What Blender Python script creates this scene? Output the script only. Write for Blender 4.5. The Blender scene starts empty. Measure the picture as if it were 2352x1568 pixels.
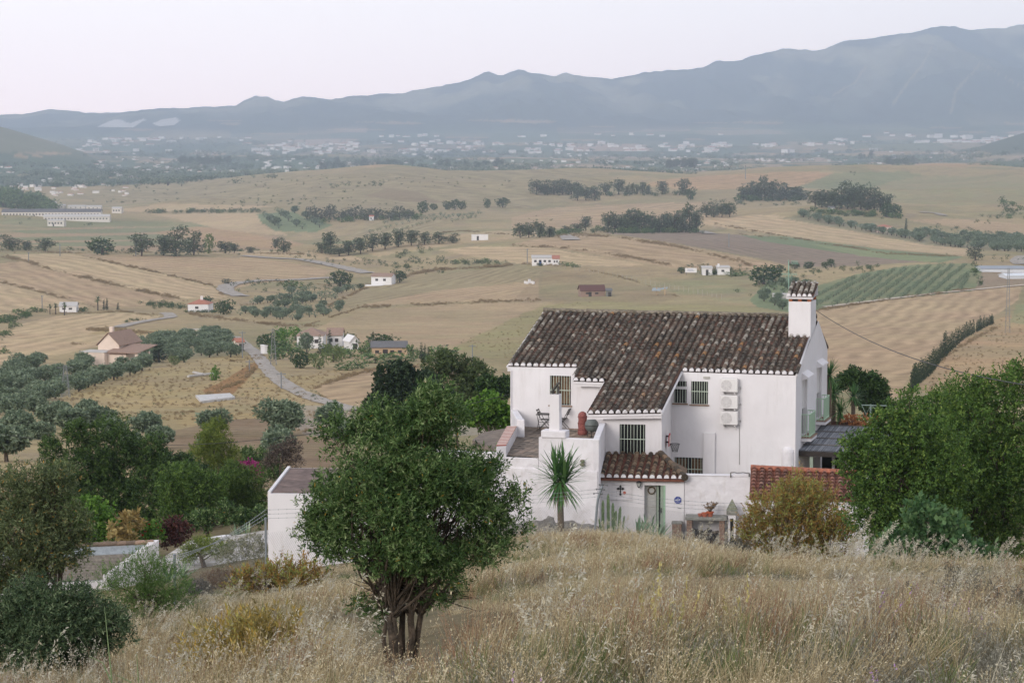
import bpy, math, random
import numpy as np
from mathutils import Vector, Matrix
random.seed(7)
RNG = np.random.default_rng(7)
PI = math.pi
rad = math.radians
SC = bpy.context.scene
COL = SC.collection
# ---------------------------------------------------------------- camera (at the origin, looking along +Y, a little down)
F, CX, CY, HZ = 5553.0, 1176.0, 784.0, 290.0     # focal length and centre in units of a 2352 px wide frame; HZ = eye level row
PITCH = math.atan((CY - HZ) / F)
cd = bpy.data.cameras.new('camera'); cam = bpy.data.objects.new('camera', cd); COL.objects.link(cam)
cam.location = (0, 0, 0); cam.rotation_euler = (PI / 2 - PITCH, 0, 0)
cd.sensor_width = 36.0; cd.lens = 85.0; cd.clip_start = 0.3; cd.clip_end = 60000
SC.camera = cam
# ---------------------------------------------------------------- sky and sun
SUN_EL, SUN_AZ = rad(24), rad(215)      # azimuth clockwise from +Y: low behind the camera, to its left
w = bpy.data.worlds.new('World'); SC.world = w; w.use_nodes = True
nt = w.node_tree; nt.nodes.clear()
def N(t, kind, **kw):
    n = t.nodes.new(kind)
    for k, v in kw.items():
        if k in n.inputs: n.inputs[k].default_value = v
        else: setattr(n, k, v)
    return n
sky = nt.nodes.new('ShaderNodeTexSky'); sky.sky_type = 'NISHITA'; sky.sun_disc = False
sky.sun_elevation = SUN_EL; sky.sun_rotation = SUN_AZ; sky.dust_density = 2.5; sky.air_density = 1.0; sky.altitude = 300
hs = N(nt, 'ShaderNodeHueSaturation', Saturation=0.35, Value=1.0)
tc = nt.nodes.new('ShaderNodeTexCoord'); sx = nt.nodes.new('ShaderNodeSeparateXYZ')
nt.links.new(tc.outputs['Generated'], sx.inputs[0])
cr = nt.nodes.new('ShaderNodeValToRGB'); e = cr.color_ramp.elements
e[0].position = 0.0; e[0].color = (0.30, 0.255, 0.22, 1)
e[1].position = 1.0; e[1].color = (0.80, 0.84, 0.93, 1)
for p_, c_ in ((0.492, (0.34, 0.29, 0.24, 1)), (0.5, (1.1, 1.02, 1.02, 1)), (0.55, (.95, .93, .97, 1)), (0.62, (0.85, 0.86, 0.94, 1))):
    k = e.new(p_); k.color = c_
mr = N(nt, 'ShaderNodeMapRange'); mr.inputs['From Min'].default_value = -1; mr.inputs['From Max'].default_value = 1
nt.links.new(sx.outputs['Z'], mr.inputs['Value']); nt.links.new(mr.outputs[0], cr.inputs[0])
bg1 = N(nt, 'ShaderNodeBackground', Strength=0.10); bg2 = N(nt, 'ShaderNodeBackground', Strength=0.70); ad = nt.nodes.new('ShaderNodeAddShader')
out = nt.nodes.new('ShaderNodeOutputWorld')
nt.links.new(sky.outputs[0], hs.inputs['Color']); nt.links.new(hs.outputs[0], bg1.inputs[0]); 
gr_ = nt.nodes.new('ShaderNodeValToRGB'); e = gr_.color_ramp.elements; e[0].position = .496; e[0].color = (0, 0, 0, 1); e[1].position = .60; e[1].color = (0, 0, 0, 1)   # evening glow low over the mountains, stronger to the left
for p_, c_ in ((.4985, (.70, .50, .46, 1)), (.51, (.68, .52, .48, 1)), (.53, (.66, .56, .48, 1)), (.56, (.3, .28, .26, 1))): k = e.new(p_); k.color = c_
nt.links.new(mr.outputs[0], gr_.inputs[0])
def mrange(src, a, b, c, d): n = N(nt, 'ShaderNodeMapRange'); n.inputs['From Min'].default_value = a; n.inputs['From Max'].default_value = b; n.inputs['To Min'].default_value = c; n.inputs['To Max'].default_value = d; nt.links.new(src, n.inputs['Value']); return n.outputs[0]
fy = mrange(sx.outputs['Y'], .0, .95, .5, 3.9); fx = mrange(sx.outputs['X'], -.3, .3, 1.36, .68); mu_ = N(nt, 'ShaderNodeMath', operation='MULTIPLY'); nt.links.new(fy, mu_.inputs[0]); nt.links.new(fx, mu_.inputs[1])
sc_ = N(nt, 'ShaderNodeVectorMath', operation='SCALE'); nt.links.new(gr_.outputs[0], sc_.inputs[0]); nt.links.new(mu_.outputs[0], sc_.inputs['Scale']); av_ = N(nt, 'ShaderNodeVectorMath', operation='ADD'); nt.links.new(sc_.outputs[0], av_.inputs[0]); nt.links.new(cr.outputs[0], av_.inputs[1]); nt.links.new(av_.outputs[0], bg2.inputs[0])
nt.links.new(bg1.outputs[0], ad.inputs[0]); nt.links.new(bg2.outputs[0], ad.inputs[1]); nt.links.new(ad.outputs[0], out.inputs[0])
ld = bpy.data.lights.new('sun', 'SUN'); ld.energy = 0.9; ld.angle = rad(22); ld.color = (1.0, 0.93, 0.86)
lo = bpy.data.objects.new('sun', ld); COL.objects.link(lo)
sd = Vector((math.sin(SUN_AZ) * math.cos(SUN_EL), math.cos(SUN_AZ) * math.cos(SUN_EL), math.sin(SUN_EL)))
lo.rotation_euler = (-sd).to_track_quat('-Z', 'Y').to_euler(); lo.location = (0, 0, 60)
SC.view_settings.view_transform = 'Standard'; SC.view_settings.look = 'None'; SC.view_settings.exposure = 0.0; SC.view_settings.gamma = 1.0
SC.cycles.use_denoising = True; SC.cycles.max_bounces = 6; SC.cycles.diffuse_bounces = 2; SC.cycles.transparent_max_bounces = 6
SC.cycles.volume_bounces = 2; SC.cycles.use_adaptive_sampling = True; SC.cycles.adaptive_threshold = 0.02
SC.cycles.caustics_reflective = False; SC.cycles.caustics_refractive = False
# ---------------------------------------------------------------- projection helpers
cp, sp_ = math.cos(PITCH), math.sin(PITCH)
def W(x, y, Y):
    """world point seen at frame position (x, y) at ground distance Y"""
    a, b = (x - CX) / F, -(y - CY) / F
    s = Y / (cp + b * sp_)
    return Vector((s * a, Y, s * (-sp_ + b * cp)))
def proj(X, Y, Z):
    d = Y * cp - Z * sp_; u = Y * sp_ + Z * cp
    return CX + F * X / d, CY - F * u / d
def on_plane(x, y, p0, n):
    d = W(x, y, 1.0); t = p0.dot(n) / d.dot(n); return d * t
def srgb(r, g, b):
    f = lambda c: c / 12.92 if c <= 0.04045 else ((c + 0.055) / 1.055) ** 2.4
    return (f(r / 255), f(g / 255), f(b / 255), 1.0)
# ---------------------------------------------------------------- noise
def _h(i, j, s):
    n = (i.astype(np.int64) * 374761393 + j.astype(np.int64) * 668265263 + s * 1442695041) & 0x7fffffff
    n = ((n ^ (n >> 13)) * 1274126177) & 0x7fffffff
    return ((n ^ (n >> 16)) & 0xffff) / 65535.0
def vnoise(x, y, s=0):
    x = np.asarray(x, float); y = np.asarray(y, float)
    i, j = np.floor(x), np.floor(y); u, v = x - i, y - j
    u = u * u * (3 - 2 * u); v = v * v * (3 - 2 * v)
    a = _h(i, j, s); b = _h(i + 1, j, s); c = _h(i, j + 1, s); d = _h(i + 1, j + 1, s)
    return (a * (1 - u) + b * u) * (1 - v) + (c * (1 - u) + d * u) * v
def fbm(x, y, o=4, s=0):
    r, a, t = 0.0, 1.0, 0.0
    for k in range(o):
        r = r + a * vnoise(x * 2 ** k, y * 2 ** k, s + k); t += a; a *= 0.5
    return r / t
def ridged(x, y, o=4, s=0):
    r, a, t = 0.0, 1.0, 0.0
    for k in range(o):
        r = r + a * (1 - np.abs(2 * vnoise(x * 2 ** k, y * 2 ** k, s + k) - 1)); t += a; a *= 0.5
    return r / t
# ---------------------------------------------------------------- terrain heights
TX = np.array([-500, 0, 300, 600, 900, 1200, 1500, 1800, 2100, 2400, 2850], float)
near = [  # distance: heights
 (-30, [1.2]*11), (0, [-1.7]*11),
 (15, [-4.1,-3.9,-3.8,-3.7,-3.6,-3.5,-3.45,-3.4,-3.4,-3.4,-3.4]),
 (27, [-7.5,-7.3,-7.0,-6.6,-6.2,-6.0,-5.85,-5.8,-5.75,-5.75,-5.7]),
 (45, [-10.6,-10.3,-10.0,-9.4,-9.0,-8.6,-8.4,-8.3,-8.3,-8.35,-8.4]),
 (65, [-14.2,-13.7,-13.3,-12.6,-12.0,-11.6,-11.4,-12.2,-12.4,-12.5,-12.5]),
 (80, [-16.6,-16.2,-15.8,-15.1,-14.3,-13.8,-13.6,-14.8,-15.1,-15.2,-15.2]),
 (92, [-18.2,-17.7,-17.2,-16.4,-16.1,-15.9,-15.9,-16.6,-16.9,-16.9,-16.9]),
 (98, [-18.9,-18.4,-18.0,-17.3,-17.0,-16.8,-16.8,-17.3,-17.4,-17.4,-17.4]),
 (106,[-19.8,-19.4,-18.8,-18.1,-17.8,-17.6,-17.4,-17.3,-17.2,-17.3,-17.4]),
 (122,[-21.2,-20.8,-20.0,-19.4,-18.9,-18.6,-18.4,-18.2,-18.2,-18.4,-18.8])]
far = [  # distance: frame rows
 (150, [1110]*6 + [1090]*5), (200, [1035]*6 + [1020]*5), (260, [968]*11), (330, [912]*11), (400, [870]*7+[868]*4),
 (500, [820,820,818,815,818,815,812,808,806,806,806]), (600, [783,782,780,778,778,774,765,760,757,755,755]),
 (700, [748,746,745,745,742,735,722,716,712,712,712]), (850, [690,690,690,690,686,680,672,664,656,652,650]),
 (1000,[636,634,632,632,630,622,618,614,610,606,606]), (1150,[594,592,590,592,588,572,568,570,568,566,564]),
 (1250,[582,580,578,578,560,546,545,548,548,545,543]), (1350,[590,588,585,580,556,545,536,536,530,526,524]),
 (1500,[572,570,568,560,548,536,526,520,508,502,500]), (1650,[545,543,540,538,524,520,505,496,484,478,476]),
 (1800,[520,517,514,512,500,498,485,472,460,455,452]), (2000,[492,491,489,486,476,470,450,438,430,425,422]),
 (2300,[470,468,462,448,436,430,414,404,404,404,402]), (2600,[456,452,438,414,394,392,402,393,400,404,402]),
 (3000,[440,437,428,404,398,396,400,398,396,396,396]), (3600,[420,417,412,400,396,396,394,392,388,386,386]),
 (4500,[396,394,392,386,384,384,382,380,377,375,375]), (6000,[366,364,362,360,360,360,360,358,356,355,355]),
 (8000,[338,336,335,334,334,334,332,328,322,318,318]), (9500,[308,308,308,306,300,298,294,286,280,278,278]),
 (13500,[288]*11)]
TY = np.array([r[0] for r in near] + [r[0] for r in far], float)
TZ = np.array([r[1] for r in near] + [[(HZ - v) / F * r[0] for v in r[1]] for r in far])
GX = np.linspace(-500, 2850, 135)
GS = lambda Y: np.log(np.maximum(Y, -39) + 40.0)
GY = np.linspace(GS(-30), GS(13500), 420)
_t = np.array([np.interp(GX, TX, r) for r in TZ])
_g = np.array([np.interp(np.exp(GY) - 40, TY, _t[:, i]) for i in range(len(GX))]).T
def _blur(a, s, ax):
    r = int(3 * s); k = np.exp(-0.5 * (np.arange(-r, r + 1) / s) ** 2); k /= k.sum()
    return np.apply_along_axis(lambda v: np.convolve(np.pad(v, r, mode='edge'), k, 'valid'), ax, a)
_g = _blur(_blur(_g, 4.0, 1), 2.0, 0)
RIDGE = [(-500,262),(0,263),(60,262),(120,252),(165,256),(235,263),(300,256),(370,250),(430,251),(480,246),(530,244),(545,244),(570,230),(590,221),(605,223),(620,221),(640,232),(655,238),(675,228),(700,222),(730,227),(780,232),(800,224),(850,221),(880,216),(925,217),(950,211),(1000,202),(1050,192),(1085,181),(1110,170),(1122,167),(1135,171),(1150,173),(1175,166),(1190,163),(1215,168),(1240,170),(1275,177),(1300,169),(1330,175),(1380,181),(1405,185),(1430,178),(1480,169),(1500,165),(1560,163),(1610,155),(1640,143),(1700,139),(1760,122),(1790,113),(1820,114),(1870,118),(1890,113),(1930,96),(1975,90),(2030,88),(2080,77),(2130,66),(2180,64),(2220,70),(2260,67),(2300,68),(2352,56),(2500,50),(2850,70)]
RX = np.array([r[0] for r in RIDGE], float); RY = np.array([r[1] for r in RIDGE], float)
LH = (np.array([-900,-300,0,40,100,150,200,260], float), np.array([300,286,289,300,318,333,352,380], float))
RH = (np.array([2150,2220,2270,2352,2500,2700], float), np.array([385,345,328,303,285,300], float))
def base_z(sxx, Y):
    gx = np.clip((sxx - GX[0]) / (GX[1] - GX[0]), 0, len(GX) - 1.001); gy = np.clip((GS(Y) - GY[0]) / (GY[1] - GY[0]), 0, len(GY) - 1.001)
    i = gx.astype(int); j = gy.astype(int); u = gx - i; v = gy - j
    return (_g[j, i] * (1 - u) + _g[j, i + 1] * u) * (1 - v) + (_g[j + 1, i] * (1 - u) + _g[j + 1, i + 1] * u) * v
def sst(a, b, x):
    t = np.clip((x - a) / (b - a), 0, 1); return t * t * (3 - 2 * t)
def zf(X, Y, detail=True):
    X = np.asarray(X, float); Y = np.asarray(Y, float)
    s = CX + F * X / (np.maximum(Y, 0) + 3.0) * (1 + 3.0 / np.maximum(Y, 12.0)) * 0.998
    z = base_z(s, Y)
    if detail:
        a = np.where(Y < 120, 0.10, np.where(Y < 400, 0.35, np.minimum(0.0009 * Y, 2.2)))
        L = np.where(Y < 120, 6.0, np.where(Y < 400, 22.0, 70.0 + Y * 0.03))
        n1 = fbm(X / 6.0, Y / 6.0, 3, 11); n2 = fbm(X / 25.0, Y / 25.0, 3, 12); n3 = fbm(X / 130.0, Y / 220.0, 3, 13); n4 = fbm(X / 420.0, Y / 500.0, 3, 14); n5 = fbm(X / 240.0 + 3.7, Y / 340.0 + 1.3, 2, 15)
        w1 = 1 - sst(90, 130, Y); w2 = sst(110, 170, Y) * (1 - sst(500, 900, Y)); w3 = sst(350, 700, Y)
        z = z + w1 * 0.22 * (n1 - .5) + w2 * 0.4 * (n2 - .5) + w3 * (n3 - .5) * np.minimum(Y * .0055, 10) + sst(2600, 4500, Y) * (n4 - .5) * 26 + sst(620, 1000, Y) * (1 - sst(3000, 4200, Y)) * np.minimum(Y * .019, 27) * (n5 - .5)
    # distant low hills on both sides and the mountain range
    zl = (HZ - np.interp(s, *LH)) / F * 5200; k = np.exp(-((Y - 5200) / 650.0) ** 2) * (s < 260)
    z = np.where(k * (s < 260) > 0.002, z * (1 - k) + np.maximum(zl, z) * k + k * (1 - k) * 60 * (fbm(X / 160, Y / 160, 3, 31) - .5), z)
    zr = (HZ - np.interp(s, *RH)) / F * 5600; k = np.exp(-((Y - 5600) / 600.0) ** 2) * (s > 2150)
    z = z * (1 - k) + np.maximum(zr, z) * k
    zc = (HZ - np.interp(s, RX, RY)) / F * 12200
    t = np.clip((Y - 9300) / 2900.0, 0, 1)
    fall = 1 - sst(12200, 15500, Y) * 0.8
    r = ridged(X / 700 + 0.5 * t, Y / 3600, 5, 21) - .62; r2 = fbm(X / 260, Y / 260, 4, 22) - .5
    zm = z + (zc - z) * (t ** 1.25) + (zc + 90) * (r * 1.15 + r2 * .3) * (t * (1 - t)) * 2.4
    zm = zm + np.where(t > .97, 22 * (fbm(X / 60, Y / 200, 4, 5) - .5), 0)
    return np.where(Y > 9300, zm * fall, z)
# ground hit of a viewing ray
_ys = np.exp(np.linspace(math.log(4), math.log(15000), 2600))
def at(x, y, ymin=4.0):
    a = (x - CX) / F; b = -(y - CY) / F; s = _ys / (cp + b * sp_)
    X = s * a; Z = s * (-sp_ + b * cp); g = zf(X, _ys)
    m = (Z <= g) & (_ys >= ymin)
    i = int(np.argmax(m)) if m.any() else len(_ys) - 1
    if i > 0 and m.any():
        d0 = Z[i-1] - g[i-1]; d1 = g[i] - Z[i]; t = max(0, min(1, d0 / (d0 + d1 + 1e-9)))
        Yv = _ys[i-1] * (1 - t) + _ys[i] * t
    else: Yv = _ys[i]
    Xv = a * Yv / (cp + b * sp_)
    return Vector((Xv, Yv, float(zf(Xv, Yv))))
def gz(x, y): return float(zf(x, y))
# ---------------------------------------------------------------- mesh helpers
def link(o, parent=None):
    COL.objects.link(o)
    if parent is not None: o.parent = parent
    return o
def tag(o, label=None, cat=None, group=None, kind=None):
    if label: o['label'] = label
    if cat: o['category'] = cat
    if group: o['group'] = group
    if kind: o['kind'] = kind
    return o
def np_mesh(name, V, Fc, mats=(), tint=None, smooth=False, midx=None, nper=4):
    """mesh from arrays; Fc (n, nper); tint per face -> point attribute"""
    m = bpy.data.meshes.new(name); V = np.asarray(V, np.float32); Fc = np.asarray(Fc, np.int32)
    m.vertices.add(len(V)); m.vertices.foreach_set('co', V.ravel())
    n = len(Fc); m.loops.add(n * nper); m.loops.foreach_set('vertex_index', Fc.ravel())
    m.polygons.add(n); m.polygons.foreach_set('loop_start', np.arange(0, n * nper, nper, dtype=np.int32))
    try: m.polygons.foreach_set('loop_total', np.full(n, nper, np.int32))
    except Exception: pass
    if smooth: m.polygons.foreach_set('use_smooth', np.ones(n, bool))
    if midx is not None: m.polygons.foreach_set('material_index', np.asarray(midx, np.int32))
    if tint is not None:
        a = m.attributes.new('tint', 'FLOAT', 'POINT'); a.data.foreach_set('value', np.asarray(tint, np.float32))
    m.update(calc_edges=True)
    for mt in mats: m.materials.append(mt)
    return m
# ---------------------------------------------------------------- materials
MATS = {}
def mat(name, col, rough=0.85, var=0.12, scale=3.0, bump=0.0, bscale=None, metal=0.0, col2=None, tint=None, tint_cols=None, spec=0.3, trans=0.0, dist=0.0):
    """general material: base colour with soft noise mottling, optional 'tint' attribute ramp"""
    if name in MATS: return MATS[name]
    m = bpy.data.materials.new(name); m.use_nodes = True; t = m.node_tree; L = t.links
    b = t.nodes['Principled BSDF']; b.inputs['Roughness'].default_value = rough; b.inputs['Metallic'].default_value = metal
    b.inputs['Specular IOR Level'].default_value = spec
    g = N(t, 'ShaderNodeNewGeometry'); nz = N(t, 'ShaderNodeTexNoise', Scale=scale, Detail=4.0, Roughness=0.6)
    L.new(g.outputs['Position'], nz.inputs['Vector'])
    if tint_cols:
        at_ = N(t, 'ShaderNodeAttribute'); at_.attribute_name = 'tint'
        c = t.nodes.new('ShaderNodeValToRGB'); els = c.color_ramp.elements
        els[0].position = tint_cols[0][0]; els[0].color = tint_cols[0][1]; els[1].position = tint_cols[-1][0]; els[1].color = tint_cols[-1][1]
        for p_, cc in tint_cols[1:-1]: q = els.new(p_); q.color = cc
        L.new(at_.outputs['Fac'], c.inputs[0]); base = c.outputs[0]
    else:
        mx0 = N(t, 'ShaderNodeMix', data_type='RGBA'); mx0.inputs[6].default_value = col; mx0.inputs[7].default_value = col2 or col
        r = t.nodes.new('ShaderNodeValToRGB'); r.color_ramp.elements[0].position = .38; r.color_ramp.elements[1].position = .62
        L.new(nz.outputs[0], r.inputs[0]); L.new(r.outputs[0], mx0.inputs[0]); base = mx0.outputs[2]
    mm = N(t, 'ShaderNodeMapRange'); mm.inputs['From Min'].default_value = .3; mm.inputs['From Max'].default_value = .7
    mm.inputs['To Min'].default_value = 1 - var; mm.inputs['To Max'].default_value = 1 + var
    nz2 = N(t, 'ShaderNodeTexNoise', Scale=scale * 3.7, Detail=3.0); L.new(g.outputs['Position'], nz2.inputs['Vector'])
    L.new(nz2.outputs[0], mm.inputs['Value'])
    mu = N(t, 'ShaderNodeVectorMath', operation='SCALE'); L.new(base, mu.inputs[0]); L.new(mm.outputs[0], mu.inputs['Scale'])
    L.new(mu.outputs[0], b.inputs['Base Color'])
    if bump > 0:
        nb = N(t, 'ShaderNodeTexNoise', Scale=bscale or scale * 6, Detail=4.0); L.new(g.outputs['Position'], nb.inputs['Vector'])
        bp = N(t, 'ShaderNodeBump', Strength=bump, Distance=dist or 0.03); L.new(nb.outputs[0], bp.inputs['Height']); L.new(bp.outputs[0], b.inputs['Normal'])
    if trans > 0:
        tr = t.nodes.new('ShaderNodeBsdfTranslucent'); L.new(mu.outputs[0], tr.inputs[0]); ms = N(t, 'ShaderNodeMixShader'); ms.inputs[0].default_value = trans
        o = t.nodes['Material Output']; L.new(b.outputs[0], ms.inputs[1]); L.new(tr.outputs[0], ms.inputs[2]); L.new(ms.outputs[0], o.inputs[0])
    MATS[name] = m
    return m
# ================================================================ the ground: one sheet from behind the camera to the mountains
def build_ground():
    # distances: a fine step where one frame row is crossed
    ys = [-25.0, -15, -8, -3, 0, 3, 6]
    y = 8.0
    while y < 9300:
        if y < 120: st = max(0.25, y * y * 0.0032 / 14)
        elif y < 700: st = y * 0.0052
        elif y < 3200: st = y * 0.0058
        else: st = y * 0.0085
        y += st; ys.append(y)
    while y < 12400: y += 34; ys.append(y)
    while y < 13300: y += 150; ys.append(y)
    ys = np.array(ys)
    inner = np.linspace(-520, 2870, 820)
    lo_ = CX - F * np.tan(np.radians(np.array([75, 60, 48, 38, 30, 24, 20, 18])))
    hi_ = CX + F * np.tan(np.radians(np.array([18, 20, 24, 30, 38, 48, 60, 75])))
    cs = np.concatenate([lo_, inner, hi_])
    S, Yg = np.meshgrid(cs, ys)
    X = (S - CX) / F * (np.maximum(Yg, 0) + 6.0)
    Z = zf(X, Yg)
    nr, nc = Z.shape
    V = np.stack([X, Yg, Z], -1).reshape(-1, 3)
    i = np.arange((nr - 1) * nc).reshape(nr - 1, nc)[:, :-1].ravel()
    Fc = np.stack([i, i + 1, i + nc + 1, i + nc], 1)
    # ---- what grows where, painted per vertex
    d = Yg * cp - Z * sp_; d = np.maximum(d, 1.0)
    px = CX + F * X / d; py = CY - F * (Yg * sp_ + Z * cp) / d
    px = px.ravel(); py = py.ravel(); Yv = Yg.ravel(); Xv = X.ravel(); Zv = Z.ravel()
    # wobble borders a little so fields do not look ruled
    wob = np.minimum(9, 2500 / np.maximum(Yv, 50)) * 1.0
    pxw = px + wob * (fbm(Xv / (Yv * .02 + 2), Yv / (Yv * .03 + 2), 2, 3) - .5) * 2
    pyw = py + wob * .45 * (fbm(Xv / (Yv * .02 + 2), Yv / (Yv * .03 + 2), 2, 4) - .5) * 2
    n = len(px)
    C = np.empty((n, 3)); ST = np.zeros((n, 3))
    def rgb(c): return np.array(srgb(*c)[:3]) * .9
    nA = fbm(Xv / 40, Yv / 60, 4, 41); nB = fbm(Xv / 9, Yv / 12, 3, 42); nC = fbm(Xv / 300, Yv / 500, 4, 43)
    dry, ggrass, olive, scrub, brown = rgb((170, 150, 116)), rgb((152, 141, 107)), rgb((112, 122, 92)), rgb((86, 100, 78)), rgb((148, 132, 112))
    t = sst(.46, .70, nA)[:, None]; C[:] = dry * (1 - t) + ggrass * t
    t = sst(.58, .75, nB)[:, None] * .5; C[:] = C * (1 - t) + brown * t
    # far plain: patchwork of orchards, scrub and bare plots
    cell = 260.0
    qx = Xv / cell + .6 * vnoise(Xv / 500, Yv / 900, 51); qy = Yv / (cell * 2.0) + .6 * vnoise(Xv / 600, Yv / 700, 52)
    hsh = _h(np.floor(qx), np.floor(qy), 77); pal = np.array([rgb(c) for c in [(104,116,92),(90,104,84),(118,124,96),(150,138,112),(96,110,86),(112,118,94),(176,152,130),(84,98,80)]])
    P = pal[(hsh * 7.99).astype(int)]; k = sst(2900, 3600, Yv)[:, None]
    t2 = sst(.5, .62, nC)[:, None] * .6; P = P * (1 - t2) + scrub * t2
    C[:] = C * (1 - k) + P * k
    # mountains
    mk = sst(9200, 9700, Yv)[:, None]; mt_ = rgb((66, 80, 66)) ; ml = rgb((186, 176, 144)); tt = sst(.44, .62, fbm(Xv / 240, Yv / 700, 6, 61))[:, None] * sst(9900, 11500, Yv)[:, None] * .5
    C[:] = C * (1 - mk) + (mt_ * (1 - tt) + ml * tt) * mk
    C *= 1 + mk * .8 * (fbm(Xv / 55, Yv / 160, 5, 63) - .5)[:, None]
    kl = (np.exp(-((Yv - 5200) / 650.0) ** 2) > .25) & (px < 235) & (py < 350)
    C[kl] = rgb((126, 126, 100)); kr = (np.exp(-((Yv - 5600) / 600.0) ** 2) > .2) & (px > 2190) & (py < 352); C[kr] = rgb((92, 100, 82))
    def inside(poly, wb=True):
        xs, yy = (pxw, pyw) if wb else (px, py)
        P_ = np.array(poly, float); m = (px > P_[:, 0].min() - 12) & (px < P_[:, 0].max() + 12) & (py > P_[:, 1].min() - 12) & (py < P_[:, 1].max() + 12)
        idx = np.nonzero(m)[0]; a = xs[idx]; b = yy[idx]; c = np.zeros(len(idx), bool)
        for q in range(len(P_)):
            x1, y1 = P_[q]; x2, y2 = P_[(q + 1) % len(P_)]
            if y1 == y2: continue
            c ^= ((y1 > b) != (y2 > b)) & (a < (x2 - x1) * (b - y1) / (y2 - y1) + x1)
        return idx[c]
    K = {'stub': (180,154,123), 'stub2': (190,165,131), 'stub3': (172,147,118), 'plough': (148,130,113), 'dry': (176,153,112), 'past': (160,144,112), 'yel': (158,146,106),
         'green': (128,136,102), 'grn2': (142,147,108), 'org': (182,150,116), 'soil': (140,119,96), 'red': (150,108,72), 'oliveground': (150,140,112), 'pale': (206,198,190), 'gravel': (170,160,150)}
    def field(poly, key, stripe=0, wl=6.0, y0=0, y1=1e9, mix=1.0, wb=True, mott=.0):
        """stripe: two frame points giving the working direction"""
        idx = inside(poly, wb); idx = idx[(Yv[idx] > y0) & (Yv[idx] < y1)]
        if len(idx) == 0: return
        m = mix
        if mott: m = (mix * (1 - mott * sst(.42, .62, fbm(Xv[idx] / 14, Yv[idx] / 18, 3, 81))))[:, None]
        C[idx] = C[idx] * (1 - m) + rgb(K[key]) * m
        if stripe:
            a, b = at(*stripe[0]), at(*stripe[1]); v = Vector((b.x - a.x, b.y - a.y)).normalized()
            ST[idx] = (-v.y / wl, v.x / wl, 1.0)
        else: ST[idx] = 0
    # far
    field([(60,318),(380,312),(760,300),(760,318),(420,332),(150,336)], 'past', mix=.25)
    for q in range(46):
        x = RNG.uniform(0, 2352); y = 352 + 60 * RNG.random() ** 1.3; ww = RNG.uniform(25, 110); hh = RNG.uniform(1.5, 6)
        field([(x-ww,y),(x-ww*.6,y-hh),(x+ww*.7,y-hh*.8),(x+ww,y+hh*.3),(x+ww*.2,y+hh)], RNG.choice(['stub','org','past','stub3','stub']), y0=2700, mix=.75)
    for q in range(40):
        x = RNG.uniform(250, 2352); y = 275 + 75 * RNG.random(); ww = RNG.uniform(20, 80); hh = RNG.uniform(1, 4)
        field([(x-ww,y),(x-ww*.6,y-hh),(x+ww*.7,y-hh*.8),(x+ww,y+hh*.3),(x+ww*.2,y+hh)], 'org', y0=5500, y1=10500, mix=.6)
    for pl in ([(222,292),(262,274),(275,275),(300,284),(330,272),(335,275),(305,293)], [(350,284),(372,274),(405,270),(414,277),(400,288),(365,290)]):
        field(pl, 'pale', y0=9000)
    for ln in ([(2142,105),(2118,150),(2085,190),(2050,243)], [(2252,148),(2222,180),(2195,210),(2184,262)], [(2240,143),(2275,158),(2310,180),(2352,200),(2360,204)], [(1990,150),(1965,190),(1910,222)]):
        for a, b in zip(ln[:-1], ln[1:]): field([(a[0]-3.2,a[1]),(a[0]+3.2,a[1]),(b[0]+3.2,b[1]),(b[0]-3.2,b[1])], 'past', y0=8500, mix=.7)
    # middle distance
    big = [(110,456),(280,426),(550,406),(760,398),(900,391),(1060,382),(1200,386),(1400,396),(1400,440),(1176,486),(950,470),(700,470),(400,465)]
    field(big, 'past', ((200,450),(600,440)), 34, y0=1300)
    field([(410,470),(560,458),(760,462),(900,470),(1100,486),(760,490),(430,484)], 'past', y0=1300)
    field([(840,450),(890,432),(960,440),(1010,465),(920,462)], 'soil', y0=1300, mix=.55)
    field([(255,482),(380,468),(520,470),(640,474),(500,482),(300,486)], 'stub2', y0=1300)
    field([(1476,426),(1516,413),(1660,401),(1841,393),(1916,396),(1826,436),(1560,434)], 'org', ((1500,425),(1900,400)), 14, y0=1200)
    field([(1476,434),(1826,436),(1700,468),(1400,470)], 'past', y0=1200, mix=.6)
    field([(1826,430),(1916,398),(2080,394),(2126,403),(2000,432),(1960,440)], 'green', y0=1200, mix=.6)
    field([(1996,433),(2050,416),(2126,403),(2352,406),(2400,410),(2400,468),(2200,472),(2050,465)], 'past', ((2050,420),(2352,440)), 25, y0=1100, mix=1)
    field([(1996,433),(2050,416),(2126,403),(2352,406),(2400,410),(2400,468),(2200,472),(2050,465)], 'grn2', y0=1100, mix=.35, mott=.8)
    field([(1176,500),(1260,478),(1376,471),(1626,463),(1696,491),(1650,505),(1450,512),(1300,525),(1176,525)], 'stub', ((1200,500),(1600,480)), 20, y0=1000)
    field([(0,505),(60,500),(160,510),(260,508),(460,510),(480,500),(640,488),(640,500),(470,520),(120,524),(0,515)], 'green', y0=1300, mix=.5)
    field([(0,542),(120,524),(280,521),(420,520),(560,524),(700,560),(640,575),(0,578)], 'stub3', y0=1250)
    for a in (530, 546, 560):
        field([(20,a),(220,a-4),(400,a-9),(480,a-14),(430,a+1),(240,a+6),(60,a+7)], 'green', y0=1250, mix=.75)
    field([(345,491),(590,489),(612,516),(665,541),(520,530),(430,508),(390,500)], 'stub2', y0=1250)
    field([(350,535),(450,519),(560,533),(640,552),(700,562),(640,572),(500,560)], 'org', y0=1250, mix=.8)
    field([(590,491),(675,486),(700,500),(765,516),(725,533),(630,531),(600,511)], 'green', ((600,511),(725,500)), 9, y0=1100)
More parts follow.
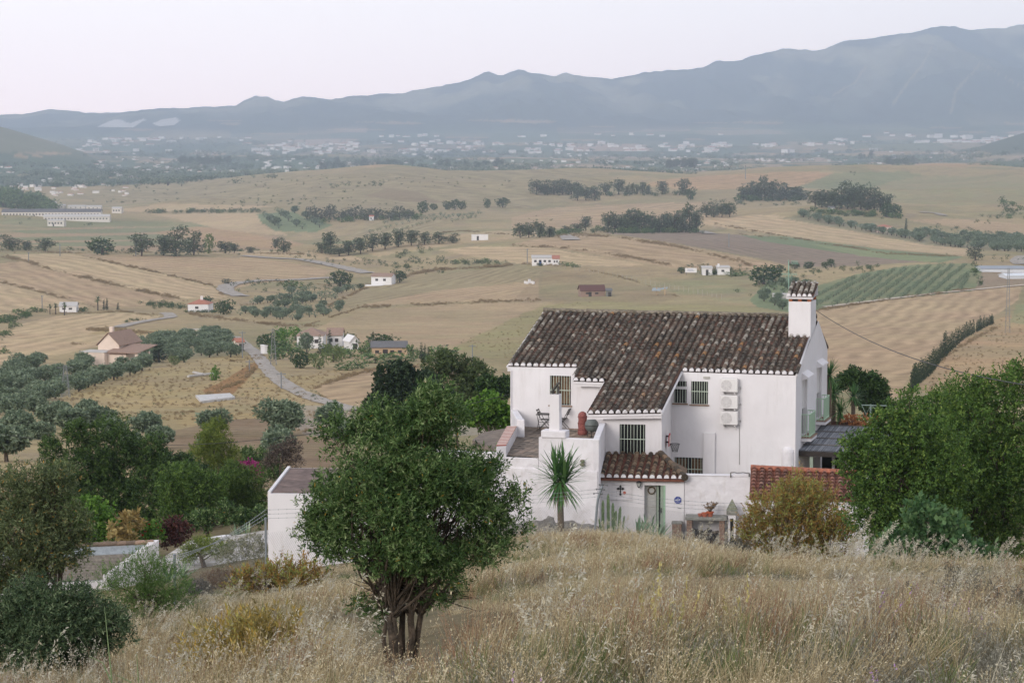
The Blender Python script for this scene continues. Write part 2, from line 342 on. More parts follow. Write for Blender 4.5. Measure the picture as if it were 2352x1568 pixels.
    field([(800,540),(860,515),(925,497),(1120,486),(1100,501),(1000,520),(930,540)], 'past', ((820,536),(1120,489)), 12, y0=1100)
    field([(700,560),(860,560),(1000,556),(1020,548),(940,546),(800,552)], 'green', y0=1000, mix=.7)
    # fields of the near valley
    stL = ((60,640),(330,720))
    field([(-60,610),(0,605),(55,600),(125,623),(220,645),(320,670),(430,690),(300,705),(215,703),(100,673),(0,648),(-60,640)], 'stub', stL, 7)
    field([(55,598),(40,588),(0,584),(170,583),(280,610),(380,630),(490,658),(525,684),(430,686),(320,668),(220,643),(125,621)], 'stub2', ((200,610),(420,660)), 7)
    field([(170,582),(400,588),(600,592),(760,620),(740,638),(600,650),(525,665),(490,656),(380,628),(280,608)], 'stub', ((260,590),(600,610)), 9)
    field([(460,580),(620,576),(800,584),(850,600),(700,592)], 'stub2', 0)
    field([(-60,652),(0,650),(100,676),(205,704),(60,716),(0,738),(-60,750)], 'stub2', stL, 7)
    field([(50,743),(135,725),(280,718),(370,726),(352,737),(210,756),(320,764),(404,770),(330,780),(200,800),(115,820),(0,842),(-60,850),(-60,790),(0,775)], 'stub2', ((40,800),(330,730)), 6)
    field([(430,742),(600,738),(700,748),(740,762),(640,776),(560,770),(420,763)], 'past', 0, mix=.8)
    field([(420,763),(300,770),(200,766),(240,757),(410,757)], 'dry', 0)
    field([(105,940),(200,885),(330,850),(480,822),(575,808),(600,835),(640,875),(700,915),(775,940),(600,975),(330,985),(150,970)], 'dry', 0, mott=.75)
    field([(330,860),(450,835),(540,845),(480,880),(360,900)], 'past', 0, mix=.5, mott=.6)
    field([(460,895),(500,880),(590,830),(600,840),(560,880),(535,905),(470,905)], 'red', 0, mix=.75)
    field([(640,870),(700,860),(780,850),(850,848),(790,868),(715,895),(650,880)], 'dry', 0, mix=.8, mott=.4)
    field([(715,892),(790,868),(850,848),(965,838),(1060,850),(1060,930),(960,925),(850,940),(770,930)], 'stub', ((730,900),(960,860)), 5)
    field([(700,768),(760,738),(850,712),(1060,697),(1250,694),(1230,712),(1060,790),(1020,800),(900,800),(800,780)], 'stub', ((760,770),(1180,700)), 6)
    field([(700,768),(760,738),(850,712),(1060,697),(1250,694),(1230,712),(1060,790),(1020,800),(900,800),(800,780)], 'green', y0=0, mix=.18, mott=.8)
    field([(770,698),(850,660),(1000,630),(1176,612),(1250,620),(1236,690),(1100,692),(900,705),(830,712)], 'past', ((800,690),(1150,622)), 6, mix=.9)
    field([(820,702),(1000,668),(1176,650),(1240,640),(1240,690),(1100,692)], 'stub', ((860,695),(1200,655)), 6)
    field([(1250,620),(1400,635),(1560,680),(1500,700),(1330,700),(1240,690),(1176,690)], 'soil', 0, mix=.35, mott=.5)
    field([(1040,800),(1200,720),(1260,700),(1376,690),(1500,698),(1726,702),(1811,720),(1950,730),(1950,800),(1700,860),(1300,860),(1176,840)], 'yel', 0, mott=.6)
    field([(1400,632),(1560,640),(1700,655),(1735,680),(1720,700),(1580,680)], 'grn2', 0, mix=.4, mott=.7)
    field([(800,570),(860,545),(1010,540),(1130,530),(1320,536),(1180,548),(1060,560),(920,580),(870,590)], 'stub2', 0, y0=900, mix=.85, mott=.3)
    field([(1005,573),(1100,566),(1180,566),(1276,572),(1480,607),(1440,612),(1200,606),(1100,592)], 'stub2', ((1050,580),(1400,600)), 9, y0=800)
    field([(1176,560),(1240,548),(1330,540),(1426,543),(1560,562),(1726,592),(1815,616),(1700,622),(1560,618),(1480,604),(1376,585),(1276,570)], 'stub', ((1240,555),(1700,605)), 12, y0=800)
    field([(1386,534),(1456,528),(1560,530),(1716,540),(1976,572),(2210,597),(2100,604),(1900,614),(1826,613),(1726,590),(1560,560)], 'plough', ((1500,540),(2100,590)), 7, y0=800)
    field([(1700,540),(1801,543),(2026,573),(2215,590),(2160,604),(2050,596),(1926,580),(1760,555)], 'green', 0, y0=800)
    field([(1850,558),(2026,578),(2180,594),(2130,602),(1976,588)], 'grn2', 0, y0=800)
    field([(1590,512),(1646,502),(1726,494),(1780,492),(1826,505),(2026,545),(2235,573),(2215,588),(2026,570),(1801,540),(1676,525)], 'stub2', ((1660,515),(2100,565)), 10, y0=800)
    field([(2080,505),(2200,502),(2400,520),(2400,545),(2250,530)], 'stub', 0, y0=900)
    field([(1796,501),(1841,493),(1950,508),(2076,535),(2400,548),(2400,585),(2126,562),(2001,537)], 'oliveground', 0, y0=800)
    field([(1870,716),(1900,703),(2026,684),(2236,664),(2346,654),(2338,690),(2290,722),(2226,752),(2101,845),(2061,915),(1976,900),(1850,900)], 'stub', ((1960,880),(2280,690)), 5)
    field([(2300,730),(2400,700),(2460,700),(2460,900),(2120,900),(2110,862),(2190,790),(2260,745)], 'org', 0, mix=.8, mott=.6)
    field([(2335,700),(2400,690),(2460,720),(2460,760),(2320,740)], 'grn2', 0, mix=.6)
    field([(1878,656),(1976,628),(2100,608),(2226,604),(2262,615),(2250,650),(2238,668),(2026,690),(1901,706),(1878,712)], 'green', 0, mix=.95, mott=.25)
    field([(1722,690),(1760,650),(1800,640),(1880,655),(1880,712),(1810,716),(1740,705)], 'green', 0)
    field([(2256,622),(2352,615),(2400,615),(2400,652),(2240,665)], 'plough', 0, mix=.7)
    field([(0,935),(105,935),(200,880),(330,850),(350,815),(560,770),(590,800),(590,815),(480,822),(-60,840),(-60,935)], 'oliveground', 0, mix=.7)
    field([(400,985),(520,965),(700,960),(800,1000),(760,1120),(380,1120),(330,1040)], 'soil', ((300,1010),(700,1005)), 3, y0=110, y1=330, mott=.35)
    field([(630,935),(700,930),(1176,930),(1176,1000),(700,1000)], 'gravel', 0, mix=.5, y0=200)
    # foreground hillside: straw and grey soil
    fg = Yv < 125; q = fbm(Xv / 2.2, Yv / 2.2, 4, 91)[:, None]; s1, s2 = rgb((134,120,94)), rgb((96,90,70))
    k = (1 - sst(100, 150, Yv))[:, None]; C[:] = C * (1 - k) + (s1 * q + s2 * (1 - q)) * k; ST[fg] = 0
    m = np_mesh('ground', V, Fc, smooth=True)
    ca = m.color_attributes.new('Col', 'FLOAT_COLOR', 'POINT'); ca.data.foreach_set('color', np.concatenate([C, np.ones((n, 1))], 1).astype(np.float32).ravel())
    sa = m.attributes.new('stripe', 'FLOAT_VECTOR', 'POINT'); sa.data.foreach_set('vector', ST.astype(np.float32).ravel())
    g = bpy.data.materials.new('ground'); g.use_nodes = True; t = g.node_tree; L = t.links; b = t.nodes['Principled BSDF']
    b.inputs['Roughness'].default_value = 1.0; b.inputs['Specular IOR Level'].default_value = 0.05
    ac = N(t, 'ShaderNodeAttribute', attribute_name='Col'); as_ = N(t, 'ShaderNodeAttribute', attribute_name='stripe'); ge = N(t, 'ShaderNodeNewGeometry')
    # stripes: distance across the working direction, bent by a slow noise
    sp2 = N(t, 'ShaderNodeSeparateXYZ'); L.new(as_.outputs['Vector'], sp2.inputs[0])
    cb = N(t, 'ShaderNodeCombineXYZ'); L.new(sp2.outputs[0], cb.inputs[0]); L.new(sp2.outputs[1], cb.inputs[1])
    dt = N(t, 'ShaderNodeVectorMath', operation='DOT_PRODUCT'); L.new(ge.outputs['Position'], dt.inputs[0]); L.new(cb.outputs[0], dt.inputs[1])
    nb = N(t, 'ShaderNodeTexNoise', Scale=0.02, Detail=2.0); L.new(ge.outputs['Position'], nb.inputs['Vector'])
    m1 = N(t, 'ShaderNodeMath', operation='MULTIPLY_ADD'); m1.inputs[1].default_value = 3.0; L.new(nb.outputs[0], m1.inputs[0]); L.new(dt.outputs['Value'], m1.inputs[2])
    m2 = N(t, 'ShaderNodeMath', operation='MULTIPLY'); m2.inputs[1].default_value = 2 * PI; L.new(m1.outputs[0], m2.inputs[0])
    sn = N(t, 'ShaderNodeMath', operation='SINE'); L.new(m2.outputs[0], sn.inputs[0])
    nd = N(t, 'ShaderNodeTexNoise', Scale=0.05, Detail=3.0); L.new(ge.outputs['Position'], nd.inputs['Vector'])
    am = N(t, 'ShaderNodeMapRange'); am.inputs['From Min'].default_value = .35; am.inputs['From Max'].default_value = .65; am.inputs['To Min'].default_value = .02; am.inputs['To Max'].default_value = .19
    L.new(nd.outputs[0], am.inputs['Value'])
    m3 = N(t, 'ShaderNodeMath', operation='MULTIPLY'); L.new(sn.outputs[0], m3.inputs[0]); L.new(am.outputs[0], m3.inputs[1])
    m4 = N(t, 'ShaderNodeMath', operation='MULTIPLY'); L.new(m3.outputs[0], m4.inputs[0]); L.new(sp2.outputs[2], m4.inputs[1])
    # mottling at three sizes
    tot = m4.outputs[0]
    for sc_, amp in ((0.012, .22), (0.12, .30), (0.9, .42), (6.0, .35)):
        nn = N(t, 'ShaderNodeTexNoise', Scale=sc_, Detail=5.0, Roughness=.62); L.new(ge.outputs['Position'], nn.inputs['Vector'])
        ma = N(t, 'ShaderNodeMath', operation='MULTIPLY_ADD'); ma.inputs[1].default_value = amp * 2; ma.inputs[2].default_value = -amp; L.new(nn.outputs[0], ma.inputs[0])
        ad_ = N(t, 'ShaderNodeMath', operation='ADD'); L.new(tot, ad_.inputs[0]); L.new(ma.outputs[0], ad_.inputs[1]); tot = ad_.outputs[0]
    one = N(t, 'ShaderNodeMath', operation='ADD'); one.inputs[1].default_value = 1.0; L.new(tot, one.inputs[0])
    vm = N(t, 'ShaderNodeVectorMath', operation='SCALE'); L.new(ac.outputs['Color'], vm.inputs[0]); L.new(one.outputs[0], vm.inputs['Scale'])
    hv = N(t, 'ShaderNodeHueSaturation'); nh = N(t, 'ShaderNodeTexNoise', Scale=0.03, Detail=4.0); L.new(ge.outputs['Position'], nh.inputs['Vector'])
    mh = N(t, 'ShaderNodeMapRange'); mh.inputs['To Min'].default_value = .485; mh.inputs['To Max'].default_value = .52; L.new(nh.outputs[0], mh.inputs['Value']); L.new(mh.outputs[0], hv.inputs['Hue'])
    L.new(vm.outputs[0], hv.inputs['Color']); L.new(hv.outputs[0], b.inputs['Base Color'])
    nbp = N(t, 'ShaderNodeTexNoise', Scale=0.8, Detail=6.0); L.new(ge.outputs['Position'], nbp.inputs['Vector'])
    bp = N(t, 'ShaderNodeBump', Strength=.6, Distance=.35); L.new(nbp.outputs[0], bp.inputs['Height']); L.new(bp.outputs[0], b.inputs['Normal'])
    m.materials.append(g)
    o = link(bpy.data.objects.new('ground', m)); tag(o, kind='structure')
    return o
build_ground()
# ---------------------------------------------------------------- haze
def build_haze():
    x0, x1, y0, y1, z0, z1 = -14000, 14000, -60, 13700, -110, 760
    zmax = 1
    V = [(x, y, z) for z in (z0, z1) for y in (y0, y1) for x in (x0, x1)]
    Fc = [(0,2,3,1),(4,5,7,6),(0,1,5,4),(2,6,7,3),(0,4,6,2),(1,3,7,5)]
    m = np_mesh('haze', V, Fc); h = bpy.data.materials.new('haze'); h.use_nodes = True; t = h.node_tree; t.nodes.clear()
    pv = N(t, 'ShaderNodeVolumePrincipled', Density=HAZE_D, Anisotropy=0.6); pv.inputs['Color'].default_value = HAZE_C
    o = t.nodes.new('ShaderNodeOutputMaterial'); t.links.new(pv.outputs[0], o.inputs['Volume']); m.materials.append(h)
    tag(link(bpy.data.objects.new('haze', m)), kind='stuff')
HAZE_D = 0.000129; HAZE_C = (0.73, 0.83, 1.0, 1)
build_haze()
# ================================================================ the white farmhouse
import bmesh
class MB:
    def __init__(s): s.v = []; s.f = []; s.t = []
    def add(s, V, Fs, t=0.5):
        b = len(s.v); s.v += [tuple(p) for p in V]; s.f += [tuple(b + i for i in f) for f in Fs]; s.t += [t] * len(V)
    def quad(s, a, b, c, d, t=.5): s.add([a, b, c, d], [(0, 1, 2, 3)], t)
    def box(s, o, a, b, c, t=.5):
        """o corner, a b c edge vectors"""
        o, a, b, c = Vector(o), Vector(a), Vector(b), Vector(c)
        P = [o, o + a, o + a + b, o + b, o + c, o + a + c, o + a + b + c, o + b + c]
        fl = a.cross(b).dot(c) < 0
        Fs = [(0,3,2,1),(4,5,6,7),(0,1,5,4),(1,2,6,5),(2,3,7,6),(3,0,4,7)]
        if fl: Fs = [f[::-1] for f in Fs]
        s.add(P, Fs, t)
    def cbox(s, c, sx, sy, sz, rz=0, t=.5):
        x = Vector((math.cos(rz), math.sin(rz), 0)) * sx; y = Vector((-math.sin(rz), math.cos(rz), 0)) * sy; z = Vector((0, 0, sz))
        s.box(Vector(c) - x / 2 - y / 2, x, y, z, t)
    def prism(s, poly, h, t=.5):
        """extrude polygon (3D points) by vector h"""
        n = len(poly); P = [Vector(p) for p in poly]; h = Vector(h); Q = [p + h for p in P]
        nn = (P[1] - P[0]).cross(P[2] - P[0])
        Fs = [tuple(range(n)), tuple(range(2 * n - 1, n - 1, -1))] + [(i + n, (i + 1) % n + n, (i + 1) % n, i) for i in range(n)]
        if nn.dot(h) > 0: Fs = [f[::-1] for f in Fs]
        s.add(P + Q, Fs, t)
    def tube(s, pts, r, n=6, t=.5, cap=True):
        pts = [Vector(p) for p in pts]; rs = r if isinstance(r, (list, tuple)) else [r] * len(pts); b = len(s.v)
        for i, p in enumerate(pts):
            d = (pts[min(i + 1, len(pts) - 1)] - pts[max(i - 1, 0)]).normalized()
            up = Vector((0, 0, 1)) if abs(d.z) < .9 else Vector((1, 0, 0))
            a = d.cross(up).normalized(); c = a.cross(d)
            for k in range(n):
                q = 2 * PI * k / n; s.v.append(tuple(p + (a * math.cos(q) + c * math.sin(q)) * rs[i])); s.t.append(t)
        for i in range(len(pts) - 1):
            for k in range(n):
                s.f.append((b + i * n + k, b + i * n + (k + 1) % n, b + (i + 1) * n + (k + 1) % n, b + (i + 1) * n + k))
        if cap: s.f.append(tuple(b + k for k in range(n))[::-1]); s.f.append(tuple(b + (len(pts) - 1) * n + k for k in range(n)))
    def lathe(s, c, prof, n=12, t=.5):
        c = Vector(c); b = len(s.v)
        for r, z in prof:
            for k in range(n):
                q = 2 * PI * k / n; s.v.append((c.x + r * math.cos(q), c.y + r * math.sin(q), c.z + z)); s.t.append(t)
        for i in range(len(prof) - 1):
            for k in range(n): s.f.append((b + i * n + k, b + i * n + (k + 1) % n, b + (i + 1) * n + (k + 1) % n, b + (i + 1) * n + k))
        s.f.append(tuple(b + k for k in range(n))[::-1]); s.f.append(tuple(b + (len(prof) - 1) * n + k for k in range(n)))
    def build(s, name, m, parent=None, smooth=False, loc=None, bevel=0):
        me = bpy.data.meshes.new(name); L = Vector(loc) if loc is not None else Vector((0, 0, 0))
        if parent is not None and loc is None: L = ORG.get(parent.name, Vector((0, 0, 0)))
        me.from_pydata([tuple(Vector(p) - L) for p in s.v], [], s.f); me.update()
        a = me.attributes.new('tint', 'FLOAT', 'POINT'); a.data.foreach_set('value', np.array(s.t, np.float32))
        if smooth: me.polygons.foreach_set('use_smooth', [True] * len(me.polygons))
        me.materials.append(m); o = bpy.data.objects.new(name, me); link(o, parent)
        if parent is None: o.location = L; ORG[o.name] = L
        else: ORG[o.name] = L
        if bevel:
            bv = o.modifiers.new('bevel', 'BEVEL'); bv.width = bevel; bv.segments = 2; bv.limit_method = 'ANGLE'
        return o
ORG = {}
def thing(name, loc, label, cat, group=None):
    o = bpy.data.objects.new(name, None); COL.objects.link(o); o.location = loc; o.empty_display_size = .3
    ORG[o.name] = Vector(loc); tag(o, label, cat, group); return o
Z3 = Vector((0, 0, 1))
K = 1.12
th = rad(16); U = Vector((math.cos(th), -math.sin(th), 0)); Vv = Vector((math.sin(th), math.cos(th), 0))
Er = W(1826, 861, 92 * K)
PF = (Er, Vv); PG = (Er, U)
SL = 0.314; NR = (Vv * -SL + Z3).normalized(); PR = (Er, NR); SD = (Vv + Z3 * SL).normalized()
def pf(x, y): return on_plane(x, y, *PF)
def pg(x, y): return on_plane(x, y, *PG)
def pr(x, y): return on_plane(x, y, *PR)
def hz(x, y, z): return on_plane(x, y, Vector((0, 0, z)), Z3)
white = mat('whitewash', srgb(226, 222, 223), rough=.9, var=.03, scale=.35, bump=.5, bscale=5, col2=srgb(222, 217, 218), dist=.02)
whit2 = mat('rough_whitewash', srgb(224, 220, 222), rough=.92, var=.04, scale=.9, bump=1.0, bscale=2.2, col2=srgb(216, 211, 213), dist=.07)
def weather(m, amt, dirt, zs=.12, sc=1.6):
    t = m.node_tree; L = t.links; b = t.nodes['Principled BSDF']; src = b.inputs['Base Color'].links[0].from_socket
    g = N(t, 'ShaderNodeNewGeometry'); mp = N(t, 'ShaderNodeVectorMath', operation='MULTIPLY'); mp.inputs[1].default_value = (1, 1, zs); L.new(g.outputs['Position'], mp.inputs[0])
    n1 = N(t, 'ShaderNodeTexNoise', Scale=sc * 2.6, Detail=6.0, Roughness=.7); L.new(mp.outputs[0], n1.inputs['Vector']); n2 = N(t, 'ShaderNodeTexNoise', Scale=sc * .4, Detail=3.0); L.new(g.outputs['Position'], n2.inputs['Vector'])
    r = t.nodes.new('ShaderNodeValToRGB'); r.color_ramp.elements[0].position = .5; r.color_ramp.elements[1].position = .72; mu = N(t, 'ShaderNodeMath', operation='MULTIPLY'); L.new(n1.outputs[0], r.inputs[0])
    r2 = t.nodes.new('ShaderNodeValToRGB'); r2.color_ramp.elements[0].position = .42; r2.color_ramp.elements[1].position = .62; r2.color_ramp.elements[1].color = (amt, amt, amt, 1); L.new(n2.outputs[0], r2.inputs[0]); L.new(r.outputs[0], mu.inputs[0]); L.new(r2.outputs[0], mu.inputs[1])
    mx = N(t, 'ShaderNodeMix', data_type='RGBA'); mx.inputs[7].default_value = dirt; L.new(src, mx.inputs[6]); L.new(mu.outputs[0], mx.inputs[0]); L.new(mx.outputs[2], b.inputs['Base Color'])
weather(white, .36, srgb(186, 178, 172)); weather(whit2, .55, srgb(176, 166, 154), .3)
TR = [(0, srgb(74, 68, 61)), (.25, srgb(93, 85, 76)), (.5, srgb(108, 99, 88)), (.66, srgb(120, 102, 88)), (.8, srgb(132, 123, 111)), (.93, srgb(172, 164, 152)), (1, srgb(160, 120, 82))]
def tile_mat(name, ramp, pale, amt=.55):
    m = mat(name, (1, 1, 1, 1), rough=.92, var=.35, scale=5, tint_cols=ramp, bump=.4, bscale=30)
    t = m.node_tree; L = t.links; b = t.nodes['Principled BSDF']; src = b.inputs['Base Color'].links[0].from_socket
    g = N(t, 'ShaderNodeNewGeometry'); nz = N(t, 'ShaderNodeTexNoise', Scale=9.0, Detail=5.0, Roughness=.7); L.new(g.outputs['Position'], nz.inputs['Vector'])
    r = t.nodes.new('ShaderNodeValToRGB'); r.color_ramp.elements[0].position = amt; r.color_ramp.elements[1].position = amt + .1
    r.color_ramp.elements[1].color = (.8, .8, .8, 1); L.new(nz.outputs[0], r.inputs[0])
    mx = N(t, 'ShaderNodeMix', data_type='RGBA'); mx.inputs[7].default_value = pale; L.new(src, mx.inputs[6]); L.new(r.outputs[0], mx.inputs[0]); L.new(mx.outputs[2], b.inputs['Base Color'])
    return m
old_tile = tile_mat('old_clay_tile', TR, srgb(158, 152, 142), .57)
chan_tile = mat('clay_channel', (1, 1, 1, 1), rough=.95, var=.4, scale=6, tint_cols=[(0, srgb(60, 54, 48)), (.5, srgb(84, 69, 60)), (1, srgb(112, 82, 70))])
mortar = mat('lichen_mortar', srgb(138, 128, 114), var=.35, scale=4, col2=srgb(96, 88, 76), bump=.6)
def inpoly(p, poly):
    c = False; n = len(poly)
    for i in range(n):
        x1, y1 = poly[i]; x2, y2 = poly[(i + 1) % n]
        if (y1 > p[1]) != (y2 > p[1]) and p[0] < (x2 - x1) * (p[1] - y1) / (y2 - y1) + x1: c = not c
    return c
def tiles(name, parent, poly3, p0, ud, sdv, m, mchan, sp=.29, ex=.325, r=.095, seed=1, tmin=0, eaves=(), edge_m=None, jit=1.0, slab=True, slabm=None, tmap=None):
    """barrel tiles over a flat roof outline; returns the tile part"""
    rn = random.Random(seed); nn = ud.cross(sdv).normalized()
    if nn.z < 0: nn = -nn
    P2 = [((p - p0).dot(ud), (p - p0).dot(sdv)) for p in poly3]
    a0, a1 = min(p[0] for p in P2), max(p[0] for p in P2); b0, b1 = min(p[1] for p in P2), max(p[1] for p in P2)
    cov, ch = MB(), MB(); ns = 6
    i = 0; n_rows = int((b1 - b0) / ex) + 2
    na = int((a1 - a0) / sp) + 1
    for i in range(-1, na + 1):
        ac = a0 + (i + .5) * sp
        # find the lowest b inside this column
        bs = [b0 + k * .05 for k in range(int((b1 - b0) / .05) + 1) if inpoly((ac, b0 + k * .05), P2)]
        if not bs: continue
        bl, bh = bs[0], bs[-1]; off = rn.uniform(-.03, .03) * jit
        b = bl - .04; first = True; colt = rn.gauss(0, .06)
        while b < bh - .06:
            if inpoly((ac, min(b + .12, bh)), P2) or first:
                L = min(.44, bh - b + .1); tt = max(tmin, min(1, rn.choice([.12, .2, .3, .4, .45, .52, .6, .7, .8]) * (1) + rn.gauss(0, .08) + colt))
                q = rn.random()
                if q < .06: tt = rn.uniform(.86, .96)
                elif q < .07: tt = 1.0
                if tmap: tt = tmap(rn)
                yaw = rn.gauss(0, .012) * jit; dx = rn.gauss(0, .008) * jit; r0 = r * (1 + rn.gauss(0, .03)); r1 = r * .82; lift0, lift1 = .075 + rn.gauss(0, .006) * jit, .035
                base = p0 + ud * (ac + off * .3 + dx) + sdv * b + nn * (.07 * jit * (float(vnoise(ac * .7 + seed, b * .6, 6)) - .5))
                rows = []
                for (f_, rr, lf) in ((0, r0, lift0), (L, r1, lift1)):
                    c = base + sdv * f_ + ud * (yaw * f_) + nn * lf
                    for k in range(ns + 1):
                        an = PI * k / ns; rows.append(c + ud * (math.cos(an) * rr) + nn * (math.sin(an) * rr * .95))
                fs = [(k, k + 1, ns + 2 + k, ns + 1 + k) for k in range(ns)]
                # end rim for thickness
                c = base + nn * (lift0 - .0); 
                for k in range(ns + 1):
                    an = PI * k / ns; rows.append(c + ud * (math.cos(an) * (r0 - .018)) + nn * (math.sin(an) * (r0 - .018) * .95) + sdv * .012)
                o2 = 2 * (ns + 1); fs += [(k + 1, k, o2 + k, o2 + k + 1) for k in range(ns)]
                cov.add(rows, fs, tt)
            first = False; b += ex
        # channel to the right of this column
        ac2 = ac + sp / 2; bs = [b0 + k * .05 for k in range(int((b1 - b0) / .05) + 1) if inpoly((ac2, b0 + k * .05), P2)]
        if bs:
            bl2, bh2 = bs[0], bs[-1]; b = bl2 - .07
            while b < bh2:
                L = min(.42, bh2 - b + .05); tt = min(1, max(0, rn.gauss(.55, .25))); base = p0 + ud * ac2 + sdv * b; rows = []
                for (f_, lf) in ((0, .10), (L, .07)):
                    for k in range(5):
                        an = PI + PI * k / 4; rows.append(base + sdv * f_ + ud * (math.cos(an) * r * .9) + nn * (lf + math.sin(an) * r * .75))
                ch.add(rows, [(k, k + 1, 6 + k, 5 + k) for k in range(4)], tt); b += ex
    po = cov.build(name, m, parent, smooth=False)
    ch.build('channel_tile', mchan, po)
    if slab:
        s = MB(); s.prism([p + nn * -.02 for p in poly3], nn * -.1); s.build('roof_deck', slabm or mchan, po)
    return po
def eave_caps(parent, a, b, nn, sp=.29, r=.1, off=.5, drop=.0):
    """white plugs under the first row of tiles, and the white band below"""
    m = MB(); d = (b - a); L = d.length; d = d.normalized(); out = d.cross(Z3).normalized()
    if out.y > 0: out = -out
    n = int(L / sp + .5)
    for i in range(n):
        c = a + d * ((i + off) * sp) + out * .055 + Z3 * (.058 - drop); P = [c + d * (math.cos(PI * k / 8) * r) + Z3 * (math.sin(PI * k / 8) * r) for k in range(9)]
        P = [c - d * r - Z3 * .035] + P[::-1] + [c + d * r - Z3 * .035]
        m.prism(P, -out * .12)
    return m.build('eave_tile_end', white, parent)
def cornice(parent, a, b, h=.2, dpt=.12, dz=-.03):
    m = MB(); d = (b - a).normalized(); out = d.cross(Z3).normalized()
    if out.y > 0: out = -out
    L = (b - a).length
    m.box(a + Z3 * (dz - h * .45), d * L, -out * .3, Z3 * (h * .45)); m.box(a - out * dpt * .45 + Z3 * (dz - h), d * L, -out * .2, Z3 * (h * .53))
    return m.build('cornice', white, parent)
def panel(m, o, ud, wd, z0, z1, holes, depth=.22, out=None):
    """upright wall sheet with recessed openings; o at z=0 reference, holes = (s0, s1, za, zb)"""
    xs = sorted({0, wd} | {h[0] for h in holes} | {h[1] for h in holes}); zs = sorted({z0, z1} | {h[2] for h in holes} | {h[3] for h in holes})
    B = lambda s, z: Vector((o.x, o.y, 0)) + ud * s + Z3 * z
    for i in range(len(xs) - 1):
        for j in range(len(zs) - 1):
            cxx, cz = (xs[i] + xs[i + 1]) / 2, (zs[j] + zs[j + 1]) / 2
            if any(h[0] < cxx < h[1] and h[2] < cz < h[3] for h in holes): continue
            m.quad(B(xs[i], zs[j]), B(xs[i + 1], zs[j]), B(xs[i + 1], zs[j + 1]), B(xs[i], zs[j + 1]))
    for s0, s1, za, zb in holes:
        q = [B(s0, za), B(s1, za), B(s1, zb), B(s0, zb)]
        for k in range(4): m.quad(q[k], q[k] - out * depth, q[(k + 1) % 4] - out * depth, q[(k + 1) % 4])
grille_m = mat('pale_green_paint', srgb(196, 206, 190), rough=.6, var=.05)
dark_m = mat('dark_glass', srgb(28, 30, 30), rough=.25, var=.1, spec=.5)
shut_m = mat('brown_shutter', srgb(118, 92, 66), rough=.7, var=.15, scale=6, col2=srgb(98, 74, 54))
sill_m = mat('clay_sill', srgb(142, 118, 100), var=.2)
fr_m = mat('dark_frame', srgb(48, 44, 40), rough=.6)
def window(parent, o, ud, out, s0, s1, za, zb, nb=6, shutter=None, cross=(.36,), label=None, sill=True, dp=.2, gm=None):
    B = lambda s, z, d=0: Vector((o.x, o.y, 0)) + ud * s + Z3 * z + out * d
    f = MB(); t = .05
    for a, b, c, d_ in ((s0, s0 + t, za, zb), (s1 - t, s1, za, zb), (s0 + t, s1 - t, za, za + t), (s0 + t, s1 - t, zb - t, zb), ((s0 + s1) / 2 - .03, (s0 + s1) / 2 + .03, za + t, zb - t)):
        f.box(B(a, c, -dp + .005), ud * (b - a), out * .05, Z3 * (d_ - c))
    wo = f.build('window', fr_m, parent)
    if label: wo['label'] = label
    p = MB(); p.box(B(s0, za, -dp - .04), ud * (s1 - s0), out * .043, Z3 * (zb - za)); p.build('pane', dark_m, wo)
    if shutter:
        p = MB()
        for (a, b, c, d_) in shutter:
            sa, sb = s0 + (s1 - s0) * a, s0 + (s1 - s0) * b; zc, zd = za + (zb - za) * c, za + (zb - za) * d_
            p.box(B(sa, zc, -dp + .012), ud * (sb - sa), out * .03, Z3 * (zd - zc))
            nsl = int((zd - zc) / .12)
            for q in range(nsl): p.box(B(sa + .03, zc + (q + .15) * (zd - zc) / nsl, -dp + .04), ud * (sb - sa - .06), out * .018, Z3 * ((zd - zc) / nsl * .6))
        p.build('shutter', shut_m, wo)
    g = MB(); w_ = .018
    for i in range(nb): g.box(B(s0 + (i + .5) * (s1 - s0) / nb - w_ / 2, za, .0), ud * w_, out * w_, Z3 * (zb - za))
    for c in cross: g.box(B(s0 - .02, za + (zb - za) * (1 - c), .022), ud * (s1 - s0 + .04), out * .012, Z3 * .03)
    g.build('grille', gm or grille_m, wo)
    if sill:
        g = MB(); g.box(B(s0 - .06, za - .06, -.1), ud * (s1 - s0 + .12), out * .16, Z3 * .055); g.build('sill', sill_m, wo)
    return wo
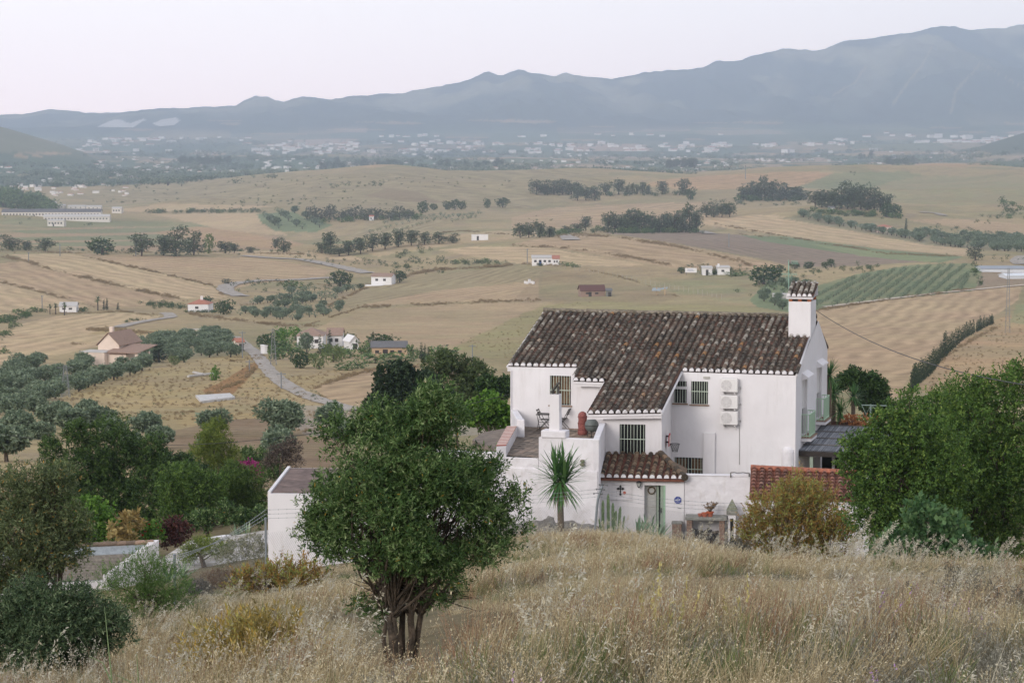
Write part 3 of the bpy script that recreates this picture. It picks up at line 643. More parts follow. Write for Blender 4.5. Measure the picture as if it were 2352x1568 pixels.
def build_house():
    El = pf(1167, 838); El.z = Er.z; A = pf(1172.5, 900); Bc = pf(1828, 900)
    wd = (Bc - A).dot(U); base = -20.5
    D = 7.96 * K; ridge_s = 5.41 * K; rz_ = Er.z + ridge_s * SL
    H = thing('farmhouse', Vector((A.x, A.y, -16.5)), 'large white farmhouse with old mossy tile roof and tall chimney at its right end', 'house')
    S = lambda p: (p - A).dot(U)
    def hole(x0, y0, x1, y1): a, b = pf(x0, y0), pf(x1, y1); return (S(a), S(b), b.z, a.z)
    wins = [hole(1263, 862, 1311, 931), hole(1547.5, 893, 1577, 926), hole(1547.5, 874.5, 1577, 888), hole(1587.5, 875, 1626, 929), hole(1549, 1049, 1613.5, 1090)]
    top = Er.z - .02
    m = MB(); panel(m, A, U, wd, base, top, wins, out=-Vv)
    Bz = lambda P, z: Vector((P.x, P.y, z))
    C = Bc + Vv * D; Dl = A + Vv * D
    backz = Er.z + ridge_s * SL - (D - ridge_s) * .52
    R1 = Bc + Vv * ridge_s; R0 = A + Vv * ridge_s
    # gable walls (right one has two tall openings)
    def gh(x0, y0, x1, y1): a, b = pg(x0, y0), pg(x1, y1); return ((a - Bc).dot(Vv), (b - Bc).dot(Vv), b.z, a.z)
    g1 = gh(1840.5, 874, 1851, 995); g2 = gh(1874.5, 846, 1884, 958)
    panel(m, Bc, Vv, D, base, min(top, backz), [g1, g2], out=U, depth=.25)
    zt = min(top, backz)
    m.add([Bz(Bc, zt), Bz(C, zt), Bz(C, backz - .03), Bz(R1, rz_ - .03), Bz(Bc, top - .02)], [(0, 1, 2, 3, 4)])
    m.add([Bz(A, base), Bz(Dl, base), Bz(Dl, backz - .03), Bz(R0, rz_ - .03), Bz(A, top - .02)], [(4, 3, 2, 1, 0)])
    m.quad(Bz(C, base), Bz(Dl, base), Bz(Dl, backz), Bz(C, backz))
    m.build('wall', white, H)
    window(H, A, U, -Vv, *wins[0], nb=8, shutter=[(.08, .46, .05, .95), (.54, .92, .05, .95)], cross=(.5,), label='tall barred window with brown inner shutters over the terrace')
    window(H, A, U, -Vv, *wins[1], nb=5, cross=(), label='left of the two barred upper windows')
    window(H, A, U, -Vv, *wins[2], nb=5, cross=(), label='small barred light above the left upper window', sill=False)
    window(H, A, U, -Vv, *wins[3], nb=7, cross=(.45,), label='right of the two barred upper windows')
    window(H, A, U, -Vv, *wins[4], nb=9, shutter=[(.06, .42, .1, .9), (.58, .94, .1, .9)], cross=(.7,), label='low wide barred window with brown shutters above the courtyard wall')
    v0 = pf(1616, 864); m = MB(); m.box(v0, U * .28, -Vv * .05, Z3 * -.1); m.build('vent_box', mat('vent_grey', srgb(176, 172, 164)), H)
    v0 = pf(1174.5, 850); m = MB(); m.tube([v0 - Vv * .05, pf(1174.5, 972) - Vv * .05], .03, n=6); m.build('drain_pipe', white, H)
    # pilaster, rounded buttress, ledge
    a, b = pf(1617, 992), pf(1643, 1090)
    m = MB(); m.box(Bz(a, base) - Vv * .16, U * (S(b) - S(a)), Vv * .17, Z3 * (a.z - base)); m.build('pilaster', white, H, bevel=.02)
    a, b = pf(1794, 1026), pf(1825, 1090); r = (S(b) - S(a)) / 2; c = a + U * r + Vv * .1
    m = MB(); m.lathe(Bz(c, base), [(r * 1.04, 0), (r, a.z - base - .25), (r * .92, a.z - base - .1), (r * .7, a.z - base - .02), (r * .3, a.z - base + .01)], n=20); m.build('buttress', whit2, H, smooth=True)
    # bump-out wall under the small lower eave
    e1, e2 = pr(1316, 874), pr(1390, 876); P1 = (e1 + Vv * .28, Vv)
    a, b = on_plane(1335, 900, *P1), on_plane(1402, 900, *P1)
    m = MB(); m.box(Bz(a, base), b - a - Z3 * (b - a).z, Vv * ((A - a).dot(Vv) + .02), Z3 * (e1.z - .12 - base)); m.build('wall', white, H)
    # wing
    w1, w2 = pr(1349, 949.5), pr(1519.5, 947); wu = (w2 - w1); wu.z = 0; wu.normalize(); wn = Vector((-wu.y, wu.x, 0)); PW = (w1 + wn * .28, wn)
    a, b = on_plane(1384.5, 1000, *PW), on_plane(1519.8, 1000, *PW); wl = (b - a).dot(wu)
    q0, q1 = on_plane(1423, 973.5, *PW), on_plane(1482, 1044, *PW)
    hw = ((q0 - a).dot(wu), (q1 - a).dot(wu), q1.z, q0.z)
    far = pf(1542.7, 1000)
    m = MB(); zt = lambda p: Er.z + (p - Er).dot(Vv) * SL - .1
    ztop = min(w1.z, w2.z) - .12
    panel(m, a, wu, wl, base, ztop, [hw], out=-wn)
    m.add([Bz(b, base), Bz(far, base), Bz(far, zt(far)), Bz(b, ztop)], [(0, 1, 2, 3)])
    al = a + wn * ((A - a).dot(Vv) + .1); m.add([Bz(a, base), Bz(al, base), Bz(al, zt(al)), Bz(a, ztop)], [(3, 2, 1, 0)])
    m.build('wall', white, H)
    window(H, a, wu, -wn, *hw, nb=8, cross=(.5,), label='tall barred dark window of the projecting wing', sill=False)
    # main roof
    poly = [pr(1165, 840.5), pr(1249, 716), pr(1874, 729.5), pr(1829, 861), pr(1566, 852.5), pr(1519.5, 948), pr(1349, 950.5), pr(1389, 877), pr(1315.5, 874.5), pr(1328.5, 843)]
    R = tiles('roof', H, poly, Er, U, SD, old_tile, chan_tile, seed=3)
    m = MB(); m.prism([poly[1] + NR * .02, poly[2] + NR * .02, C + U * .05 + Z3 * (backz - C.z + .03), Dl - U * .1 + Z3 * (backz - Dl.z + .03)], Z3 * -.1); m.build('back_slope', chan_tile, R)
    m = MB(); n = 31; rn = random.Random(5)
    p0, p1 = poly[1] + Z3 * .06, poly[2] + Z3 * .06; d = (p1 - p0)
    for i in range(n):
        c0 = p0 + d * (i / n); c1 = p0 + d * ((i + 1.12) / n); m.tube([c0 + Z3 * rn.uniform(-.015, .015), c1 + Z3 * rn.uniform(-.01, .02)], [.125 + rn.uniform(-.01, .015), .105], n=8, t=rn.random())
    m.build('ridge_tile', mortar, R)
    for (i, j) in ((0, 1), (2, 3), (4, 5), (6, 7), (8, 9)):   # verge edges in white mortar
        m = MB(); p, q = poly[i], poly[j]; m.tube([p - Z3 * .03, q - Z3 * .03], .05, n=6); m.build('verge', white, R)
    for (i, j) in ((3, 4), (5, 6), (7, 8), (9, 0)):
        eave_caps(R, poly[j], poly[i], NR); cornice(R, poly[j], poly[i])
    # chimney
    s0, s1 = pg(1861, 747), pg(1873, 747); cw = (s1 - s0).dot(Vv); PC = (s0, Vv); l = on_plane(1811, 740, *PC); tz = on_plane(1861, 693, *PC).z
    cwid = (s0 - l).dot(U); bz = Er.z + .6
    m = MB(); m.box(Bz(l, bz), U * (cwid + .02), Vv * cw, Z3 * (tz - bz)); ch = m.build('chimney', white, R, bevel=.02)
    m = MB(); rd = mat('brick_red', srgb(168, 104, 74), var=.25, scale=8, bump=.3); zb = on_plane(1861, 681.5, *PC).z
    for k in (0.0, .5, 1.0):
        for vk in (0, 1): m = MB(); m.box(Bz(l, tz) + U * ((cwid - .14) * k) + Vv * ((cw - .14) * vk + .0), U * .16, Vv * .14, Z3 * (zb - tz)); m.build('brick_pier', rd, ch)
    m = MB(); m.box(Bz(l, tz + .002) + U * .1 + Vv * .3, U * (cwid - .2), Vv * (cw - .6), Z3 * (zb - tz)); m.build('flue', fr_m, ch)
    capz = on_plane(1861, 650, *(s0 + Vv * cw, Vv)).z
    f0 = Bz(l, zb) - U * .1 - Vv * .12; f1 = Bz(s0, zb) + U * .12 - Vv * .12; g0 = Bz(l, capz) - U * .1 + Vv * (cw * .82); g1_ = Bz(s0, capz) + U * .12 + Vv * (cw * .82)
    sdc = (g0 - f0).normalized()
    T = tiles('chimney_cap', ch, [f0, g0, g1_, f1], f0, U, sdc, old_tile, chan_tile, sp=.235, ex=.3, r=.09, seed=9, tmap=lambda r_: r_.choice([.3, .5, .8, .93, .93, .2]), slabm=white)
    eave_caps(T, f0, f1, NR, sp=.235, r=.085)
    m = MB(); m.box(g0 - Z3 * .04, U * (f1 - f0).length, Vv * .16, Z3 * .09)
    m.add([f1 + Z3 * .02, g1_ + Z3 * .04, Bz(g1_, zb) + Vv * .16, f1 - Z3 * .05], [(0, 1, 2, 3), (3, 2, 1, 0)]); m.add([Bz(g0, zb), g0, g1_, Bz(g1_, zb)], [(0, 1, 2, 3), (3, 2, 1, 0)]); m.build('cap_edge', white, T)
    # french balconies on the gable
    for (hh, sx0, sx1, ry0, ry1, hood, lab) in ((g1, 1841, 1869, 930, 994, (1843, 1857, 866, 882), 'near narrow french balcony on the gable wall'), (g2, 1875, 1903, 898, 957, (1877, 1894, 836, 851), 'far narrow french balcony on the gable wall')):
        za = hh[2]; sa, sb = hh[0] - .12, hh[1] + .12; B = lambda s, z, d=0: Vector((Bc.x, Bc.y, 0)) + Vv * s + Z3 * z + U * d
        zr0 = za + 1.02; o_ = .34
        m = MB(); m.box(B(sa, za - .16, 0.003), Vv * (sb - sa), U * (o_ + .08), Z3 * .15); bal = m.build('balcony', white, H); bal['label'] = lab
        m = MB(); m.box(B(sa - .03, za - .012, 0.003), Vv * (sb - sa + .06), U * (o_ + .12), Z3 * .03); m.build('sill', sill_m, bal)
        m = MB()
        for (c0, c1) in ((B(sa, 0, 0), B(sa, 0, o_)), (B(sa, 0, o_), B(sb, 0, o_)), (B(sb, 0, o_), B(sb, 0, 0))):
            n = max(3, int((c1 - c0).length / .11)); dd = (c1 - c0)
            for k in range(n + 1):
                q = c0 + dd * (k / n); m.tube([q + Z3 * (za + .02), q + Z3 * zr0], .012, n=4)
            for zz in (za + .08, zr0): m.tube([c0 + Z3 * zz, c1 + Z3 * zz], .02, n=4)
        m.build('railing', mat('green_rail', srgb(178, 204, 176), rough=.6, var=.05), bal)
        m = MB(); m.box(B(hh[0], za, -.24), Vv * (hh[1] - hh[0]), U * .04, Z3 * (zr0 + .15 - za)); m.build('opening', dark_m, bal)
        m = MB(); z0 = zr0 + .15; n = 14
        for k in range(n): m.box(B(hh[0] + .01, z0 + k * (hh[3] - z0) / n, -.2), Vv * (hh[1] - hh[0] - .02), U * .1, Z3 * ((hh[3] - z0) / n * .88))
        m.build('roller_shutter', mat('shutter_white', srgb(214, 210, 208), var=.03, rough=.6), bal)
        m = MB(); m.prism([B(sa, hh[3] + .02), B(sa, hh[3] + .1, .28), B(sa, hh[3] + .16, .28), B(sa, hh[3] + .34)], Vv * (sb - sa)); m.build('hood', white, bal)
    # terrace
    zfl = pf(1200, 980).z; p1, p2 = hz(1164, 1049, zfl), hz(1237, 1052, zfl); PTd = (p2 - p1).normalized(); PTn = Vector((-PTd.y, PTd.x, 0)); PT = (p1, PTn)
    pt = lambda x, y: on_plane(x, y, *PT)
    fl = [p1 - PTd * .3 + PTn * .03, p2 + PTn * .03, pt(1374, 1050) + PTn * .03, hz(1392, 1000, zfl), hz(1386, 975, zfl), hz(1190, 978, zfl)]
    for p in fl: p.z = zfl
    rn = random.Random(2)
    fm = mat('terracotta_paving', (1, 1, 1, 1), var=.3, scale=1.2, tint_cols=[(0, srgb(92, 84, 76)), (.5, srgb(132, 118, 106)), (1, srgb(168, 144, 126))], bump=.2, rough=.85)
    m = MB(); m.prism(fl, Z3 * -.1, .25); tl = MB(); P2 = [((p - p1).dot(U), (p - p1).dot(Vv)) for p in fl]
    for i in range(-6, 30):
        for j in range(-4, 40):
            c = (i * .34 + .17, j * .34 + .17)
            if all(inpoly((c[0] + e1_, c[1] + e2_), P2) for e1_ in (-.15, .15) for e2_ in (-.15, .15)):
                o = p1 + U * c[0] + Vv * c[1]; o.z = zfl + .001; tl.box(o - U * .155 - Vv * .155, U * .31, Vv * .31, Z3 * .012, min(1, max(0, .25 + .5 * vnoise(i * .3, j * .3, 5).item() + rn.gauss(0, .18))))
    TE = m.build('terrace', fm, H); tl.build('paving', fm, TE)
    ztp = pt(1300, 1006).z
    m = MB(); l0, l1 = pt(1237, 1006), pt(1376, 1006); ln = (l1 - l0).dot(PTd)
    m.box(Bz(l0, base), PTd * ln, PTn * .26, Z3 * (ztp - base)); m.build('parapet', whit2, TE, bevel=.03)
    e = on_plane(1391, 986, *PW); m = MB(); q = e - l1; q.z = 0
    sd_ = Vector((q.y, -q.x, 0)).normalized(); m.prism([Bz(l1, base) - sd_ * .25, Bz(l1, base), Bz(e, base), Bz(e, base) - sd_ * .25], Z3 * (ztp - base - .004)); m.build('parapet', whit2, TE, bevel=.02)
    # lower front wall with a ledge
    l2 = pt(1135, 1052); m = MB(); m.box(Bz(l2, base), PTd * ((l0 - l2).dot(PTd)), PTn * .3, Z3 * (zfl - base)); zl = pt(1200, 1074).z
    m.box(Bz(pt(1112, 1052), base) - PTn * .06, PTd * ((pt(1374, 1000) - pt(1112, 1000)).dot(PTd)), PTn * .08, Z3 * (zl - base))
    m.box(Bz(pt(940, 1052), base) + PTn * .1, PTd * ((pt(1137, 1000) - pt(940, 1000)).dot(PTd)), PTn * .4, Z3 * (pt(1120, 1040).z - base)); m.build('wall', whit2, H, bevel=.03)
    # left parapet with a brick on edge coping
    zc = pt(1162, 1022).z; a0, a1 = hz(1162.6, 1022, zc), hz(1139.5, 1023, zc); b0, b1 = hz(1187, 978, zc), hz(1164, 979, zc); b0.z = b1.z = a0.z = a1.z = 0
    m = MB(); m.prism([a1 + Z3 * base, a0 + Z3 * base, b0 + Z3 * base, b1 + Z3 * base], Z3 * (zc - .03 - base)); m.build('parapet', whit2, TE, bevel=.02)
    m = MB(); n = 26; bm_ = mat('brick_stripe', (1, 1, 1, 1), var=.15, scale=6, tint_cols=[(0, srgb(206, 186, 176)), (1, srgb(160, 88, 74))])
    for i in range(n):
        f0_, f1_ = (i + .04) / n, (i + .98) / n
        P = [a1.lerp(b1, f0_), a0.lerp(b0, f0_), a0.lerp(b0, f1_), a1.lerp(b1, f1_)]
        m.prism([p + Z3 * (zc - .028) for p in P], Z3 * (.035 + .008 * (i % 2)), .0 if i % 2 else .9)
    m.build('coping', bm_, TE)
    m = MB(); c0 = Bz(b0, base); c1 = pf(1174, 970); m.prism([c0, Bz(c1, base), Bz(c1 + U * .3, base), c0 + U * .35], Z3 * (zc + .28 - base)); m.build('parapet', whit2, TE, bevel=.04)
    # garden chimney on the parapet
    l, r_ = pt(1243, 1000), pt(1300, 1000); m = MB(); zt_ = pt(1270, 988).z; w__ = (r_ - l).dot(PTd)
    m.box(Bz(l, ztp - .02) - PTn * .06, PTd * w__, PTn * .62, Z3 * (zt_ - ztp + .02)); BC = m.build('barbecue_chimney', whit2, TE, bevel=.05)
    l, r_ = pt(1260, 1000), pt(1284, 1000); w2_ = (r_ - l).dot(PTd); zt2 = pt(1270, 906).z; lo2 = Bz(l, zt_ - .05) + PTn * .06
    m = MB(); P = [lo2, lo2 + PTd * w2_, lo2 + PTd * w2_ + PTn * .4, lo2 + PTn * .4]; c_ = sum(P, Vector()) / 4
    hgt = Z3 * (zt2 - zt_ + .05); Q = [c_ + (p - c_) * .86 + hgt for p in P]; m.add(P + Q, [(0,1,5,4),(1,2,6,5),(2,3,7,6),(3,0,4,7),(4,5,6,7)]); m.build('shaft', white, BC)
    m = MB(); t0 = c_ + Z3 * (hgt.z); m.box(t0 - PTd * .13 - PTn * .12, PTd * .05, PTn * .24, Z3 * .12); m.box(t0 + PTd * .08 - PTn * .12, PTd * .05, PTn * .24, Z3 * .3)
    m.prism([t0 - PTd * .2 - PTn * .17 + Z3 * .06, t0 - PTd * .14 - PTn * .17 + Z3 * .06, t0 + PTd * .16 - PTn * .17 + Z3 * .46, t0 + PTd * .08 - PTn * .17 + Z3 * .46], PTn * .34); m.build('cowl', mat('slate', srgb(92, 90, 84), var=.3, scale=9), BC)
    # dark lean-to roof beyond the left parapet
    z_ = zc - .35; P = [hz(1085, 1010, z_), hz(1110, 992, z_), hz(1162, 984, z_ - .02), hz(1140, 1032, z_)]
    for p in P: p.z = z_
    m = MB(); m.prism(P, Z3 * -.2, .3); m.build('lean_to_roof', fm, H)
    # porch
    q1_, q2_ = W(1374.5, 1096.5, 86.6 * K), W(1572, 1099.5, 86.25 * K); q2_.z = q1_.z; pu = (q2_ - q1_).normalized(); pn = Vector((-pu.y, pu.x, 0)); PP = (q1_ + pn * .2, pn)
    tl_, tr_ = on_plane(1393.6, 1042, *PW) - wn * .02, on_plane(1513, 1040, *PW) - wn * .02; tr_.z = tl_.z
    sdp = (tl_ - q1_); sdp = (sdp - pu * sdp.dot(pu)).normalized(); PPl = (q1_, pu.cross(sdp).normalized())
    ppl = lambda x, y: on_plane(x, y, *PPl)
    poly = [q1_, ppl(1393, 1043), ppl(1513, 1041), q2_]
    PR_ = thing('porch', Vector((q1_.x, q1_.y, -16.7)), 'low white entrance porch with small tiled roof and open door in front of the farmhouse', 'porch')
    ptile = tile_mat('porch_tile', [(0, srgb(66, 58, 50)), (.4, srgb(98, 84, 70)), (.7, srgb(132, 108, 86)), (1, srgb(166, 146, 122))], srgb(150, 148, 130), .62)
    pch = mat('red_channel', (1, 1, 1, 1), var=.3, scale=6, tint_cols=[(0, srgb(92, 60, 50)), (1, srgb(140, 90, 74))])
    PRf = tiles('roof', PR_, poly, q1_, pu, sdp, ptile, pch, sp=.29, ex=.2, r=.1, seed=21, tmap=lambda r__: r__.random())
    m = MB(); bk = pf(1600, 1060); bk.z = tr_.z; P = [poly[2], q2_, Bz(q2_ + pn * 3.0, q2_.z)]; m.prism(P, Z3 * -.1); m.build('hip_slope', ptile, PRf)
    m = MB(); n = 9
    for i in range(n):
        c0 = poly[2].lerp(q2_, i / n) + Z3 * .1; c1 = poly[2].lerp(q2_, (i + 1.15) / n) + Z3 * .08; m.tube([c0, c1], [.12, .15], n=8, t=random.random())
    m.build('hip_tile', ptile, PRf)
    eave_caps(PRf, q1_, q2_, Z3, sp=.29, r=.1)
    a_, b_ = on_plane(1376, 1150, *PP), on_plane(1571, 1150, *PP); wp = (b_ - a_).dot(pu)
    d0, d1 = on_plane(1480, 1113.5, *PP), on_plane(1528.5, 1113.5, *PP); ztop = q1_.z - .02; zg = d0.z - 2.02
    hd = ((d0 - a_).dot(pu), (d1 - a_).dot(pu), zg, d0.z); i0, i1 = on_plane(1403, 1112, *PP), on_plane(1448, 1145, *PP); hi_ = ((i0 - a_).dot(pu), (i1 - a_).dot(pu), i1.z, i0.z)
    cy0, cy1 = on_plane(1571, 1150, *PP), on_plane(1726, 1150, *PP)
    m = MB(); panel(m, a_, pu, wp, base, ztop, [hd], out=-pn, depth=.25)
    m.quad(Bz(b_, base), Bz(b_ + pn * 3, base), Bz(b_ + pn * 3, ztop), Bz(b_, ztop)); m.quad(Bz(a_ + pn * 3.2, base), Bz(a_, base), Bz(a_, ztop), Bz(a_ + pn * 3.2, ztop)); m.build('wall', white, PR_)
    m = MB(); fz = .035   # frame around the shallow inset panel
    B = lambda s, z, d=0: Vector((a_.x, a_.y, 0)) + pu * s + Z3 * z - pn * d
    for (s0_, s1_, z0_, z1_) in ((hi_[0] - .06, hi_[1] + .06, hi_[3], hi_[3] + .05), (hi_[0] - .06, hi_[1] + .06, hi_[2] - .05, hi_[2]), (hi_[0] - .06, hi_[0], hi_[2], hi_[3]), (hi_[1], hi_[1] + .06, hi_[2], hi_[3])):
        m.box(B(s0_, z0_, .002), pu * (s1_ - s0_), -pn * fz, Z3 * (z1_ - z0_))
    m.build('panel_frame', white, PR_)
    cornice(PR_, q1_ + pn * .1, q2_ + pn * .1, h=.12, dz=0)
    # door: grey-green leaf ajar, green jamb
    gm = mat('sage_paint', srgb(150, 162, 146), rough=.55, var=.08); dg = mat('door_grey', srgb(176, 174, 170), rough=.6, var=.06)
    m = MB(); m.box(B(hd[0], zg, -.24), pu * ((hd[1] - hd[0]) * .55), pn * .05, Z3 * 2.0); do = m.build('door', dg, PR_)
    m = MB(); m.box(B(hd[0] + .02 + (hd[1] - hd[0]) * .55, zg, -.18), pu * .09, pn * .3, Z3 * 2.0); m.box(B(hd[1] - .2, zg, .0), pu * .12, pn * .5, Z3 * 2.0); m.build('door_leaf', gm, do)
    m = MB(); m.box(B(hd[0] + .12, zg + .25, -.235), pu * ((hd[1] - hd[0]) * .4), -pn * .02, Z3 * .7); m.box(B(hd[0] + .12, zg + 1.1, -.235), pu * ((hd[1] - hd[0]) * .4), -pn * .02, Z3 * .45); m.build('door_panel', dg, do)
    m = MB(); hx = B(hd[1] - .17, zg + 1.0, .04); m.tube([hx, hx - pn * .06, hx - pn * .06 - pu * .12], .014, n=6); m.tube([hx - Z3 * .1, hx + Z3 * .1], .02, n=6); m.build('handle', fr_m, do)
    m = MB(); m.box(B(hd[1] - .075, zg, .012), pu * .07, pn * .2, Z3 * 2.02); m.build('door_frame', mat('green_jamb', srgb(158, 190, 160), rough=.5, var=.08), do)
    m = MB(); m.box(B(hd[0], zg, -.9), pu * (hd[1] - hd[0]), -pn * -.02, Z3 * 2.02); m.build('interior', mat('interior_wall', srgb(120, 116, 112)), do)
    m = MB(); wc = B(hd[0] + .28, zg + 1.78, -.2); pts = [wc + pu * (.14 * math.cos(k * PI / 8)) + Z3 * (.14 * math.sin(k * PI / 8)) for k in range(17)]; m.tube(pts, .028, n=6, cap=False); m.build('wreath', mat('wreath_brown', srgb(92, 78, 56), var=.3, scale=30), do)
    # courtyard wall
    cw_t = on_plane(1640, 1093, *PP).z; B2 = lambda s, z, d=0: Vector((cy0.x, cy0.y, 0)) + pu * s + Z3 * z - pn * d
    CWo = thing('courtyard_wall', Vector((cy0.x, cy0.y, -16.7)), 'rough whitewashed courtyard wall right of the porch', 'wall')
    lw = (cy1 - cy0).dot(pu); m = MB(); m.box(B2(0.003, base, -.03), pu * lw, pn * .35, Z3 * (cw_t - base)); s_ = (on_plane(1684, 1090, *PP) - cy0).dot(pu); m.box(B2(s_, cw_t - .05, -.045), pu * (lw - s_), pn * .32, Z3 * .16); m.build('wall', whit2, CWo, bevel=.04)
    m = MB(); 
    m.box(B2(-.001, cw_t - .005, -.0), pu * lw, pn * .40, Z3 * .045); m.build('coping', whit2, CWo, bevel=.015)
    m = MB(); gpts = [B2(s_ - .1 + k * (lw - s_) / 6, cw_t + .16 + .01 * math.sin(k * 2), .02) for k in range(7)]; m.tube(gpts, .022, n=6); m.tube([gpts[0], gpts[0] - Z3 * .2], .03, n=6); m.tube([gpts[-1], gpts[-1] - Z3 * .15], .03, n=6); m.build('pipe', mat('grey_pipe', srgb(120, 116, 112)), CWo)
    return dict(H=H, A=A, Bc=Bc, PW=PW, wn=wn, wu=wu, PT=PT, PTd=PTd, PTn=PTn, PP=PP, pu=pu, pn=pn, zfl=zfl, ztp=ztp, a_=a_, B=B, B2=B2, hd=hd, zg=zg, cw_t=cw_t, base=base, lw=lw, cy0=cy0)
HS = build_house()
# ================================================================ things on and around the farmhouse
def build_props():
    g = HS; A, Bc = g['A'], g['Bc']; PP, pu, pn, PT, PTd, PTn, PW, wu, wn = [g[k] for k in ('PP', 'pu', 'pn', 'PT', 'PTd', 'PTn', 'PW', 'wu', 'wn')]
    B, B2, zg, zfl = g['B'], g['B2'], g['zg'], g['zfl']
    pp = lambda x, y: on_plane(x, y, *PP); pt = lambda x, y: on_plane(x, y, *PT)
    blk = mat('black_iron', srgb(34, 34, 34), rough=.5, var=.05); met = mat('galvanised', srgb(136, 142, 146), rough=.5, metal=.4, var=.12, scale=12)
    acm = mat('ac_white', srgb(222, 218, 216), rough=.7, var=.03); acd = mat('ac_fan', srgb(196, 192, 190), rough=.7)
    # air conditioners
    for k, (y0, y1, nm) in enumerate(((867, 899, 'topmost'), (905, 937, 'middle'), (942, 974, 'lowest'))):
        a, b = pf(1658, y0), pf(1697, y1); w_ = (b - a).dot(U); h_ = a.z - b.z; o = Vector((a.x, a.y, b.z)) - Vv * .34
        T = thing('air_conditioner', o + U * w_ / 2, '%s of the three white air conditioner units stacked on the house wall' % nm, 'air conditioner', 'air conditioners on the wall')
        m = MB(); m.box(o, U * w_, Vv * .27, Z3 * h_); m.build('casing', acm, T, bevel=.02)
        c = o + U * (w_ * .36) + Z3 * (h_ * .5) - Vv * .012; R = h_ * .4
        m = MB()
        for rr in (R, R * .8, R * .6, R * .4, R * .2): m.tube([c + U * (math.cos(q * PI / 10) * rr) + Z3 * (math.sin(q * PI / 10) * rr) for q in range(21)], .009, n=4, cap=False)
        for q in range(8): m.tube([c, c + U * (math.cos(q * PI / 4) * R) + Z3 * (math.sin(q * PI / 4) * R)], .007, n=4)
        m.build('fan_grille', acm, T)
        m = MB(); m.prism([c + Vv * .008 + U * (math.cos(q * PI / 12) * R) + Z3 * (math.sin(q * PI / 12) * R) for q in range(24)], -Vv * .006); m.build('fan', acd, T)
        for s in (.12, .8): m = MB(); m.box(o + U * (w_ * s) - Z3 * .07, U * .05, Vv * .337, Z3 * .05); m.box(o + U * (w_ * s) - Z3 * .25 + Vv * .305, U * .05, Vv * .03, Z3 * .182); m.build('bracket', acm, T)
        m = MB(); m.tube([o + U * w_ + Vv * .2 + Z3 * h_ * .3, o + U * (w_ + .08) + Vv * .3 + Z3 * h_ * .35, o + U * (w_ + .08) + Vv * .4 - Z3 * .02], .02, n=6); m.build('hose', acd, T)
    a, b = pf(1697.5, 974), pf(1697.5, 1066); m = MB(); m.tube([a - Vv * .03 + U * .02, b - Vv * .03 + U * .02], .013, n=5); o = m.build('drain_pipe', mat('pipe_grey', srgb(160, 156, 152)), loc=b); tag(o, 'thin grey drain pipe running down the wall below the air conditioners', 'pipe')
    # basketball hoop on the wing's side wall
    h0 = on_plane(1519.8, 1028, *PW); fr = pf(1542.7, 1028); c = h0.lerp(fr, .42); c.z = h0.z
    sd_ = (fr - h0); sd_.z = 0; sd_.normalize(); ou = Vector((sd_.y, -sd_.x, 0))
    T = thing('basketball_hoop', c, 'small basketball hoop with red backboard fixed beside the low barred window', 'basketball hoop')
    redm = mat('faded_red', srgb(186, 74, 78), rough=.6, var=.1, scale=10); pale = mat('board_white', srgb(216, 196, 190), var=.06)
    arch = lambda s_, zb, r: [(-s_, 0), (s_, 0), (s_, zb)] + [(s_ * math.cos(q * PI / 8), zb + r * math.sin(q * PI / 8)) for q in range(1, 8)] + [(-s_, zb)]
    oz = c + ou * .14 - Z3 * .12
    m = MB(); m.prism([oz + sd_ * x + Z3 * z for x, z in arch(.36, .34, .2)], ou * .025); m.build('backboard', redm, T)
    m = MB(); m.prism([oz + ou * .03 + sd_ * x + Z3 * (z + .06) for x, z in arch(.28, .26, .15)], ou * .006); m.build('board_face', pale, T)
    rc = oz + ou * .24 + Z3 * .08; rr = .2; ring = [rc + ou * (math.cos(q * PI / 10) * rr) + sd_ * (math.sin(q * PI / 10) * rr) for q in range(21)]
    m = MB(); m.tube(ring, .012, n=5, cap=False); m.tube([oz + ou * .02 + Z3 * .08, rc - ou * rr], .02, n=5); m.build('ring', blk, T)
    m = MB(); nn_ = 12
    for q in range(nn_):
        for sg in (1, -1):
            P = []
            for k in range(5):
                an = (q + sg * k * .5) * 2 * PI / nn_; r_ = rr * (1 - .11 * k); P.append(rc + ou * (math.cos(an) * r_) + sd_ * (math.sin(an) * r_) - Z3 * (.085 * k))
            m.tube(P, .006, n=3, cap=False)
    m.build('net', mat('net_dark', srgb(70, 70, 66)), T)
    for zz_ in (0, .25): m = MB(); m.box(c + ou * .002 + Z3 * zz_, sd_ * .06, ou * .14, Z3 * .06); m.build('bracket', blk, T)
    # lantern
    L0 = pp(1468, 1102); T = thing('wall_lantern', L0, 'black wrought iron wall lantern above the cross', 'lantern')
    c = L0 - pn * .16
    m = MB(); m.tube([L0 + Z3 * .02, L0 - pn * .1 + Z3 * .1, c + Z3 * .06], .014, n=5); m.cbox(L0 - pn * .012 - Z3 * .04, .07, .02, .14, math.atan2(pu.y, pu.x)); m.build('bracket', blk, T)
    m = MB(); m.lathe(c - Z3 * .3, [(.02, 0), (.035, .03), (.06, .06), (.065, .065)], n=6); m.lathe(c - Z3 * .08, [(.115, 0), (.09, .03), (.05, .07), (.015, .11), (.012, .14)], n=6)
    for q in range(6): an = q * PI / 3; m.tube([c + Vector((math.cos(an) * .062, math.sin(an) * .062, -.235)), c + Vector((math.cos(an) * .095, math.sin(an) * .095, -.08))], .008, n=4)
    m.build('frame', blk, T)
    m = MB(); m.lathe(c - Z3 * .232, [(.054, 0), (.085, .15)], n=6); m.build('glass', mat('lantern_glass', srgb(190, 190, 184), rough=.3, var=.03), T)
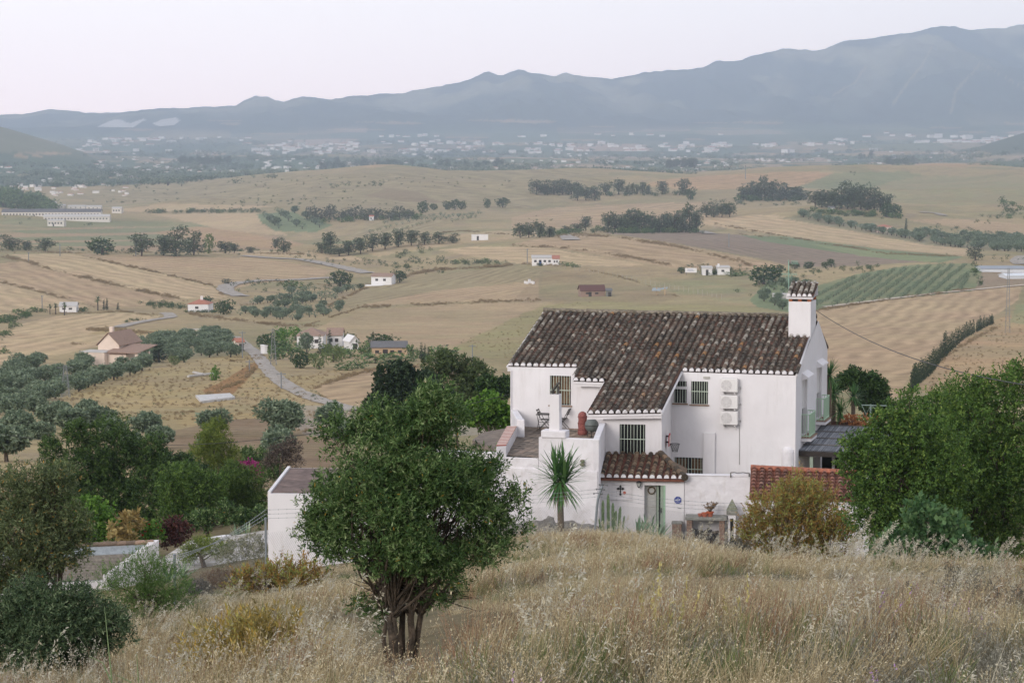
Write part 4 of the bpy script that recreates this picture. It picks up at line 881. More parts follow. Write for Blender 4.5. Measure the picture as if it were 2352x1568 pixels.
    # cross with flared ends
    C0 = pp(1425, 1121.5); T = thing('wall_cross', C0, 'dark metal cross with flared ends on the porch wall', 'cross'); m = MB()
    fw = -pn * .03
    def arm(d, L, w0=.022, w1=.05):
        s_ = d.cross(pn); e = C0 - pn * .005 + d * L
        m.prism([C0 - pn * .005 - s_ * w0, e - d * .07 - s_ * w0, e - d * .05 - s_ * w1, e - s_ * w1 * .5, e + d * .03, e + s_ * w1 * .5, e - d * .05 + s_ * w1, e - d * .07 + s_ * w0, C0 - pn * .005 + s_ * w0], fw)
    arm(Z3, .12); arm(-Z3, .26); m.build('upright', blk, T); m = MB(); fw = -pn * .036; arm(pu, .13); arm(-pu, .13); m.build('crosspiece', blk, T)
    r0 = pp(1434.3, 1131); m = MB(); m.prism([r0 + pu * (.06 * math.cos(q * PI / 6)) + Z3 * (.06 * math.sin(q * PI / 6)) for q in range(12)], -pn * .03); tag(m.build('wall_plaque', mat('orange_clay', srgb(196, 106, 84)), loc=r0), 'small round orange clay plaque on the wall beside the cross', 'plaque')
    n0 = pp(1486, 1107); m = MB(); m.box(n0, pu * .34, -pn * .03, Z3 * .07); tag(m.build('name_plate', mat('plate_white', srgb(232, 228, 226), rough=.4), loc=n0), 'small plain white plate above the porch door', 'plate')
    # alarm sign (octagon with white letters)
    s0 = pp(1557, 1147.8); T = thing('alarm_sign', s0, 'blue octagonal alarm company sign on the wall right of the door', 'sign')
    blu = mat('sign_blue', srgb(30, 52, 136), rough=.4, var=.04); wt = mat('sign_white', srgb(232, 234, 240), rough=.5, var=.02)
    oc = lambda r: [s0 + pu * (r * math.cos(PI / 8 + q * PI / 4)) + Z3 * (r * math.sin(PI / 8 + q * PI / 4)) for q in range(8)]
    m = MB(); m.prism([p - pn * .01 for p in oc(.158)], -pn * .012); m.build('board', blu, T)
    m = MB(); O = oc(.148); O2 = oc(.143)
    for q in range(8): m.quad(O[q] - pn * .026, O[(q + 1) % 8] - pn * .026, O2[(q + 1) % 8] - pn * .026, O2[q] - pn * .026)
    m.build('border', wt, T)
    def text(body, size, c, name):
        fc = bpy.data.curves.new(name, 'FONT'); fc.body = body; fc.size = size; fc.align_x = 'CENTER'; fc.align_y = 'CENTER'; fc.extrude = .003; fc.offset = size * .035
        fc.materials.append(wt); o0 = bpy.data.objects.new(name, fc); link(o0); bpy.context.view_layer.update(); me = bpy.data.meshes.new_from_object(o0.evaluated_get(bpy.context.evaluated_depsgraph_get())); bpy.data.objects.remove(o0); o = bpy.data.objects.new(name, me); link(o, T); M = Matrix((pu, Z3, -pn)).transposed().to_4x4(); M.translation = c - ORG[T.name]; o.matrix_local = M
    text('ADT', .105, s0 - pn * .03, 'lettering'); text('SEGURIDAD', .024, s0 - pn * .03 - Z3 * .085, 'small_lettering'); text('ALARMA', .022, s0 - pn * .03 + Z3 * .09, 'small_lettering')
    f0 = pp(1557, 1164); m = MB(); m.tube([f0 - pn * .01, f0 - pn * .05 - Z3 * .03, f0 - pn * .05 - Z3 * .03 + pu * .1, f0 - pn * .03 - Z3 * .06 + pu * .12], .012, n=5); tag(m.build('wall_tap', met, loc=f0), 'small metal tap on the wall under the blue sign', 'tap')
    w0 = pt(1339, 1060); T = thing('wall_pot', w0, 'round grey clay pots hung on the terrace wall beside the yucca', 'pot'); m = MB(); m.lathe(w0 - PTn * .1 - Z3 * .02, [(.03, 0), (.085, .03), (.085, .09), (.05, .12)], n=10); m.build('upper_pot', mat('mossy_pot', srgb(120, 116, 98), var=.3, scale=20), T)
    m = MB(); m.lathe(w0 - PTn * .1 - Z3 * .17, [(.04, 0), (.09, .04), (.09, .1), (.05, .14)], n=10); m.tube([w0, w0 - PTn * .15 + PTd * .12], .015, n=5); m.build('lower_pot', mat('mossy_pot', (0,0,0,1)), T)
    # brick planter, wood store, pots, little cement tower in front of the courtyard wall
    brick = mat('old_brick', srgb(158, 128, 108), var=.3, scale=9, col2=srgb(132, 104, 88), bump=.5); cem = mat('cement', srgb(150, 148, 140), var=.25, scale=5, bump=.5, col2=srgb(122, 120, 112))
    def bricks(m, o, ax, L, H, dep, rows, cols):
        bh, bl = H / rows, L / cols
        for r in range(rows):
            for c_ in range(cols + 1):
                s0_ = max(0, (c_ - .5 * (r % 2)) * bl); s1_ = min(L, (c_ + 1 - .5 * (r % 2)) * bl)
                if s1_ - s0_ > .02: m.box(o + ax * (s0_ + .006) + Z3 * (r * bh + .006), ax * (s1_ - s0_ - .012), pn * dep, Z3 * (bh - .012), random.random())
    q = lambda x, d, z: (lambda p: Vector((p.x, p.y, z)) - pn * d)(pp(x, 1150))
    gzz = zg - .25
    T = thing('brick_planter', q(1555, .4, gzz), 'low square brick planter below the blue sign', 'planter'); zt = pp(1555, 1195).z - .05
    m = MB(); o = q(1545, .55, gzz); L = (q(1567, .55, 0) - q(1545, .55, 0)).length; bricks(m, o, pu, L, zt - gzz, .5, 7, 2); m.build('brickwork', brick, T); m = MB(); m.box(o + Z3 * (zt - gzz) - pu * .02 - pn * .02, pu * (L + .04), pn * .54, Z3 * .05); m.build('slab', cem, T)
    T = thing('wood_store', q(1622, .4, gzz), 'brick and concrete barbecue shelter filled with dark firewood', 'wood store'); zt = pp(1622, 1182).z - .08; zb_ = gzz
    xl, xr = q(1579, .8, zb_), q(1667, .8, zb_); L = (xr - xl).length; m = MB()
    bricks(m, xl, pu, .22, zt - zb_, .75, 9, 1); m.build('brick_pier', brick, T); m = MB(); bricks(m, xr - pu * .24, pu, .22, zt - zb_, .75, 9, 1); m.build('brick_pier', brick, T)
    m = MB(); m.box(xl - pu * .06 + Z3 * (zt - zb_) - pn * .08, pu * (L + .12), pn * .86, Z3 * .11); m.build('slab', cem, T, bevel=.01)
    m = MB(); m.box(xl + pu * .21 + pn * .7, pu * (L - .44), pn * .06, Z3 * (zt - zb_)); m.build('back_wall', whit2, T)
    wd = mat('firewood', (1, 1, 1, 1), rough=.9, var=.4, scale=14, tint_cols=[(0, srgb(26, 24, 22)), (.7, srgb(54, 48, 42)), (1, srgb(96, 84, 70))]); rn = random.Random(4)
    m = MB()
    for i in range(46):
        p = xl + pu * rn.uniform(.3, L - .32) + pn * rn.uniform(.15, .5) + Z3 * rn.uniform(.05, (zt - zb_) * .52); d = Vector((rn.gauss(0, 1), rn.gauss(0, 1), rn.gauss(0, .45))).normalized() * .16; m.tube([p - d, p + d * .2 + Vector((0, 0, rn.uniform(-.04, .04))), p + d], [rn.uniform(.03, .06), rn.uniform(.05, .08), rn.uniform(.02, .05)], n=5, t=rn.random())
    m.build('firewood', wd, T)
    pot = mat('terracotta', srgb(176, 92, 62), var=.15, scale=12, rough=.8); zp = zt + .112
    for k, (x, r, hh, lab) in enumerate(((1610, .1, .11, 'small squat terracotta pot at the left end of the concrete slab'), (1620, .12, .17, 'middle terracotta pot on the concrete slab'), (1632, .14, .2, 'terracotta pot with a dry succulent on the concrete slab'))):
        p = q(x, .55 + .1 * (k == 1), zp); T = thing('flower_pot', p, lab, 'flower pot', 'terracotta pots on the slab')
        m = MB(); m.lathe(p, [(r * .72, 0), (r * .95, hh * .75), (r * 1.1, hh * .76), (r * 1.1, hh), (r * .9, hh), (r * .88, hh * .9)], n=12); m.build('pot', pot, T, smooth=False)
        if k == 2:
            m = MB()
            for i in range(38):
                d = Vector((rn.gauss(.25, .6), rn.gauss(0, .5), rn.uniform(.6, 1.5))).normalized() * rn.uniform(.16, .42); e = p + Z3 * hh + d; m.tube([p + Z3 * hh * .8, p + Z3 * hh + d * .5, e], .008, n=3, t=.1)
                for j in range(6): c_ = e + Vector((rn.gauss(0, .03), rn.gauss(0, .03), rn.gauss(0, .03))); m.cbox(c_, .035, .02, .02, rn.uniform(0, 3), rn.random())
            m.build('plant', mat('dry_succulent', (1, 1, 1, 1), tint_cols=[(0, srgb(96, 82, 62)), (1, srgb(150, 120, 90))]), T)
    c = q(1682, .45, gzz); T = thing('cement_lantern', c, 'small white tower with pyramid cement cap and niche beside the wood store', 'garden tower')
    w_ = .3; zc = pp(1682, 1164).z - .05; za = pp(1682, 1150).z - .04
    rzz = math.atan2(pu.y, pu.x)
    m = MB(); d0 = -pn * (w_ / 2)
    m.cbox(c, w_ * .22, w_, zc - gzz - .3, rzz); o = c - pu * (w_ * .5 - .033)
    bpy_o = MB()
    for s in (-1, 1): bpy_o.cbox(c + pu * s * (w_ * .5 - .04), .08, w_, zc - gzz - .32, rzz)
    bpy_o.cbox(c + Z3 * (zc - gzz - .32), w_, w_, .16, rzz); bpy_o.cbox(c + pn * (w_ * .42), w_ - .17, .04, zc - gzz - .32, rzz); bpy_o.build('pillar', white, T)
    m = MB(); m.cbox(c + pn * (w_ * .36), w_ - .17, .02, zc - gzz - .33, rzz); m.build('niche', mat('niche_dark', srgb(52, 52, 48)), T)
    m = MB(); m.cbox(c + Z3 * (zc - gzz - .16), w_ * 1.45, w_ * 1.45, .16, rzz); m.build('ledge', cem, T, bevel=.01)
    m = MB(); h_ = w_ * .75; P = [c + pu * a_ * h_ + pn * b_ * h_ + Z3 * (zc - gzz) for a_, b_ in ((-1, -1), (1, -1), (1, 1), (-1, 1))]; top = c + Z3 * (zc - gzz + .46); m.add(P + [top], [(0, 1, 4), (1, 2, 4), (2, 3, 4), (3, 0, 4), (3, 2, 1, 0)]); m.build('pyramid_cap', mat('mossy_cement', srgb(134, 136, 118), var=.4, scale=14, col2=srgb(104, 106, 90)), T)
    # terrace furniture
    zt = zfl + .013; rm = mat('dark_iron', srgb(52, 48, 46), rough=.5)
    def tp(x, y): p = hz(x, y, zt); p.z = zt; return p
    c = tp(1247, 990) + Vv * .2; T = thing('folding_table', c, 'small dark folding bistro table on the terrace left of the white garden chimney', 'table'); m = MB()
    m.cbox(c + Z3 * .72, .6, .6, .03, -th); m.build('tabletop', rm, T)
    for s in (-1, 1):
        for t_ in (-1, 1): m = MB(); m.tube([c + U * (.26 * s) + Vv * (.24 * t_), c - U * (0) + U * (.26 * s) - Vv * (.24 * t_) + Z3 * .71], .013, n=5); m.build('leg', rm, T)
    m = MB(); m.tube([c - U * .26 - Vv * .12 + Z3 * .18, c + U * .26 - Vv * .12 + Z3 * .18], .01, n=4); m.tube([c - U * .26 + Vv * .02 + Z3 * .37, c + U * .26 + Vv * .02 + Z3 * .37], .01, n=4); m.build('stretcher', rm, T)
    for (x, y, sg, lab) in ((1252, 986, -1, 'dark folding chair half behind the bistro table'), (1291, 984, 1, 'dark folding chair facing left, right of the white garden chimney')):
        c = tp(x, y); T = thing('folding_chair', c, lab, 'chair', 'folding chairs on the terrace'); f = U * -sg
        m = MB()
        for k in range(5): m.box(c + f * (-.2 + k * .085) - Vv * .2 + Z3 * .44, f * .07, Vv * .4, Z3 * .018)
        m.build('seat', rm, T)
        m = MB()
        for k in range(3): m.box(c - f * (.27 + .035 * k) - Vv * .2 + Z3 * (.62 + .1 * k), f * .016, Vv * .4, Z3 * .07)
        m.build('backrest', rm, T)
        for s in (-1, 1):
            m = MB(); m.tube([c + f * .26 + Vv * (.2 * s), c - f * .1 + Vv * (.2 * s) + Z3 * .42, c - f * .36 + Vv * (.2 * s) + Z3 * .9], .013, n=5); m.build('leg', rm, T)
            m = MB(); m.tube([c - f * .28 + Vv * (.17 * s), c + f * .16 + Vv * (.17 * s) + Z3 * .44], .013, n=5); m.build('leg', rm, T)
        m = MB(); m.tube([c + f * .2 - Vv * .2 + Z3 * .08, c + f * .2 + Vv * .2 + Z3 * .08], .01, n=4); m.build('stretcher', rm, T)
    c = tp(1338, 998); T = thing('wrapped_parasol_base', c, 'tall red mesh wrapped bundle standing on the terrace beside the wing', 'wrapped bundle'); m = MB(); rn = random.Random(8)
    prof = [(.2, 0), (.215, .1), (.19, .3), (.2, .5), (.185, .7), (.2, .85), (.18, .98), (.12, 1.06), (.03, 1.1)]; m.lathe(c, [(r * (1 + rn.uniform(-.03, .03)), z * .92) for r, z in prof], n=16); m.build('wrapping', mat('red_mesh', srgb(160, 96, 90), var=.4, scale=22, col2=srgb(126, 78, 72), bump=.8, bscale=60), T, smooth=True)
    m = MB()
    for z in (.22, .5, .78): m.tube([c + Vector((math.cos(q_ * PI / 8) * .212, math.sin(q_ * PI / 8) * .212, z)) for q_ in range(17)], .012, n=4, cap=False)
    m.build('strap', mat('strap_dark', srgb(120, 60, 58)), T)
    c = tp(1359, 1003); T = thing('kettle_barbecue', c, 'grey domed kettle barbecue on dark legs at the terrace corner', 'barbecue'); m = MB()
    R = .3; m.lathe(c + Z3 * .2, [(R * math.sin(a), R - R * math.cos(a)) for a in [k * PI / 12 for k in range(0, 13)]][0:13], n=20); m.build('bowl', mat('grey_enamel', srgb(104, 110, 108), rough=.45, var=.08), T, smooth=True)
    m = MB(); m.tube([c + Vector((math.cos(q_ * PI / 10) * (R + .006), math.sin(q_ * PI / 10) * (R + .006), .5)) for q_ in range(21)], .014, n=5, cap=False); m.tube([c + Z3 * .79, c + Z3 * .84], .03, n=6); m.build('rim', rm, T)
    for q_ in range(3): an = q_ * 2.1 + .4; m = MB(); m.tube([c + Vector((math.cos(an) * .24, math.sin(an) * .24, 0)), c + Vector((math.cos(an) * .18, math.sin(an) * .18, .32))], .02, n=5); m.build('leg', rm, T)
    # red tiled outbuilding
    e0 = W(1721, 1141, 83.6 * K); r0 = W(1724.5, 1076, 86.3 * K); e1 = W(1990, 1144.5, 83.1 * K); r1 = W(1990, 1090.5, 84.9 * K); e1.z = e0.z; r1.z = r0.z
    ud = (e1 - e0).normalized(); s_ = r0 - e0; s_ = (s_ - ud * s_.dot(ud)).normalized(); nn = ud.cross(s_).normalized()
    T = thing('outbuilding', Vector((e0.x, e0.y, -16.7)), 'low white outbuilding with red tiled roof behind the orange bush', 'outbuilding')
    P = [e0, e1, on_plane(1990, 1090.5, e0, nn), on_plane(1724.5, 1077, e0, nn)]
    redt = tile_mat('red_tile', [(0, srgb(96, 68, 58)), (.4, srgb(122, 84, 70)), (.75, srgb(146, 98, 82)), (1, srgb(134, 108, 94))], srgb(120, 100, 88), .6)
    rt = tiles('roof', T, P, e0, ud, s_, redt, mat('red_channel', (1, 1, 1, 1)), sp=.31, ex=.36, r=.105, seed=31, jit=.4, tmap=lambda r_: min(1, max(0, r_.gauss(.5, .22))))
    m = MB(); d = P[2] - P[3]
    for i in range(11):
        c0 = P[3] + d * (i / 11) + Z3 * .06; c1 = P[3] + d * ((i + 1.06) / 11) + Z3 * .06; m.tube([c0, c1], [.13, .12], n=8, t=random.random())
    m.build('ridge_tile', mat('bright_clay', srgb(166, 104, 82), var=.25, scale=3, col2=srgb(138, 90, 74)), rt)
    m = MB(); bk = Vector((ud.y, -ud.x, 0)) * -1
    if bk.y < 0: bk = -bk
    i0 = e0 + bk * .12 + ud * .06; m.prism([Vector((i0.x, i0.y, -20)), Vector((i0.x, i0.y, e0.z - .03)), Vector((P[3].x, P[3].y, P[3].z - .05)) + ud * .06, Vector((P[3].x, P[3].y, -20)) + ud * .06], ud * 4.6); m.build('wall', white, T)
    # reed roofed pergola against the gable
    FL, BL = pg(1832, 1034), pg(1884, 976.5); T = thing('pergola', Vector((FL.x, FL.y, -16.9)), 'pergola with grey weathered reed roof against the right gable of the farmhouse', 'pergola')
    FL += U * .02; BL += U * .02; wdt = 6.5; ex_ = U; slope = (BL - FL); n_ = ex_.cross(slope).normalized()
    reed = mat('weathered_reed', (1, 1, 1, 1), var=.2, scale=20, tint_cols=[(0, srgb(92, 94, 100)), (.5, srgb(128, 130, 136)), (1, srgb(158, 158, 160))]); rn = random.Random(6)
    m = MB(); m.prism([FL, FL + ex_ * wdt, BL + ex_ * wdt, BL], -n_ * .04, .2); sl = slope.normalized(); SLn = slope.length
    for i in range(230):
        x = (i + rn.random()) * wdt / 230; s0_ = rn.uniform(-.06, .05)
        m.tube([FL + ex_ * x + sl * s0_ + n_ * .015, FL + ex_ * (x + rn.gauss(0, .03)) + sl * (SLn * rn.uniform(.96, 1.01)) + n_ * .02], .016, n=4, t=rn.random(), cap=False)
    rf = m.build('reed_roof', reed, T)
    m = MB()
    for f_ in (.2, .46, .72, .97): m.tube([FL + slope * f_ + n_ * .05, FL + slope * f_ + n_ * .05 + ex_ * wdt], .028, n=5)
    m.build('batten', mat('batten_grey', srgb(110, 106, 104)), rf)
    m = MB(); m.box(FL - Z3 * .24 - Vv * .02, ex_ * wdt, Vv * .08, Z3 * .22); m.build('fascia', mat('dark_beam', srgb(56, 50, 46)), T)
    for k, x in enumerate((.5, 3.4, 6.2)): m = MB(); m.box(FL + ex_ * x + Vv * .05 - Z3 * 3.6, ex_ * .14, Vv * .14, Z3 * 3.36); m.build('post', mat('sage_paint', (0, 0, 0, 1)), T)
    m = MB(); x0 = FL + ex_ * 1.15 + Vv * 2.2; panel(m, x0, ex_, 2.0, -20, FL.z - .1, [(.1, .5, FL.z - 1.5, FL.z - .25), (.95, 1.35, FL.z - 1.4, FL.z - .25)], out=-Vv, depth=.2); m.build('wall', white, T)
    m = MB(); m.box(BL + ex_ * .1 - Z3 * 3.5 - Vv * .2, ex_ * 6.2, Vv * .1, Z3 * 3.3); m.build('shade_back', mat('interior_shade', srgb(44, 46, 42)), T)  # dark sheet added at the back, its colour stands in for the shaded interior
    # dark beam, orange flowering creeper, gate frame behind
    b0 = W(1893, 969, 101 * K); b1 = W(1965, 971.5, 99.7 * K); m = MB(); m.box(b0 - Z3 * .12, (b1 - b0) * 1.4, Vv * .12, Z3 * .16); m.box(b0 - Z3 * 2.6, U * .12, Vv * .12, Z3 * 2.48); tag(m.build('rusty_beam', mat('rusty_brown', srgb(84, 56, 46), var=.2), loc=b0), 'dark brown beam behind the reed pergola', 'beam')
    gm = mat('grey_green_tube', srgb(138, 154, 146), rough=.5); l, r_ = W(1979, 971, 108 * K), W(2060, 973, 106.5 * K); t0, t1 = W(1979, 930, 108 * K), W(2060, 932, 106.5 * K)
    T = thing('gate_frame', l - Z3 * 1.2, 'thin tubular gate frame with crossed wires behind the pergola', 'gate'); mi0, mi1 = l.lerp(r_, .26), t0.lerp(t1, .26)
    m = MB(); m.tube([l, r_], .03, n=5); m.tube([t0, t1], .03, n=5); m.build('rail', gm, T); m = MB(); m.tube([mi0 - Z3 * 1.5, mi1 + Z3 * .05], .05, n=6); m.build('post', gm, T)
    m = MB(); m.tube([l, mi1], .015, n=4); m.tube([mi1, r_], .015, n=4); m.tube([t0, mi0], .015, n=4); m.build('brace', gm, T)
    # television aerial on the chimney
    y_ = 97.2 * K; p0, p1 = W(1811.5, 700, 97.4 * K), W(1811.5, 597, 97.4 * K); T = thing('tv_aerial', p0, 'pale green television aerial mast fixed beside the chimney', 'aerial'); am = mat('aerial_green', srgb(142, 172, 156), rough=.5)
    m = MB(); m.tube([p0 - Z3 * .3, p1], .022, n=5); m.build('mast', am, T)
    m = MB(); c = W(1812, 630, 97.4 * K); m.tube([c - U * .34, c + U * .36], .014, n=4)
    for k in range(9): x = c + U * (-.3 + k * .08); m.tube([x - Z3 * .07, x + Z3 * .07], .008, n=3)
    m.tube([c - U * .36 - Z3 * .09, c - U * .30 - Z3 * .09], .008, n=3); m.tube([c - U * .36 + Z3 * .09, c - U * .30 + Z3 * .09], .008, n=3)
    for k in range(5): m.tube([c + U * (-.12 + .06 * k) - Z3 * .24, c + U * (-.14 + .07 * k) - Z3 * .05], .007, n=3)
    m.tube([c - U * .13 - Z3 * .24, c + U * .13 - Z3 * .24], .008, n=3); m.build('lower_array', am, T)
    m = MB(); c = W(1825, 603, 97.4 * K)
    for k in range(6): m.tube([c + U * (-.14 + .055 * k) - Z3 * .06, c + U * (-.1 + .05 * k) + Z3 * .09], .008, n=3)
    for k in range(3): m.tube([c - U * .15 + Z3 * (-.05 + .06 * k), c + U * .16 + Z3 * (-.06 + .06 * k)], .008, n=3)
    m.build('upper_array', am, T)
    # cables
    def cable(p, q, sag, lab, r=.014):
        m = MB(); m.tube([p.lerp(q, k / 24) - Z3 * (sag * 4 * (k / 24) * (1 - k / 24)) for k in range(25)], r, n=4); tag(m.build('power_cable', blk, loc=p), lab, 'cable')
    cable(pg(1873.5, 712), W(2420, 893, 62), .55, 'black power cable running from the chimney down to the right', .016)
    cable(W(-60, 985, 150), pf(1172, 905), 1.6, 'thin black cable from the left into the left end of the farmhouse', .014)
    return
build_props()
# ---------------------------------------------------------------- the wire fence
def build_fence():
    met = mat('galvanised', (0, 0, 0, 1)); wire = mat('fence_wire', srgb(150, 152, 154), rough=.5)
    defs = [(400.5, 1274, 62.5, 0), (610, 1190, 77.5, 0), (1372, 1160, 88.5, 1), (1700, 1150, 92.5, 0), (2100, 1150, 92, 0)]
    P = []
    F_ = None
    for k, (x, ytop, Y, bent) in enumerate(defs):
        top = W(x, ytop, Y); g = gz(top.x, Y); P.append((Vector((top.x, Y, g)), top))
    labs = ['grey fence post in the grass beside the pale green shrub, nearest of the wire fence', 'grey fence post before the left corner of the white shed', 'bent grey fence post with angled arm and insulators in front of the porch', 'grey fence post behind the orange bush', 'grey fence post hidden in the right hand bushes']
    for k, ((b, t), d) in enumerate(zip(P, defs)):
        if k >= 3: continue
        T = thing('fence_post', b, labs[k], 'fence post', 'posts of the wire fence'); m = MB()
        if d[3]:
            q = [b - Z3 * .2 - Vector((.1, 0, 0)), W(1366, 1225, 88.5), W(1371, 1165, 88.5), W(1373.5, 1145, 88.5), W(1383, 1117, 88.5), W(1386, 1111, 88.5)]
            m.tube(q, .045, n=8); m.build('pole', met, T)
            for (x, y) in ((1386, 1112), (1379, 1122), (1373, 1132)):
                for s in (-1, 1):
                    m = MB(); c = W(x, y, 88.45); e = W(x + s * 9, y + 1 + (s > 0) * 1, 88.35 + s * .1); m.tube([c, e], .012, n=4); m.lathe(e - Z3 * .03, [(.015, 0), (.03, .015), (.03, .045), (.015, .06)], n=8); m.build('insulator', mat('insulator', srgb(110, 112, 112)), T)
        else:
            m.tube([b - Z3 * .2, t], .036, n=8); m.build('pole', met, T); m = MB(); m.lathe(t, [(.044, 0), (.044, .02), (.02, .035)], n=8); m.build('cap', met, T)
    # barbed strands and chain link between posts
    tb = MB(); net = MB()
    pts = [P[0], P[1], (P[2][0], W(1373.5, 1140, 88.5)), (P[3][0], W(1700, 1172, 92.5)), (P[4][0], W(2100, 1180, 92))]
    for i in range(len(pts) - 1):
        (b0, t0), (b1, t1) = pts[i], pts[i + 1]; L = (b1 - b0).length
        for h in (.0, .14, .28):
            q0, q1 = t0 + Z3 * (h if i >= 1 else -.02 - h * .5), t1 + Z3 * h
            tb.tube([q0.lerp(q1, k / 10) - Z3 * (.12 * 4 * k / 10 * (1 - k / 10)) for k in range(11)], .006, n=3, cap=False)
            for k in range(int(L / .35)):
                f = (k + .5) / int(L / .35); c = q0.lerp(q1, f) - Z3 * (.12 * 4 * f * (1 - f)); tb.tube([c - Z3 * .025, c + Z3 * .025], .006, n=3, cap=False)
        n = int(L / .085); H0, H1 = (t0.z - b0.z) - .25, (t1.z - b1.z) - .25
        for sg in (1, -1):
            for k in range(-12, n + 12):
                # a zigzag strand crossing the mesh diagonally: from bottom to top over ~1.6 m
                f0, f1 = k / n, (k + sg * 12) / n
                if min(f0, f1) < 0 or max(f0, f1) > 1: continue
                a = b0.lerp(b1, f0); c = b0.lerp(b1, f1); ha = H0 + (H1 - H0) * f1
                a.z = gz(a.x, a.y) * .0 + b0.lerp(b1, f0).z + .03; c.z = b0.lerp(b1, f1).z + min(1.5, ha)
                w_ = .0045; net.add([a - Z3 * w_, a + Z3 * w_, c + Z3 * w_, c - Z3 * w_], [(0, 1, 2, 3)])
    tag(tb.build('barbed_wire', wire, loc=P[1][1]), 'barbed wire strands strung between the leaning posts above the wire mesh', 'barbed wire')
    tag(net.build('chain_link_mesh', wire, loc=P[1][0]), 'fine diamond wire mesh stretched between the fence posts', 'wire mesh')
build_fence()
# ---------------------------------------------------------------- left hand sheds, path and walls
def build_left():
    base = -19.5
    # white shed
    Y = 80.0; a, b = W(615, 1133, Y), W(850, 1136, Y - .2); b.z = a.z; bk0 = W(661, 1073, 86.1); d = bk0 - a; d.z = 0
    T = thing('white_shed', Vector((a.x, a.y, -15.2)), 'tall plain white shed with brown flat roof, left of the big olive tree', 'shed')
    m = MB(); P = [Vector((p.x, p.y, base)) for p in (a, b, b + d, a + d)]; m.prism(P, Z3 * (a.z - base)); m.build('wall', white, T)
    m = MB(); ins = .12; e = (b - a).normalized(); m.prism([p + Z3 * .002 for p in (a + e * ins + d * .02, b - e * ins + d * .02, b - e * ins + d * .97, a + e * ins + d * .97)], Z3 * .02); m.build('roof', mat('brown_roof', srgb(124, 104, 96), var=.3, scale=1.2, col2=srgb(98, 82, 76), rough=.8), T)
    m = MB(); m.box(a + Z3 * .001, d * .99, e * .1, Z3 * .07); m.build('kerb', white, T)
    # corrugated shed
    R0, R1 = W(-120, 1262, 92), W(351, 1247, 88.0); R1.z = R0.z = -14.9; R1 = hz(351, 1247, -14.95); R0 = hz(-120, 1268, -14.95)
    E1 = hz(236, 1330, -16.0); E0 = hz(-160, 1352, -16.0)
    T = thing('corrugated_shed', Vector((E1.x, E1.y, -17)), 'low shed with grey corrugated roof, blue strip and tiled ridge at the left edge', 'shed')
    n_ = (E1 - E0).cross(R0 - E0).normalized(); L = (R1 - R0).length; up = ((E1 - R1))
    m = MB(); nrow = 26
    for i in range(nrow):
        f0, f1 = .29 + .71 * i / nrow, .29 + .71 * (i + 1) / nrow; fm_ = (f0 + f1) / 2
        q = lambda f, s, h: R0.lerp(E0, f).lerp(R1.lerp(E1, f), s) + Z3 * h
        m.quad(q(f0, 0, .0), q(fm_, 0, .03), q(fm_, 1, .03), q(f0, 1, .0), .3 + .4 * random.random()); m.quad(q(fm_, 0, .03), q(f1, 0, 0), q(f1, 1, 0), q(fm_, 1, .03), .3 + .4 * random.random())
    m.build('corrugated_sheet', mat('fibre_cement', (1, 1, 1, 1), tint_cols=[(0, srgb(112, 106, 98)), (1, srgb(146, 138, 128))], var=.25, scale=3), T)
    m = MB(); m.prism([q(0.02, 0, .01), q(.30, 0, .01), q(.30, .985, .01), q(0.02, .985, .01)], Z3 * .03); m.build('blue_strip', mat('pale_blue_sheet', srgb(146, 152, 156), rough=.8, var=.15, scale=2), T)
    m = MB()
    for i in range(22):
        c0, c1 = R0.lerp(R1, i / 22), R0.lerp(R1, (i + 1.08) / 22); m.tube([c0 + Z3 * .03, c1 + Z3 * .05], .09, n=7, t=random.random())
    m.build('ridge_tile', mat('sandy_tile', (1, 1, 1, 1), tint_cols=[(0, srgb(110, 96, 84)), (1, srgb(168, 140, 120))], var=.2), T)
    e = (R1 - R0).normalized(); m = MB(); n = 9; P = [Vector((E1.x, E1.y, base)), Vector((R1.x, R1.y, base)), R1 + Z3 * .12]
    for i in range(n):
        f = (i + .5) / n; P += [R1.lerp(E1, i / n + .02) + Z3 * .12, R1.lerp(E1, (i + .7) / n) + Z3 * .10, R1.lerp(E1, (i + .8) / n) + Z3 * .16]
    P += [E1 + Z3 * .1]; m.prism(P, e * .22); m.build('gable_wall', whit2, T)
    m = MB(); m.box(Vector((E0.x, E0.y, base)), E1 - E0, Vector((.01, .2, 0)), Z3 * (E1.z - base - .03)); m.build('front_wall', whit2, T)
    # concrete path and low walls
    path = mat('pale_concrete', srgb(190, 184, 180), var=.25, scale=1.3, col2=srgb(146, 138, 126), bump=.5)
    zz = -16.55; m = MB(); P = [hz(x, y, zz) for x, y in ((355, 1292), (436, 1240), (520, 1232), (640, 1212), (720, 1212), (720, 1300), (600, 1320), (520, 1345), (420, 1370), (350, 1340))]
    m.prism(P, Z3 * -1.2); tag(m.build('concrete_path', path, loc=P[0]), kind='structure')
    for (x0, y0, x1, y1, h, lab) in ((447, 1212, 531, 1201, .13, 'low white kerb wall along the far side of the pale path'), (382, 1262, 412, 1254, .34, 'short stubby white wall beside the agave at the path end')):
        a, b = hz(x0, y0 + 12, zz), hz(x1, y1 + 12, zz); m = MB(); e = (b - a).normalized(); nr = Vector((-e.y, e.x, 0)); a.z -= .4; b.z -= .4; m.prism([a - Z3 * .6, b - Z3 * .6, b + Z3 * h * .9, b - e * .2 + Z3 * h, a + e * .5 + Z3 * h * .8, a + Z3 * h * .35], nr * .25); tag(m.build('low_wall', white, loc=a, bevel=.03), lab, 'wall')
    m = MB(); a = hz(447, 1262, zz); m.tube([a, a + Vector((1.4, -.6, .02))], .05, n=6)
build_left()
